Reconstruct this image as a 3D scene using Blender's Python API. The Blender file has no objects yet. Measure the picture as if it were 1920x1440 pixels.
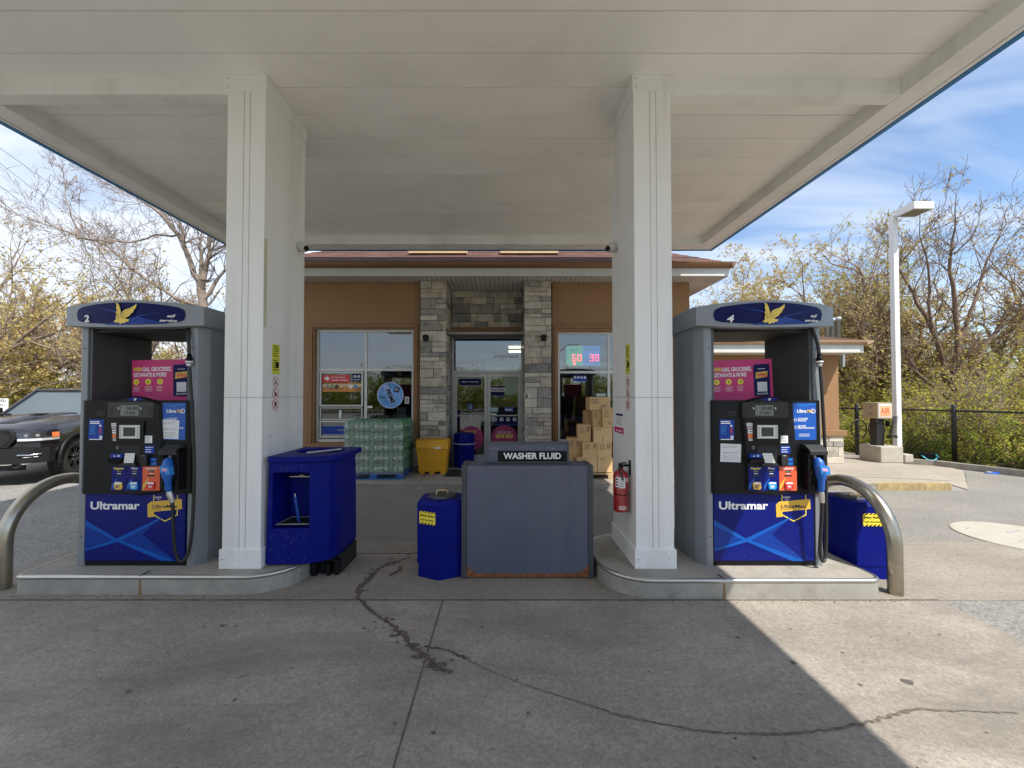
import bpy, math, random
import numpy as np
from mathutils import Vector, Matrix
R = math.radians
sc = bpy.context.scene
col = sc.collection

# ------------------------------------------------------------------ camera, sky, sun, exposure
F = 760.0; PX, PY = 943.0, 725.2; PITCH = math.atan(14.8 / F); H = 1.8
cam_data = bpy.data.cameras.new('camera')
cam = bpy.data.objects.new('camera', cam_data); col.objects.link(cam)
cam.location = (0, 0, H); cam.rotation_euler = (math.pi / 2 + PITCH, 0, 0)
cam_data.sensor_width = 36.0; cam_data.lens = 36.0 * F / 1920.0
cam_data.shift_x = (960 - PX) / 1920.0; cam_data.shift_y = (PY - 720) / 1920.0
cam_data.clip_start = 0.05; cam_data.clip_end = 3000
sc.camera = cam

SUN = Vector((0.479, -0.58, 1.0)).normalized()
elev = math.asin(SUN.z)
sun_data = bpy.data.lights.new('sun', 'SUN'); sun_data.energy = 3.9; sun_data.angle = R(0.5)
sun_data.color = (1.0, 0.945, 0.85)
sun = bpy.data.objects.new('sun', sun_data); col.objects.link(sun)
sun.rotation_euler = SUN.to_track_quat('Z', 'Y').to_euler()
sun.location = (20, -25, 40)

world = bpy.data.worlds.new('World'); sc.world = world; world.use_nodes = True
wn = world.node_tree; wn.nodes.clear()
def wnode(t, **kw):
    n = wn.nodes.new(t)
    for k, v in kw.items(): setattr(n, k, v)
    return n
wo = wnode('ShaderNodeOutputWorld'); bg = wnode('ShaderNodeBackground')
sky = wnode('ShaderNodeTexSky', sky_type='NISHITA')
sky.sun_disc = False; sky.sun_elevation = elev
sky.sun_rotation = math.atan2(SUN.x, SUN.y)
sky.air_density = 1.0; sky.dust_density = 0.4; sky.ozone_density = 3.0
tc = wnode('ShaderNodeTexCoord'); sep = wnode('ShaderNodeSeparateXYZ')
wn.links.new(tc.outputs['Generated'], sep.inputs[0])
zc = wnode('ShaderNodeMath', operation='MAXIMUM'); zc.inputs[1].default_value = 0.0
wn.links.new(sep.outputs['Z'], zc.inputs[0])
za = wnode('ShaderNodeMath', operation='ADD'); za.inputs[1].default_value = 0.12
wn.links.new(zc.outputs[0], za.inputs[0])
dx = wnode('ShaderNodeMath', operation='DIVIDE'); dy = wnode('ShaderNodeMath', operation='DIVIDE')
wn.links.new(sep.outputs['X'], dx.inputs[0]); wn.links.new(za.outputs[0], dx.inputs[1])
wn.links.new(sep.outputs['Y'], dy.inputs[0]); wn.links.new(za.outputs[0], dy.inputs[1])
cmb = wnode('ShaderNodeCombineXYZ')
wn.links.new(dx.outputs[0], cmb.inputs[0]); wn.links.new(dy.outputs[0], cmb.inputs[1])
mp = wnode('ShaderNodeMapping'); mp.inputs['Rotation'].default_value = (0, 0, R(38)); mp.inputs['Scale'].default_value = (0.55, 1.5, 1)
mp.inputs['Location'].default_value = (3.4, 1.2, 0)
wn.links.new(cmb.outputs[0], mp.inputs[0])
nz = wnode('ShaderNodeTexNoise'); nz.inputs['Scale'].default_value = 1.5; nz.inputs['Detail'].default_value = 9; nz.inputs['Roughness'].default_value = 0.52
nz.inputs['Distortion'].default_value = 0.5
wn.links.new(mp.outputs[0], nz.inputs['Vector'])
# thin high cloud is thicker towards the west (left) and near the horizon
bias = wnode('ShaderNodeMath', operation='MULTIPLY_ADD'); bias.inputs[1].default_value = -0.22
wn.links.new(sep.outputs['X'], bias.inputs[0]); wn.links.new(nz.outputs['Fac'], bias.inputs[2])
cr = wnode('ShaderNodeMapRange'); cr.inputs['From Min'].default_value = 0.27; cr.inputs['From Max'].default_value = 0.60
cr.inputs['To Min'].default_value = 0.0; cr.inputs['To Max'].default_value = 0.88
wn.links.new(bias.outputs[0], cr.inputs['Value'])
mx = wnode('ShaderNodeMixRGB'); mx.inputs['Color2'].default_value = (4.9, 5.2, 5.7, 1)
wn.links.new(cr.outputs[0], mx.inputs['Fac']); wn.links.new(sky.outputs[0], mx.inputs['Color1'])
wn.links.new(mx.outputs[0], bg.inputs['Color']); bg.inputs['Strength'].default_value = 0.125
wn.links.new(bg.outputs[0], wo.inputs[0])

sc.view_settings.view_transform = 'Standard'; sc.view_settings.look = 'None'
sc.view_settings.gamma = 1.0; sc.view_settings.exposure = 0.78
sc.render.engine = 'CYCLES'
sc.cycles.max_bounces = 8; sc.cycles.diffuse_bounces = 5; sc.cycles.glossy_bounces = 3
sc.cycles.transmission_bounces = 4; sc.cycles.transparent_max_bounces = 12
sc.cycles.caustics_reflective = False; sc.cycles.caustics_refractive = False
sc.cycles.sample_clamp_indirect = 6.0
try: sc.cycles.use_denoising = True
except Exception: pass

# ------------------------------------------------------------------ measuring helpers
cp, sp = math.cos(PITCH), math.sin(PITCH)
def ray(px, py):
    x, y = (px - PX) / F, -(py - PY) / F
    return Vector((x, cp - y * sp, sp + y * cp))
def W(px, py, Y):
    d = ray(px, py); t = Y / d.y
    return Vector((d.x * t, Y, H + d.z * t))
def G(px, py, z=0.0):
    d = ray(px, py); t = (z - H) / d.z
    return Vector((d.x * t, d.y * t, z))

# ------------------------------------------------------------------ materials
MATS = {}
def M(name, c=(.5,.5,.5), rough=.5, metal=0., var=.08, vs=6., bump=0., bs=60., dirt=0., dirtc=(.10,.085,.06), ds=3., spec=.5,
      emit=0., coat=0., fine=0., streak=False, coords='Object'):
    if name in MATS: return MATS[name]
    m = bpy.data.materials.new(name); m.use_nodes = True; nt = m.node_tree; b = nt.nodes['Principled BSDF']
    MATS[name] = m
    L = nt.links.new
    b.inputs['Roughness'].default_value = rough; b.inputs['Metallic'].default_value = metal
    b.inputs['Specular IOR Level'].default_value = spec
    if coat: b.inputs['Coat Weight'].default_value = coat; b.inputs['Coat Roughness'].default_value = .05
    if emit:
        b.inputs['Emission Color'].default_value = (*c, 1); b.inputs['Emission Strength'].default_value = emit
    t = nt.nodes.new('ShaderNodeTexCoord')
    src = t.outputs[coords]
    if streak:
        mpn = nt.nodes.new('ShaderNodeMapping'); mpn.inputs['Scale'].default_value = (1, 1, .12); L(src, mpn.inputs[0]); ssrc = mpn.outputs[0]
    else: ssrc = src
    n = nt.nodes.new('ShaderNodeTexNoise'); n.inputs['Scale'].default_value = vs; n.inputs['Detail'].default_value = 5; L(src, n.inputs['Vector'])
    mr = nt.nodes.new('ShaderNodeMapRange'); mr.inputs['From Min'].default_value = .3; mr.inputs['From Max'].default_value = .7
    mr.inputs['To Min'].default_value = 1 - var; mr.inputs['To Max'].default_value = 1 + var; L(n.outputs['Fac'], mr.inputs['Value'])
    vm = nt.nodes.new('ShaderNodeVectorMath'); vm.operation = 'SCALE'; vm.inputs[0].default_value = c; L(mr.outputs[0], vm.inputs['Scale'])
    out = vm.outputs[0]
    if fine:
        n3 = nt.nodes.new('ShaderNodeTexNoise'); n3.inputs['Scale'].default_value = bs; n3.inputs['Detail'].default_value = 3; n3.inputs['Roughness'].default_value = .7; L(src, n3.inputs['Vector'])
        m3 = nt.nodes.new('ShaderNodeMapRange'); m3.inputs['From Min'].default_value = .3; m3.inputs['From Max'].default_value = .7
        m3.inputs['To Min'].default_value = 1 - fine; m3.inputs['To Max'].default_value = 1 + fine; L(n3.outputs['Fac'], m3.inputs['Value'])
        v3 = nt.nodes.new('ShaderNodeVectorMath'); v3.operation = 'SCALE'; L(out, v3.inputs[0]); L(m3.outputs[0], v3.inputs['Scale']); out = v3.outputs[0]
    if dirt:
        n2 = nt.nodes.new('ShaderNodeTexNoise'); n2.inputs['Scale'].default_value = ds; n2.inputs['Detail'].default_value = 8; n2.inputs['Roughness'].default_value = .65
        L(ssrc, n2.inputs['Vector'])
        r2 = nt.nodes.new('ShaderNodeMapRange'); r2.inputs['From Min'].default_value = .5; r2.inputs['From Max'].default_value = .75
        r2.inputs['To Max'].default_value = dirt; L(n2.outputs['Fac'], r2.inputs['Value'])
        mm = nt.nodes.new('ShaderNodeMixRGB'); mm.inputs['Color2'].default_value = (*dirtc, 1)
        L(r2.outputs[0], mm.inputs['Fac']); L(out, mm.inputs['Color1']); out = mm.outputs[0]
        rr = nt.nodes.new('ShaderNodeMapRange'); rr.inputs['To Min'].default_value = rough; rr.inputs['To Max'].default_value = min(1, rough + .35)
        L(r2.outputs[0], rr.inputs['Value']); L(rr.outputs[0], b.inputs['Roughness'])
    L(out, b.inputs['Base Color'])
    if bump:
        nb = nt.nodes.new('ShaderNodeTexNoise'); nb.inputs['Scale'].default_value = bs; nb.inputs['Detail'].default_value = 4; L(src, nb.inputs['Vector'])
        bp = nt.nodes.new('ShaderNodeBump'); bp.inputs['Strength'].default_value = min(1, bump); bp.inputs['Distance'].default_value = .01
        L(nb.outputs['Fac'], bp.inputs['Height']); L(bp.outputs[0], b.inputs['Normal'])
    return m

def glass(name, tint=(.55,.6,.62), refl=.2, clear=.75):
    if name in MATS: return MATS[name]
    m = bpy.data.materials.new(name); m.use_nodes = True; nt = m.node_tree; nt.nodes.clear(); MATS[name] = m
    o = nt.nodes.new('ShaderNodeOutputMaterial'); g = nt.nodes.new('ShaderNodeBsdfGlossy'); g.inputs['Roughness'].default_value = .004
    g.inputs['Color'].default_value = (.93,.97,1,1)
    t = nt.nodes.new('ShaderNodeBsdfTransparent'); t.inputs['Color'].default_value = (*[x * clear for x in tint], 1)
    lw = nt.nodes.new('ShaderNodeLayerWeight'); lw.inputs['Blend'].default_value = .35
    mr = nt.nodes.new('ShaderNodeMapRange'); mr.inputs['To Min'].default_value = refl; mr.inputs['To Max'].default_value = 1
    nt.links.new(lw.outputs['Fresnel'], mr.inputs['Value'])
    mx = nt.nodes.new('ShaderNodeMixShader'); nt.links.new(mr.outputs[0], mx.inputs[0]); nt.links.new(t.outputs[0], mx.inputs[1]); nt.links.new(g.outputs[0], mx.inputs[2])
    nt.links.new(mx.outputs[0], o.inputs[0])
    return m

# ------------------------------------------------------------------ mesh builder
TXT = {}
def text_mesh(s, bold=0., italic=0.):
    k = (s, bold, italic)
    if k in TXT: return TXT[k]
    c = bpy.data.curves.new('lettering', 'FONT'); c.body = s; c.size = 1; c.offset = bold; c.shear = italic; c.resolution_u = 3
    o = bpy.data.objects.new('lettering', c); col.objects.link(o)
    me = bpy.data.meshes.new_from_object(o)
    v = [tuple(p.co) for p in me.vertices]; f = [tuple(p.vertices) for p in me.polygons]
    bpy.data.objects.remove(o); bpy.data.curves.remove(c); bpy.data.meshes.remove(me)
    if v:
        xs = [p[0] for p in v]; ys = [p[1] for p in v]
        bb = (min(xs), max(xs), min(ys), max(ys))
    else: bb = (0, 0, 0, 0)
    TXT[k] = (v, f, bb); return TXT[k]

class MB:
    def __init__(s): s.v = []; s.f = []; s.m = []; s.s = []; s.mats = []; s.T = None
    def mi(s, m):
        if m not in s.mats: s.mats.append(m)
        return s.mats.index(m)
    def add(s, vs, fs, mat, smooth=False):
        n = len(s.v); i = s.mi(mat)
        if s.T is not None: vs = [s.T @ Vector(p) for p in vs]
        s.v.extend(tuple(p) for p in vs)
        for f in fs: s.f.append(tuple(n + k for k in f)); s.m.append(i); s.s.append(smooth)
        return s
    def box(s, x0, x1, y0, y1, z0, z1, mat):
        v = [(x0,y0,z0),(x1,y0,z0),(x1,y1,z0),(x0,y1,z0),(x0,y0,z1),(x1,y0,z1),(x1,y1,z1),(x0,y1,z1)]
        return s.add(v, [(0,3,2,1),(4,5,6,7),(0,1,5,4),(1,2,6,5),(2,3,7,6),(3,0,4,7)], mat)
    def prism(s, pts, a0, a1, axis, mat, top=None, smooth=False):
        # pts are (x,y) for axis z, (x,z) for axis y, (y,z) for axis x; top = other outline at a1
        f = {'z': lambda p, a: (p[0], p[1], a), 'y': lambda p, a: (p[0], a, p[1]), 'x': lambda p, a: (a, p[0], p[1])}[axis]
        n = len(pts); q = top or pts
        v = [f(p, a0) for p in pts] + [f(p, a1) for p in q]
        area = sum(pts[i][0]*pts[(i+1)%n][1]-pts[(i+1)%n][0]*pts[i][1] for i in range(n))
        flip = (area < 0) != (axis == 'y')
        if a1 < a0: flip = not flip
        fs = []
        for i in range(n):
            j = (i+1) % n
            fs.append((i, j, n+j, n+i) if not flip else (j, i, n+i, n+j))
        s.add(v, fs, mat, smooth)
        caps = [tuple(range(n))[::-1], tuple(range(n, 2*n))]
        if flip: caps = [c[::-1] for c in caps]
        return s.add(v, caps, mat)
    def poly(s, pts, mat): return s.add(pts, [tuple(range(len(pts)))], mat)
    def tube(s, path, r, mat, n=8, closed=False, smooth=True, caps=True):
        P = [Vector(p) for p in path]; k = len(P)
        rs = r if isinstance(r, (list, tuple)) else [r]*k
        vs = []; up = None
        for i in range(k):
            if closed: d = P[(i+1) % k] - P[i-1]
            else: d = P[min(i+1, k-1)] - P[max(i-1, 0)]
            d.normalize()
            if up is None:
                up = Vector((0,0,1)) if abs(d.z) < .9 else Vector((1,0,0))
            u = up - d * up.dot(d)
            if u.length < 1e-6: u = d.orthogonal()
            u.normalize(); w = d.cross(u); up = u
            for a in range(n):
                t = 2*math.pi*a/n
                vs.append(P[i] + (u*math.cos(t) + w*math.sin(t))*rs[i])
        fs = []
        for i in range(k if closed else k-1):
            j = (i+1) % k
            for a in range(n):
                b = (a+1) % n
                fs.append((i*n+a, i*n+b, j*n+b, j*n+a))
        s.add(vs, fs, mat, smooth)
        if caps and not closed: s.add(vs[:n] + vs[-n:], [tuple(range(n))[::-1], tuple(range(n, 2*n))], mat)
        return s
    def lathe(s, prof, c, mat, n=20, smooth=True, caps=True):
        vs = []; k = len(prof)
        for r, z in prof:
            for a in range(n):
                t = 2*math.pi*a/n; vs.append((c[0]+r*math.cos(t), c[1]+r*math.sin(t), c[2]+z))
        fs = [(i*n+a, i*n+(a+1) % n, (i+1)*n+(a+1) % n, (i+1)*n+a) for i in range(k-1) for a in range(n)]
        if caps: fs += [tuple(range(n))[::-1], tuple(range((k-1)*n, k*n))]
        return s.add(vs, fs, mat, smooth)
    def text(s, t, x, y, z, size, mat, align='C', bold=0., italic=0., width=None, warp=None, xs=1.):
        # letters in the XZ plane facing -Y; (x, z) = baseline anchor; size = cap height
        v, f, bb = text_mesh(t, bold, italic)
        k = size / 0.70; kx = k * xs
        if width: kx = width / max(1e-6, bb[1]-bb[0])
        ox = {'L': -bb[0], 'C': -(bb[0]+bb[1])/2, 'R': -bb[1]}[align]
        vs = [(x+(p[0]+ox)*kx, y, z+p[1]*k) for p in v]
        if warp: vs = [warp(p) for p in vs]
        return s.add(vs, f, mat)
    def rect(s, x0, x1, z0, z1, y, mat, rot=0., warp=None):     # thin flat plate facing -Y
        cx, cz = (x0+x1)/2, (z0+z1)/2; c, q = math.cos(rot), math.sin(rot)
        P = [(x0,z0),(x1,z0),(x1,z1),(x0,z1)]
        vs = [(cx+(a-cx)*c-(b-cz)*q, y, cz+(a-cx)*q+(b-cz)*c) for a, b in P]
        return s.add(vs, [(0,1,2,3)], mat)
    def shape(s, pts, y, mat, warp=None):                        # flat outline (x,z) facing -Y
        vs = [(a, y, b) for a, b in pts]
        if warp: vs = [warp(p) for p in vs]
        n = len(pts); area = sum(pts[i][0]*pts[(i+1)%n][1]-pts[(i+1)%n][0]*pts[i][1] for i in range(n))
        return s.add(vs, [tuple(range(n)) if area > 0 else tuple(range(n))[::-1]], mat)
    def disc(s, x, z, rx, y, mat, rz=None, n=24, r0=0., warp=None):
        rz = rz or rx
        o = [(x+rx*math.cos(2*math.pi*i/n), z+rz*math.sin(2*math.pi*i/n)) for i in range(n)]
        if not r0: return s.shape(o, y, mat, warp)
        i_ = [(x+(a-x)*r0, z+(b-z)*r0) for a, b in o]
        vs = [(a, y, b) for a, b in o+i_]
        if warp: vs = [warp(p) for p in vs]
        return s.add(vs, [(i, (i+1) % n, n+(i+1) % n, n+i) for i in range(n)], mat)
    def build(s, name, parent=None, bevel=0., seg=2, weld=False, label=None, cat=None, group=None, kind=None, loc=None):
        me = bpy.data.meshes.new(name); me.from_pydata(s.v, [], s.f)
        for m in s.mats: me.materials.append(m)
        me.polygons.foreach_set('material_index', s.m); me.polygons.foreach_set('use_smooth', s.s)
        o = bpy.data.objects.new(name, me); col.objects.link(o)
        if parent is not None:
            me.transform(WM[parent.name].inverted()); o.parent = parent; WM[o.name] = WM[parent.name].copy()
        elif loc is not None:
            me.transform(Matrix.Translation(Vector(loc)).inverted()); o.location = loc; WM[o.name] = Matrix.Translation(Vector(loc))
        else: WM[o.name] = Matrix.Identity(4)
        me.update()
        if weld:
            import bmesh
            bm = bmesh.new(); bm.from_mesh(me); bmesh.ops.remove_doubles(bm, verts=bm.verts, dist=.0005); bmesh.ops.recalc_face_normals(bm, faces=bm.faces); bm.to_mesh(me); bm.free()
        if bevel:
            b = o.modifiers.new('bevel', 'BEVEL'); b.width = bevel; b.segments = seg; b.limit_method = 'ANGLE'; b.angle_limit = R(35)
            b.harden_normals = False
        tag(o, label, cat, group, kind)
        return o
WM = {}
def tag(o, label=None, cat=None, group=None, kind=None):
    if label: o['label'] = label
    if cat: o['category'] = cat
    if group: o['group'] = group
    if kind: o['kind'] = kind
    return o
def thing(name, label, cat, loc=(0,0,0), rz=0., group=None, kind=None):
    o = bpy.data.objects.new(name, None); col.objects.link(o); o.empty_display_size = .2
    o.location = loc; o.rotation_euler = (0, 0, rz)
    WM[o.name] = Matrix.Translation(Vector(loc)) @ Matrix.Rotation(rz, 4, 'Z')
    return tag(o, label, cat, group, kind)
def place(o, loc, rz=0.):      # move a thing built round the origin
    o.location = loc; o.rotation_euler = (0, 0, rz); return o
def copy_tree(o, parent=None):
    c = o.copy(); col.objects.link(c); c.parent = parent
    for ch in [x for x in bpy.data.objects if x.parent == o]: copy_tree(ch, c)
    return c
def structure(mb, name): return mb.build(name, kind='structure')

# palette
white_paint = M('white_panel', (.80,.80,.79), .38, var=.03, vs=1.5, dirt=.35, dirtc=(.38,.35,.28), ds=2.2, streak=True)
soffit_paint = M('soffit_paint', (.86,.85,.815), .40, var=.04, vs=.9, dirt=.16, dirtc=(.36,.34,.29), ds=1.2)
blue_trim = M('blue_trim', (.01,.17,.42), .4)
dark_gap = M('dark_gap', (.03,.03,.03), .8)
steel = M('steel', (.42,.38,.31), .28, 1., var=.12, vs=9, dirt=.3, dirtc=(.2,.16,.11), ds=6)
edge_steel = M('edge_steel', (.5,.49,.46), .35, .9, var=.1, vs=6, dirt=.4, dirtc=(.22,.2,.17))
grey_plastic = M('grey_shell', (.235,.255,.275), .42, .25, var=.05, vs=4, dirt=.18, dirtc=(.2,.19,.17), streak=True)
black_plastic = M('black_plastic', (.007,.007,.008), .42, var=.2, vs=12, dirt=.10, dirtc=(.025,.023,.022), spec=.2)
black_inner = M('black_inner', (.01,.01,.01), .7)
dark_grey = M('dark_grey', (.022,.023,.025), .5, spec=.3)
navy = M('navy_print', (.003,.009,.15), .35, var=.06, spec=.2)
navy_dark = M('navy_dark_print', (.003,.006,.075), .45, spec=.15)
mid_blue = M('mid_blue_print', (.005,.08,.40), .3)
beam_a = M('beam_print_deep', (.003,.035,.26), .3, spec=.3)
beam_b = M('beam_print_bright', (.003,.09,.42), .3, spec=.3)
light_blue = M('light_blue_print', (.01,.30,.66), .3)
sticker_blue = M('sticker_blue', (.006,.04,.30), .4, spec=.3)
bin_blue = M('bin_blue', (.002,.006,.16), .45, var=.12, vs=5, dirt=.16, dirtc=(.03,.04,.15), ds=7, bump=.15, bs=180, spec=.12)
gold = M('gold_print', (.72,.44,.05), .35)
gold_bird = M('gold_bird', (.78,.56,.08), .35)
orange_red = M('orange_red_print', (.72,.11,.04), .4)
red_print = M('red_print', (.6,.02,.025), .4)
pink = M('pink_print', (.55,.02,.16), .45)
magenta = M('magenta_print', (.32,.02,.12), .45)
white_print = M('white_print', (.78,.78,.78), .45, var=.02)
offwhite = M('paper', (.66,.66,.69), .6, var=.04)
black_print = M('black_print', (.006,.006,.006), .6, spec=.2)
grey_print = M('grey_print', (.25,.25,.27), .5)
yellow_print = M('yellow_print', (.70,.60,.03), .5)
yellow_text = M('yellow_text', (.85,.68,.05), .5)
concrete = M('island_concrete', (.34,.315,.275), .8, var=.14, vs=3, bump=.5, bs=90, fine=.22, dirt=.5, dirtc=(.15,.13,.105), ds=2.5)
rust = M('rust', (.20,.07,.025), .85, var=.5, vs=35, bump=.5, bs=80)
hose_black = M('hose_rubber', (.014,.014,.014), .45)
aluminium = M('aluminium', (.55,.55,.55), .35, .8, var=.05)
white_frame = M('white_frame', (.62,.62,.60), .4, var=.04, dirt=.2)

# ------------------------------------------------------------------ ground
def ground_mat(name, base, dark, joint=False, coarse=.25, speck=.3, stain=.6, bump=.5, fs=40.):
    m = bpy.data.materials.new(name); m.use_nodes = True; nt = m.node_tree; b = nt.nodes['Principled BSDF']; L = nt.links.new; MATS[name] = m
    g = nt.nodes.new('ShaderNodeNewGeometry'); src = g.outputs['Position']
    def noise(scale, detail=5, rough=.55, vec=None, dist=0):
        n = nt.nodes.new('ShaderNodeTexNoise'); n.inputs['Scale'].default_value = scale; n.inputs['Detail'].default_value = detail
        n.inputs['Roughness'].default_value = rough; n.inputs['Distortion'].default_value = dist; L(vec or src, n.inputs['Vector']); return n.outputs['Fac']
    def rng(v, a, b_, c, d):
        r = nt.nodes.new('ShaderNodeMapRange'); r.inputs['From Min'].default_value = a; r.inputs['From Max'].default_value = b_
        r.inputs['To Min'].default_value = c; r.inputs['To Max'].default_value = d; L(v, r.inputs['Value']); return r.outputs[0]
    def scale(colr, f):
        v = nt.nodes.new('ShaderNodeVectorMath'); v.operation = 'SCALE'
        if isinstance(colr, tuple): v.inputs[0].default_value = colr
        else: L(colr, v.inputs[0])
        L(f, v.inputs['Scale']); return v.outputs[0]
    c = scale(base, rng(noise(.8, 6, .6), .3, .7, 1-coarse, 1+coarse))
    c = scale(c, rng(noise(fs, 3, .8), .3, .7, 1-speck, 1+speck))
    c = scale(c, rng(noise(14, 4, .7), .35, .65, .9, 1.1))
    # tyre-worn, drip-marked patches stretched along the lanes
    mp_ = nt.nodes.new('ShaderNodeMapping'); mp_.inputs['Scale'].default_value = (.35, 1.1, 1); L(src, mp_.inputs[0])
    f1 = rng(noise(1.3, 8, .68, mp_.outputs[0], .6), .48, .68, 0, stain)
    mx = nt.nodes.new('ShaderNodeMixRGB'); mx.inputs['Color2'].default_value = (*dark, 1); L(f1, mx.inputs['Fac']); L(c, mx.inputs['Color1']); c = mx.outputs[0]
    f2 = rng(noise(7.5, 5, .6), .66, .74, 0, stain)
    mx2 = nt.nodes.new('ShaderNodeMixRGB'); mx2.inputs['Color2'].default_value = (*[k*.6 for k in dark], 1); L(f2, mx2.inputs['Fac']); L(c, mx2.inputs['Color1']); c = mx2.outputs[0]
    # pale aggregate specks
    vo = nt.nodes.new('ShaderNodeTexVoronoi'); vo.inputs['Scale'].default_value = 36; L(src, vo.inputs['Vector'])
    f3 = rng(vo.outputs['Distance'], .10, .16, .5, 0)
    mx3 = nt.nodes.new('ShaderNodeMixRGB'); mx3.inputs['Color2'].default_value = (*[min(1, k*1.7) for k in base], 1); L(f3, mx3.inputs['Fac']); L(c, mx3.inputs['Color1']); c = mx3.outputs[0]
    L(c, b.inputs['Base Color']); b.inputs['Roughness'].default_value = .82
    bp = nt.nodes.new('ShaderNodeBump'); bp.inputs['Strength'].default_value = bump; bp.inputs['Distance'].default_value = .006
    L(noise(90, 4, .75), bp.inputs['Height']); L(bp.outputs[0], b.inputs['Normal'])
    return m
conc_front = ground_mat('concrete_apron', (.292,.262,.222), (.168,.150,.128), coarse=.28, stain=.8, speck=.30)
conc_lane = ground_mat('concrete_lane', (.27,.24,.20), (.155,.138,.115), coarse=.16, stain=.5)
conc_walk = ground_mat('sidewalk_concrete', (.33,.292,.24), (.21,.18,.147), coarse=.10, stain=.3, speck=.15)
asph = ground_mat('asphalt', (.25,.24,.222), (.17,.162,.15), coarse=.2, stain=.35, speck=.6, bump=1, fs=42)
asph_lane = ground_mat('worn_asphalt', (.225,.212,.188), (.155,.145,.13), coarse=.12, stain=.3, speck=.35, bump=.8)
soil = M('verge_soil', (.10,.115,.035), .95, var=.5, vs=2.2, bump=1, bs=14, fine=.35, dirt=.7, dirtc=(.15,.11,.06), ds=.9, coords='Object')

g = MB()
g.box(-200, 200, -120, 240, -.30, -.05, soil); structure(g, 'ground')
def sheet(name, pts, z, mat, t=.03):
    b = MB(); b.prism(pts, z-t, z, 'z', mat); return structure(b, name)
CX0, CX1 = -5.0, 3.82
JY = G(700, 1118).y
sheet('asphalt_yard', [(-34,-30),(34,-30),(34,4),(12.5,6.5),(11.5,8.9),(11.1,10.3),(9.0,11.2),(-7,11.4),(-13,12.4),(-34,15)], -.012, asph)
sheet('concrete_apron', [(CX0,-4),(CX1,-4),(CX1,3.585),(CX0,3.585)], 0.0, conc_front)
sheet('concrete_lane', [(CX0,3.59),(12.4,3.59),(12.6,5.0),(5.6,5.0),(CX0,5.0)], 0.0, conc_lane)
sheet('driving_lane', [(CX0,5.004),(12.6,5.004),(12.2,6.6),(11.4,8.9),(10.9,9.6),(8.75,7.66),(CX0,7.66)], -.003, asph_lane)
sheet('ramp_apron', [(8.80,7.7),(10.9,9.64),(11.1,10.2),(10.3,10.62),(9.0,8.2)], .004, conc_walk)
# joints sawn in the slab
j = MB(); jm = M('joint_filler', (.085,.075,.062), .9, var=.5, vs=9)
a0, a1 = G(832, 1119), G(735, 1440)
j.prism([(a0.x-.004, 3.585), (a1.x-.004, -1.), (a1.x+.004, -1.), (a0.x+.004, 3.585)], -.002, .0035, 'z', jm)
j.box(CX0, CX1, 3.580, 3.594, -.002, .0035, jm)
j.box(-2.0, 1.0, 4.62, 4.632, -.002, .0035, jm)
structure(j, 'slab_joint')
# stains and a long crack: ragged flat shapes lying on the slab
wet = M('wet_stain', (.098,.082,.066), .7, var=.4, vs=20, bump=.3)
seal = M('crack_dirt', (.135,.115,.092), .9, var=.5, vs=30)
rs = random.Random(5)
def ragged(mb, pts, widths, mat, z, sub=10, jit=.35):
    P = [G(*p) for p in pts]; L_, R_ = [], []
    for i in range(len(P)-1):
        for k in range(sub):
            t = k/sub; p = P[i].lerp(P[i+1], t); w = (widths[i]*(1-t)+widths[i+1]*t)
            d = (P[i+1]-P[i]).normalized(); n = Vector((-d.y, d.x, 0))
            o_ = rs.uniform(-jit, jit)*w*1.6
            L_.append(p+n*(w*rs.uniform(.25, 1.0)+o_)); R_.append(p-n*(w*rs.uniform(.25, 1.0)-o_))
    for i in range(len(L_)-1):
        mb.add([(L_[i].x,L_[i].y,z),(L_[i+1].x,L_[i+1].y,z),(R_[i+1].x,R_[i+1].y,z),(R_[i].x,R_[i].y,z)], [(3,2,1,0)], mat)
s1 = MB()
ragged(s1, [(775,1044),(745,1052),(720,1060),(705,1072),(690,1086),(676,1100),(668,1116)], [.008,.03,.035,.02,.045,.035,.03], wet, .004)
ragged(s1, [(752,1062),(745,1074),(726,1080)], [.02,.05,.02], wet, .0045)
ragged(s1, [(668,1117),(690,1140),(712,1158),(742,1180),(765,1205),(790,1225),(812,1244),(836,1262)], [.025,.02,.015,.035,.03,.03,.04,.015], wet, .0041)
ragged(s1, [(795,1212),(840,1220),(880,1237)], [.02,.012,.02], wet, .0042)
ragged(s1, [(796,1252),(815,1250),(838,1256)], [.01,.022,.012], wet, .0046)
for _ in range(46):
    k = rs.choice([(775,1044),(735,1056),(705,1072),(676,1100),(690,1142),(712,1160),(742,1184),(765,1207),(790,1230),(815,1246),(835,1256),(868,1232)])
    c0 = G(k[0]+rs.gauss(0,9), k[1]+rs.gauss(0,5)); n_ = rs.randint(5,9); r0_ = rs.uniform(.008,.035)
    s1.add([(c0.x+r0_*rs.uniform(.4,1.3)*math.cos(6.283*i/n_), c0.y+r0_*rs.uniform(.3,.9)*math.sin(6.283*i/n_), .0052+.00002*_) for i in range(n_)], [tuple(range(n_))], wet)
structure(s1, 'wet_stain')
s2 = MB()
ragged(s2, [(858,1228),(900,1250),(960,1276),(1040,1303),(1110,1324),(1160,1342),(1210,1352),(1300,1370),(1360,1375),(1440,1377),(1530,1372),(1610,1360),(1660,1346),(1715,1330),(1800,1334),(1919,1338)],
       [.004,.005,.004,.005,.006,.013,.008,.008,.010,.011,.011,.012,.013,.014,.008,.007], seal, .0042)
structure(s2, 'slab_crack')
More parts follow.
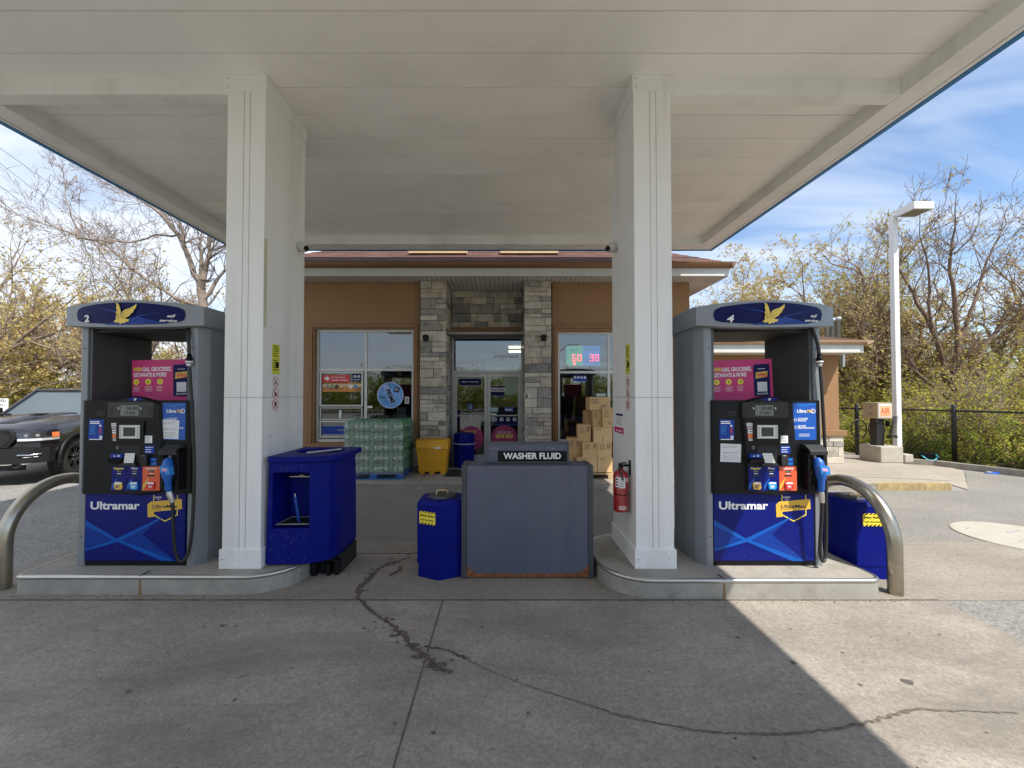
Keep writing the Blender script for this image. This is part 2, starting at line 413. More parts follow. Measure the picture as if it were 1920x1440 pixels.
# pale tank lid set in the lane
lid = MB(); lidm = M('tank_lid', (.41,.385,.325), .8, var=.08, vs=6, bump=.3, dirt=.3, dirtc=(.3,.27,.22))
lid.lathe([(.66,-.01),(.66,.006),(.64,.010)], (6.58,5.12,0), lidm, 48, smooth=False)
for p, q, w in (((6.15,5.42),(6.28,5.50),.012), ((6.25,4.95),(6.40,5.02),.012), ((6.55,5.30),(6.8,5.36),.016)):
    lid.tube([(p[0],p[1],.006),(q[0],q[1],.006)], w*.7, grey_print, 5)
lid.build('tank_lid', label='pale round tank cover set flush in the driving lane at the right', cat='tank cover', loc=(6.58,5.12,0))

deb = MB(); rs = random.Random(44); dm = [M('grit_pale', (.42,.38,.31), .9), M('grit_dark', (.10,.08,.06), .9), M('grit_leaf', (.26,.16,.07), .9)]
def crumb(x, y_, s_, m_):
    a = rs.uniform(0,6.3); P_ = [(x+s_*rs.uniform(.5,1.2)*math.cos(a+k*2.1), y_+s_*rs.uniform(.5,1.2)*math.sin(a+k*2.1)) for k in range(3)]
    h_ = s_*rs.uniform(.25,.6); deb.add([(p[0],p[1],.002) for p in P_]+[(x,y_,.003+h_)], [(0,1,3),(1,2,3),(2,0,3)], m_)
for _ in range(420):
    k = rs.random()
    if k < .35: x, y_ = rs.uniform(-4.4,-1.95), 3.66-abs(rs.gauss(0,.035))
    elif k < .7: x, y_ = rs.uniform(1.0,3.6), 3.60-abs(rs.gauss(0,.04))
    elif k < .85: x, y_ = rs.uniform(-.75,.95), 3.95-abs(rs.gauss(0,.06))
    else: x, y_ = rs.uniform(-4.5,3.7), rs.uniform(1.6,3.6)
    crumb(x, y_, rs.uniform(.003,.011), rs.choice(dm))
deb.build('grit', kind='stuff', label='loose grit, leaf scraps and crumbs along the island edges')
oil = MB(); om = M('oil_drip', (.115,.10,.082), .6, var=.3, vs=25)
for _ in range(60):
    x, y_ = rs.uniform(-4.6,3.4), rs.uniform(1.7,3.5); r0_ = rs.choice([.006,.01,.016,.03])*rs.uniform(.5,1.2); n_ = 8
    oil.add([(x+r0_*rs.uniform(.6,1.2)*math.cos(6.283*i/n_), y_+r0_*rs.uniform(.5,1.1)*math.sin(6.283*i/n_), .0022+.00001*_) for i in range(n_)], [tuple(range(n_))], om)
structure(oil, 'oil_drips')
# sidewalk with kerb
w = MB(); kerb_m = M('kerb_concrete', (.30,.275,.235), .85, var=.15, vs=5, bump=.5, bs=70, dirt=.6, dirtc=(.10,.09,.075), ds=3)
w.prism([(-7.6,7.73),(8.49,7.73),(8.95,8.2),(10.1,10.6),(10.1,15),(-7.6,15)], -.04, .116, 'z', conc_walk)
structure(w, 'sidewalk')
w = MB()
w.box(-7.6, 7.05, 7.68, 7.728, -.03, .112, kerb_m); w.box(-7.6, 8.49, 7.70, 7.84, .1165, .1185, M('kerb_top', (.36,.33,.28), .85, var=.12, bump=.4))
structure(w, 'kerb')
w = MB(); yk = M('yellow_kerb', (.37,.28,.13), .85, var=.3, vs=14, dirt=.9, dirtc=(.26,.22,.165), ds=5)
w.box(7.054, 8.46, 7.675, 7.728, -.03, .114, yk); w.box(7.054, 8.46, 7.695, 7.82, .119, .121, yk); structure(w, 'yellow_kerb')
j = MB()
for x in (-4.9, -3.3, -1.62, .1, 1.75, 3.4, 5.05, 6.7): j.box(x-.004, x+.004, 7.71, 9.0, .117, .1195, jm)
j.prism([(4.3,9.2),(8.75,7.95),(8.75,7.96),(4.3,9.212)], .117, .1195, 'z', jm)
structure(j, 'sidewalk_joint')
# back kerb by the fence
kp = [(8.8,11.45),(10.2,10.9),(11.0,10.35),(11.45,9.2),(11.95,7.6),(12.6,5.4),(13.2,2.)]
kb = MB()
for i in range(len(kp)-1):
    a, b_ = Vector((*kp[i],0)), Vector((*kp[i+1],0)); d = (b_-a).normalized(); n = Vector((-d.y,d.x,0))*.09
    kb.prism([(a+n)[:2],(b_+n)[:2],(b_-n)[:2],(a-n)[:2]], -.05, .13, 'z', kerb_m)
structure(kb, 'back_kerb')

# ------------------------------------------------------------------ canopy
XL, XR, YN, YF = -5.36, 4.18, -1.0, 8.11
ZS, ZR, ZT = 4.88, 4.72, 6.5
can = thing('canopy', 'large flat white forecourt canopy with blue edge trim over the pumps', 'canopy', (-.55, 4.2, 0))
soffits = [soffit_paint, M('soffit_paint_aged', (.84,.83,.79), .42, var=.05, vs=.8, dirt=.2, dirtc=(.36,.34,.29), ds=1.1), M('soffit_paint_pale', (.87,.86,.83), .36, var=.04, vs=1.1, dirt=.14, dirtc=(.36,.34,.29), ds=1.4)]
b = MB(); y = 3.198 - .4045*14
rs = random.Random(3)
while y < YF:
    y1 = min(y+.3965, YF-.05)
    y0 = max(y, YN+.05)
    if y1 > y0:
        for xa, xb in ((XL+.05, XR-.05),):
            t = rs.uniform(-.0022, .0022); sm_ = rs.choice(soffits)
            v = [(xa,y0,ZS+t),(xb,y0,ZS+t),(xb,y1,ZS-t),(xa,y1,ZS-t)]
            b.add(v + [(p[0],p[1],ZS+.02) for p in v], [(0,3,2,1),(0,1,5,4),(2,3,7,6)], sm_)
    y += .4045
b.build('soffit', can)
b = MB(); b.box(XL+.04, XR-.04, YN+.04, YF-.04, ZS+.022, ZT-.02, dark_gap); b.build('roof_deck', can)
def rim(mb, z0, z1, a, bb, mat):
    # ring between outset a and inset bb
    mb.box(XL-a, XR+a, YN-a, YN+bb, z0, z1, mat); mb.box(XL-a, XR+a, YF-bb, YF+a, z0, z1, mat)
    mb.box(XL-a, XL+bb, YN+bb, YF-bb, z0, z1, mat); mb.box(XR-bb, XR+a, YN+bb, YF-bb, z0, z1, mat)
b = MB(); rim(b, ZR, ZS+.03, 0, .30, white_paint)
b.build('rim', can, bevel=.006)
for x in (XL+.06, XR-.06): b = MB(); b.box(x-.002, x+.002, YN, YF-.05, ZR-.002, ZR+.01, dark_grey); b.build('rim_seam', can)
b = MB(); white_fascia = M('white_fascia', (.75,.76,.78), .3)
for z0, z1, a, mt in ((ZR-.007, ZR+.16, .025, blue_trim), (ZR+.16, ZT-.1, .008, white_fascia), (ZT-.1, ZT, .016, blue_trim)):
    b.box(XL-a-.03, XR+a+.03, YN-a-.03, YN-.001, z0, z1, mt); b.box(XL-a-.03, XR+a+.03, YF+.001, YF+a+.03, z0, z1, mt)
    b.box(XL-a-.03, XL-.001, YN-.001, YF+.001, z0, z1, mt); b.box(XR+.001, XR+a+.03, YN-.001, YF+.001, z0, z1, mt)
b.build('fascia', can)
cols = {'L': (-2.65, -2.285), 'R': (1.256, 1.615)}
CY0, CY1 = 3.85, 4.64
for xa, xb in ((XL+.30, -2.655), (1.62, XR-.30)):
    b = MB(); b.box(xa, xb, 3.89, 4.04, ZR+.004, ZS+.001, white_paint); b.build('cross_beam', can, bevel=.004)

seam_grey = M('seam_grey', (.34,.34,.33), .7)
yellow_sheet = M('yellow_label', (.60,.62,.05), .5)
def column(key):
    xa, xb = cols[key]; inner = xb if key == 'L' else xa; sgn = 1 if key == 'L' else -1
    b = MB(); b.box(xa, xb, CY0, CY1, .165, ZS-.001, white_paint)
    c = b.build('column', can, bevel=.004, label='square-edged white canopy column beside the blue squeegee bin' if key == 'L' else 'square-edged white canopy column carrying the fire extinguisher')
    b = MB(); b.box(xa-.012, xb+.012, CY0-.012, CY1+.012, ZR+.0, ZS-.0015, white_paint); b.build('cap_trim', c, bevel=.002)
    b = MB(); b.box(xa-.016, xb+.016, CY0-.018, CY1+.018, .166, .345, white_paint); b.build('base_trim', c, bevel=.003)
    b = MB(); wd = xb-xa
    for f in (.44, .60): b.box(xa+wd*f-.0015, xa+wd*f+.0015, CY0-.0025, CY0, .345, ZR, seam_grey)
    b.box(xa-.002, xb+.002, CY0-.0022, CY1+.002, 1.773, 1.7765, M('seam_mid', (.12,.12,.12), .7))
    for z in (.25, 4.75, 4.83): b.box(xa+.012, xa+.02, CY0-.0215, CY0-.018, z, z+.008, dark_grey)
    b.build('seam', c)
    b = MB(); r_s = random.Random(71 if key == 'L' else 72)
    for k in range(16):
        x, z = r_s.uniform(xa+.01, xb-.03), .35+abs(r_s.gauss(0,.35)); l_ = r_s.uniform(.006,.035)
        b.rect(x, x+l_, z, z+r_s.uniform(.0015,.004), CY0-.0012, M('scuff_grey', (.52,.51,.48), .7), rot=r_s.uniform(-1.4,1.4))
    for k in range(9):
        x, z = r_s.uniform(xa, xb-.03), r_s.uniform(.17,.33); b.rect(x, x+r_s.uniform(.005,.03), z, z+r_s.uniform(.002,.005), CY0-.0195, M('scuff_dark', (.36,.33,.29), .8), rot=r_s.uniform(-1.2,1.2))
    b.build('scuffs', c, kind='stuff')
    # stickers on the inner side (plane X = inner)
    X = inner + sgn*.0025
    T = Matrix.Translation((X, 0, 0)) @ Matrix.Rotation(R(90)*sgn, 4, 'Z')
    # local x runs along +Y for the left column (facing +X) and along -Y for the right one
    def q(Y): return Y if sgn > 0 else -Y
    b = MB(); b.T = T
    yc, zc_ = 4.07, 2.155
    b.box(q(yc)-.065, q(yc)+.065, 0, .002, zc_-.15, zc_+.15, yellow_sheet)
    for k in range(11):
        if k == 5: continue
        b.rect(q(yc)-.052, q(yc)+(.045 if k % 3 else .02), zc_+.125-.0235*k, zc_+.133-.0235*k, -.0012, black_print)
    b.rect(q(yc)-.004, q(yc)+.050, zc_-.085, zc_-.025, -.0016, black_print)
    b.build('warning_label', c)
    for k, z in enumerate((1.93, 1.815, 1.70)):
        b = MB(); b.T = T
        b.disc(q(yc), z, .052, -.0006, white_print); b.disc(q(yc), z, .054, -.0012, red_print, r0=.87)
        if k == 0: b.tube([(q(yc)-.022,-.001,z-.028),(q(yc)+.022,-.001,z+.028)], .004, black_print, 4); b.tube([(q(yc)+.02,-.001,z-.028),(q(yc)-.02,-.001,z+.024)], .004, black_print, 4)
        if k == 1: b.rect(q(yc)-.018, q(yc)+.016, z-.03, z+.012, -.001, black_print); b.tube([(q(yc)-.012,-.001,z+.014),(q(yc)-.012,-.001,z+.03)], .004, black_print, 4)
        if k == 2: b.disc(q(yc), z+.01, .02, -.001, black_print); b.tube([(q(yc)-.02,-.001,z-.028),(q(yc)+.005,-.001,z)], .006, black_print, 4)
        b.tube([(q(yc)-.036,-.002,z+.036),(q(yc)+.036,-.002,z-.036)], .0035, red_print, 4)
        b.build('prohibition_sticker', c)
    if key == 'L':
        b = MB(); b.T = T
        for a_, z_ in ((3.98,1.40),(4.12,1.40),(3.98,1.13),(4.12,1.13)): b.disc(q(a_), z_, .007, -.001, dark_grey, n=8)
        b.rect(3.978,3.981,1.13,1.40,-.0005,grey_print); b.build('screw_hole', c)
        b = MB(); b.T = T; b.rect(3.855, 3.90, 2.45, 3.3, -.0006, M('old_glue', (.58,.55,.38), .6)); b.build('glue_mark', c)
    return c
column('L'); column('R')

cam_white = M('camera_shell', (.5,.5,.48), .4)
def dome_cam(x, y, z, sgn, label):
    t = thing('security_camera', label, 'camera', (x, y, z), group='security cameras on the columns')
    b = MB(); b.T = Matrix.Translation((x, y, z)) @ Matrix.Rotation(R(90)*sgn, 4, 'Y')
    b.lathe([(.055,0),(.055,.02),(.05,.03)], (0,0,0), cam_white, 20); b.build('mount', t)
    b = MB(); b.T = Matrix.Translation((x+sgn*.075, y-.02, z-.012)) @ Matrix.Rotation(R(78)*sgn, 4, 'Y')
    b.lathe([(.02,-.055),(.045,-.045),(.052,-.01),(.048,.02),(.034,.035)], (0,0,0), cam_white, 18); b.build('housing', t)
    b = MB(); b.T = Matrix.Translation((x+sgn*.115, y-.05, z-.03)) @ Matrix.Rotation(R(70)*sgn, 4, 'Y') @ Matrix.Rotation(R(30), 4, 'X')
    b.lathe([(.028,-.02),(.028,.004),(.02,.008)], (0,0,0), black_plastic, 14); b.build('lens', t)
dome_cam(-2.284, 4.50, W(541,463,4.5).z, 1, 'grey turret camera on the side of the column by the squeegee bin')
dome_cam(1.255, 4.45, W(1153,463,4.45).z, -1, 'grey turret camera on the side of the column above the fire extinguisher')

# ------------------------------------------------------------------ islands
def island(name_label, x0, x1, yf, yb, rl, rr, top):
    t = thing('pump_island', name_label, 'pump island', ((x0+x1)/2, (yf+yb)/2, 0), group='raised pump islands')
    def outline(o=0.):
        P = []
        for cx, cy, r, s0 in ((x1-rr, yf+rr, rr, 270), (x1-rr, yb-rr, rr, 0), (x0+rl, yb-rl, rl, 90), (x0+rl, yf+rl, rl, 180)):
            for k in range(9):
                a = R(s0 + 90*k/8); P.append((cx+(r+o)*math.cos(a), cy+(r+o)*math.sin(a)))
        return P
    b = MB(); b.prism(outline(), -.02, top, 'z', concrete); b.build('concrete_base', t)
    lower = M('island_side', (.36,.345,.31), .55, .25, var=.12, vs=5, dirt=.6, dirtc=(.16,.14,.11), ds=4)
    b = MB(); o1, o2 = outline(.006), outline(.002); n = len(o1)
    b.add([(p[0],p[1],-.01) for p in o1]+[(p[0],p[1],top-.03) for p in o1], [(i,(i+1)%n,n+(i+1)%n,n+i) for i in range(n)], lower)
    b.build('side_form', t)
    b = MB(); b.tube([(p[0],p[1],top-.014) for p in outline(-.006)], .021, edge_steel, 10, closed=True); b.build('steel_edge', t)
    b = MB(); xm = x0+(x1-x0)*(.46 if x0 < 0 else .42)
    b.box(xm-.002, xm+.002, yf-.009, yf+.1, .0, top+.008, dark_grey)
    b.shape([(xm-.012,.0),(xm+.012,.0),(xm+.006,top-.04),(xm-.002,top-.02)], yf-.010, M('rust_streak', (.28,.15,.05), .8)); b.build('expansion_seam', t)
island('raised concrete pump island with steel edge at the left carrying pump 2', -4.41, -1.93, 3.69, 4.80, .06, .42, .165)
island('raised concrete pump island with steel edge at the right carrying pump 4', .93, 3.37, 3.62, 4.80, .42, .10, .165)
# hoops
def hoop(x, yf, R_, zs, label):
    b = MB(); path = [(x, yf, -.05), (x, yf, zs*.5), (x, yf, zs)]
    for k in range(1, 24):
        a = math.pi*k/24; path.append((x, yf+R_-R_*math.cos(a), zs+R_*math.sin(a)))
    path += [(x, yf+2*R_, zs), (x, yf+2*R_, zs*.5), (x, yf+2*R_, -.05)]
    b.tube(path, .058, steel, 20)
    b.build('hoop_bollard', label=label, cat='bollard', group='steel hoop bollards at the island ends', loc=(x, yf+R_, 0))
hoop(G(1679,1113).x, G(1679,1113).y, .50, .41, 'bent stainless steel hoop bollard in front of the wide blue spill bin')
hoop(G(6,1103).x, G(6,1103).y, .50, .41, 'bent stainless steel hoop bollard at the left end of the island, nearest the black pickup')

# ------------------------------------------------------------------ fuel pumps (local: x across, front at y=-.34, z=0 island top)
def C4(cx, cy): return (-.9199+.0021027*cx, 2.656-.0021027*cy)
SW, SB, SZT, SZB = .655, .10, 2.513, 2.262
def sfront(x): return -.39 - SB*(1-(x/SW)**2)
def on_sign(off=.006):
    return lambda p: (p[0], sfront(max(-SW, min(SW, p[0])))-off, p[2])
BIRD = [(1008,126),(1040,140),(1058,180),(1070,232),(1066,262),(1085,232),(1118,205),(1172,188),(1212,165),(1244,138),(1240,178),(1214,216),(1206,238),(1184,252),(1170,276),(1140,290),(1116,310),(1166,318),(1158,342),(1124,345),(1118,362),(1092,356),(1066,372),(1044,350),(1018,356),(1004,346),(984,344),(1000,330),(1014,318),(1012,285),(1022,262),(1010,238),(1024,215),(1012,180),(1020,160)]
def bird(mb, x, z, h, y, mat, warp=None):
    k = h/246.; mb.shape([(x+(p[0]-1105)*k, z-(p[1]-249)*k) for p in BIRD], y, mat, warp)
def feathers(mb, x, z, h, y, mat, warp):
    k = h/246.
    for a, b_ in (((1066,262),(1210,180)), ((1064,285),(1186,240)), ((1050,300),(1030,190)), ((1066,262),(1120,310)), ((1040,305),(1016,250)), ((1075,300),(1140,282))):
        p = (x+(a[0]-1105)*k, z-(a[1]-249)*k); q = (x+(b_[0]-1105)*k, z-(b_[1]-249)*k)
        mb.shape([(p[0]-.002,p[1]),(p[0]+.002,p[1]-.002),(q[0],q[1])], y, mat, warp)
nozzle_blue = M('nozzle_blue', (.01,.10,.42), .35, dirt=.2)
lcd = M('lcd_grey', (.16,.17,.155), .25)
beige = M('bezel_beige', (.62,.62,.56), .45)
def lines(mb, x0, x1, z0, z1, n, y, mat, seed=1, ragged_=True, f=.45):
    r = random.Random(seed); dz = (z1-z0)/n
    for k in range(n):
        za_ = z1-dz*(k+1)+dz*(1-f)/2
        xe = x1-(x1-x0)*(r.uniform(0,.35) if ragged_ else 0)
        mb.rect(x0, xe, za_, za_+dz*f, y, mat)
def make_pump(num, loc, note):
    t = thing('fuel_pump', f'tall grey fuel pump with black control head and number {num} on its blue top sign', 'fuel pump', group='fuel pumps on the islands')
    # cabinet between the pillars
    b = MB(); b.box(-.487, .487, -.325, .325, .045, .70, dark_grey); b.box(-.48, .48, -.335, .335, 0, .046, black_plastic); b.build('cabinet', t)
    for s in (1, -1):
        p = [(.49,-.345),(.545,-.345),(.56,-.335),(.615,-.24),(.635,-.10),(.635,.10),(.615,.24),(.56,.335),(.545,.345),(.49,.345)]
        if s < 0: p = [(-a, c) for a, c in p]
        b = MB(); b.prism(p, 0, 2.30, 'z', grey_plastic); pl = b.build('side_pillar', t, bevel=.006)
        b = MB(); b.box(min(s*.46, s*.49), max(s*.46, s*.49), -.33, .33, 1.50, 2.27, M('inner_lining', (.075,.078,.082), .45)); b.build('lining', pl)
        b = MB()
        for z in (.28, 2.08):
            b.T = Matrix.Translation((s*.517, -.346, z)) @ Matrix.Rotation(R(90), 4, 'X'); b.lathe([(.006,0),(.006,.003)], (0,0,0), dark_grey, 8)
        b.build('screw', pl)
    # lower door with printed beams
    b = MB(); x0, z0 = C4(207, 1240); x1, z1 = C4(662, 932)
    b.box(x0, x1, -.345, -.326, z0, z1, navy); door = b.build('lower_panel', t, bevel=.004)
    b = MB(); y = -.3465
    def P(*q): return [C4(*k) for k in q]
    b.shape(P((208,1055),(350,1138),(208,1188)), y, beam_a)
    b.shape(P((208,1055),(350,1138),(420,1165),(620,1240),(560,1240),(360,1155),(208,1080)), y-.0004, beam_b)
    b.shape(P((208,1188),(350,1140),(560,1040),(555,1050),(370,1150),(208,1196)), y-.0008, beam_b)
    b.shape(P((350,1138),(560,1040),(470,1120),(620,1240),(440,1180)), y-.0002, beam_a)
    b.build('beam_print', door)
    b = MB(); X, Z = C4(343, 1006)
    b.text('Ultramar', X, y-.001, Z, .072, white_print, bold=.028, width=.47)
    b.build('brand_lettering', door)
    b = MB(); r_s = random.Random(300+int(num))
    for k in range(46):
        cx_, cy_ = r_s.uniform(212,655), r_s.choice([r_s.uniform(1150,1236), r_s.uniform(945,1236)]); X, Z = C4(cx_, cy_); l_ = r_s.uniform(.002,.012)
        b.rect(X, X+r_s.uniform(.001,.003), Z, Z+l_, y-.0021, M('chip_pale', (.16,.19,.32), .7), rot=r_s.uniform(-.7,.7))
    b.build('chips', door, kind='stuff')
    b = MB(); gx = lambda c, d: C4(c, d)
    b.shape(P((516,942),(520,942),(520,1030),(570,1058),(624,1030),(624,942),(628,942),(628,1033),(570,1063),(516,1033)), y-.0006, yellow_text)
    b.shape(P((490,985),(505,972),(645,960),(648,1005),(520,1018),(520,1040),(492,1043)), y-.001, gold)
    X, Z = C4(570, 1000); b.text('UltraMax', X, y-.0014, Z, .030, navy_dark, bold=.02, italic=.2, width=.245)
    X, Z = C4(510, 1007); b.text('Fuel Additive', X, y-.0014, Z-.003, .012, navy_dark, 'L', italic=.2)
    X, Z = C4(540, 957); b.text('NOW', X, y-.0014, Z, .018, white_print, bold=.02); b.text('WITH', X, y-.0014, Z-.016, .010, white_print)
    b.build('additive_badge', door)
    # control head
    b = MB(); x0, z1 = C4(197, 512); x1, z0 = C4(690, 934)
    b.prism([(x0,-.365),(x0+.03,-.375),(x1-.03,-.375),(x1,-.365),(x1,.365),(x1-.03,.375),(x0+.03,.375),(x0,.365)], z0, z1, 'z', black_plastic)
    head = b.build('control_head', t, bevel=.008)
    # arched bezel
    def arch(y_off=0., shr=0.):
        pts = [C4(348+shr, 915-shr), C4(336+shr*.8, 720)]
        pts += [C4(322+shr, 530+shr*.3)]
        for k in range(9):
            u = k/8; cx = 322+shr + (562-322-2*shr)*u; pts.append(C4(cx, 522+shr*.9-30*math.sin(math.pi*u)))
        pts += [C4(574-shr, 720), C4(582-shr, 915-shr)]
        pts += [C4(540, 932-shr), C4(465, 940-shr), C4(390, 932-shr)]
        return pts
    b = MB(); b.prism(arch(), -.376, -.402, 'y', black_plastic, top=arch(shr=8)); bez = b.build('bezel', t, bevel=.003)
    YB = -.4035
    b = MB(); x0, z1 = C4(370, 520); x1, z0 = C4(490, 588); b.rect(x0-.09, x1+.09, z0, z1, YB, M('display_surround', (.02,.02,.021), .2))
    x0, z1 = C4(385, 533); x1, z0 = C4(467, 580); b.rect(x0, x1, z0, z1, YB-.001, lcd)
    b.text('50.00', x1-.012, YB-.002, z0+.056, .030, black_print, 'R', bold=.01, width=.105)
    b.text('27.842', x1-.03, YB-.002, z0+.014, .026, black_print, 'R', bold=.005, width=.105)
    for xx in (x0-.018, x1+.018): b.text('$', xx, YB-.002, z0+.062, .018, white_print, bold=.02)
    b.build('price_display', bez)
    b = MB()
    for k in range(6):
        for s_ in (0, 1):
            cx = 335+s_*175; X, Z = C4(cx, 540+k*7); b.rect(X, X+.035, Z-.003, Z+.003, YB-.001, black_inner)
    b.build('vent_slot', bez)
    b = MB(); X, Z = C4(450, 506); b.disc(X, Z, .075, YB+.0005, navy, rz=.017); bird(b, X, Z, .026, YB-.001, white_print); b.build('crest', bez)
    # screen
    b = MB(); x0, z1 = C4(372, 606); x1, z0 = C4(495, 695); b.box(x0, x1, YB-.012, YB+.002, z0, z1, black_plastic); 
    x0, z1 = C4(388, 622); x1, z0 = C4(480, 682); b.box(x0, x1, YB-.018, YB-.0125, z0, z1, beige)
    x0, z1 = C4(406, 632); x1, z0 = C4(460, 672); b.rect(x0, x1, z0, z1, YB-.0187, M('screen_glass', (.03,.033,.036), .15))
    for s_ in (394, 472):
        for k in range(4): X, Z = C4(s_, 634+k*12); b.rect(X-.008, X+.008, Z-.006, Z+.006, YB-.0187, grey_print)
    b.build('screen', bez, bevel=.0015)
    # small stickers
    b = MB()
    def st(c0, d0, c1, d1, m_, yy=YB, n=0, lm=black_print, sd=1, f=.35):
        X0, Z1 = C4(c0, d0); X1, Z0 = C4(c1, d1); b.rect(X0, X1, Z0, Z1, yy-.001, m_)
        if n: lines(b, X0+.006, X1-.006, Z0+.005, Z1-.005, n, yy-.0018, lm, sd, f=f)
    st(345,613,382,626, white_print, n=2); st(347,628,382,641, M('pink_paper', (.62,.5,.5), .6), n=2)
    st(350,644,381,660, white_print, n=1, lm=sticker_blue); st(350,661,381,680, orange_red, n=3, lm=gold); st(353,682,382,693, beige, n=1)
    st(497,670,530,703, white_print, n=4, lm=grey_print)
    st(497,715,540,750, sticker_blue, n=3, lm=white_print, f=.25); st(522,768,552,786, sticker_blue, n=1, lm=light_blue); st(524,788,552,803, mid_blue, n=2, lm=light_blue)
    b.build('sticker', bez)
    # keypad
    b = MB(); x0, z1 = C4(390, 716); x1, z0 = C4(478, 803)
    b.rect(x0, x1, z0, z1, YB-.001, black_inner)
    b.prism([C4(400,792),(C4(470,792)[0],C4(0,792)[1]),C4(476,803),C4(402,803)], YB-.04, YB-.001, 'y', dark_grey); b.build('keypad_recess', bez)
    b = MB(); xk0, zk1 = C4(413, 748); xk1, zk0 = C4(458, 790)
    v = [(xk0+.008, YB-.032, zk0),(xk1+.008, YB-.032, zk0),(xk1-.004, YB-.006, zk1),(xk0-.004, YB-.006, zk1)]
    b.add(v, [(0,1,2,3)], beige)
    for r_ in range(4):
        for c_ in range(4):
            u = (c_+.5)/4; w_ = (r_+.5)/4
            p = [v[0][i]*(1-u)*(1-w_)+v[1][i]*u*(1-w_)+v[2][i]*u*w_+v[3][i]*(1-u)*w_ for i in range(3)]
            b.box(p[0]-.008, p[0]+.008, p[1]-.003, p[1]+.001, p[2]-.0065, p[2]+.0065, white_print)
    b.build('keypad', bez)
    # card slot and tap reader
    b = MB(); x0, z1 = C4(352, 750); x1, z0 = C4(405, 768); b.box(x0, x1, YB-.02, YB, z0, z1, sticker_blue); 
    b.text('tap', (x0+x1)/2-.015, YB-.0205, z0+.012, .012, white_print, bold=.02); b.disc((x0+x1)/2+.022, (z0+z1)/2, .009, YB-.0207, white_print)
    x0, z1 = C4(348, 768); x1, z0 = C4(410, 795); b.prism([(YB,z0),(YB-.03,z0+.012),(YB-.045,z1-.012),(YB,z1)], x0, x1, 'x', black_plastic); b.build('card_slot', bez)
    b = MB(); x0, z1 = C4(490, 756); x1, z0 = C4(520, 802); b.box(x0, x1, YB-.035, YB, z0, z1, black_inner); X, Z = C4(503, 758); b.tube([(X-.014,YB-.03,Z),(X+.014,YB-.03,Z)], .006, aluminium, 6); b.build('receipt_slot', bez, bevel=.004)
    b = MB(); X, Z = C4(374, 723); b.disc(X, Z, .015, YB-.001, grey_print, r0=.6); b.build('lock', bez)
    # grade buttons
    for nm, c0, c1, pm, tm, bm, txt, num_ in (('Regular',350,418,navy,yellow_text,gold,yellow_text,'87'),('Plus',418,488,navy,white_print,light_blue,white_print,'89'),('Supreme',488,568,orange_red,white_print,red_print,white_print,'91')):
        b = MB(); x0, z1 = C4(c0+1, 808); x1, z0 = C4(c1-1, 916); b.rect(x0, x1, z0, z1, YB-.001, pm)
        xm = (x0+x1)/2
        b.shape([(x0, z0),(x0, z0+.05),(x0+.06, z0+.13),(x0+.035,z0+.05)], YB-.0014, mid_blue if pm is navy else gold)
        b.text(nm, xm, YB-.002, z1-.026, .019, tm, bold=.025, italic=.2, width=.10 if nm != 'Plus' else .065)
        b.rect(xm-.028, xm+.028, z1-.056, z1-.036, YB-.002, dark_grey); lines(b, xm-.024, xm+.024, z1-.054, z1-.038, 1, YB-.0024, lcd, f=.6)
        b.rect(xm-.018, xm+.018, z1-.070, z1-.064, YB-.002, white_print); b.rect(xm-.035, xm+.035, z1-.094, z1-.080, YB-.002, dark_grey)
        gp = b.build('grade_panel', bez)
        b = MB(); bt = [(xm-.036,z0+.068),(xm-.02,z0+.085),(xm+.036,z0+.082),(xm+.042,z0+.03),(xm+.028,z0+.012),(xm-.028,z0+.016)]
        b.prism(bt, YB-.014, YB-.0015, 'y', bm)
        b.shape([(xm-.034,z0+.066),(xm-.019,z0+.083),(xm+.034,z0+.080),(xm+.038,z0+.064)], YB-.0146, white_print)
        b.text(num_, xm+.002, YB-.0148, z0+.026, .027, white_print if bm is not gold else navy, bold=.02); b.build('grade_button', gp, bevel=.002)
    # side panels of the head
    YH = -.3765
    b = MB(); x0, z1 = C4(230, 598); x1, z0 = C4(296, 690); b.rect(x0, x1, z0, z1, YH, sticker_blue, rot=R(-1.5))
    lines(b, x0+.012, x1-.03, z1-.045, z1-.012, 2, YH-.001, white_print, 4, f=.6); lines(b, x0+.012, x1-.055, z0+.05, z1-.055, 5, YH-.001, light_blue, 5, f=.3)
    for z_, m_ in ((z1-.06, white_print), (z1-.095, red_print), (z1-.12, red_print)): b.disc(x1-.028, z_, .011, YH-.0012, m_)
    b.rect(x0+.01, x1-.01, z0, z0+.008, YH-.001, white_print); b.rect(x1-.035, x1-.008, z0+.008, z0+.04, YH-.0012, offwhite); b.build('reward_sticker', head)
    b = MB(); 
    for k in range(2): x0, z1 = C4(266, 558+k*13); x1, z0 = C4(306, 568+k*13); b.shape([(x0,z0),(x0,z1-.006),(x0+.015,z1),(x1,z1-.004),(x1,z0)], YH-.001, dark_grey)
    b.build('speaker_slot', head)
    b = MB(); x0, z1 = C4(558, 523); x1, z0 = C4(668, 690); b.rect(x0, x1, z0, z1, YH, mid_blue)
    b.shape([(x0+.03,z1-.01),(x0+.10,z1-.024),(x1,z1-.008),(x1,z1-.012),(x0+.10,z1-.029)], YH-.0006, light_blue); b.shape([(x0+.01,z0+.10),(x0+.08,z0+.125),(x1-.01,z0+.11),(x0+.08,z0+.12)], YH-.0006, light_blue)
    xm = (x0+x1)/2
    b.text('Ultra', xm-.022, YH-.001, z1-.092, .030, white_print, bold=.03, italic=.2, width=.09); b.text('Max', xm+.062, YH-.001, z1-.092, .030, gold, bold=.03, italic=.2, width=.065)
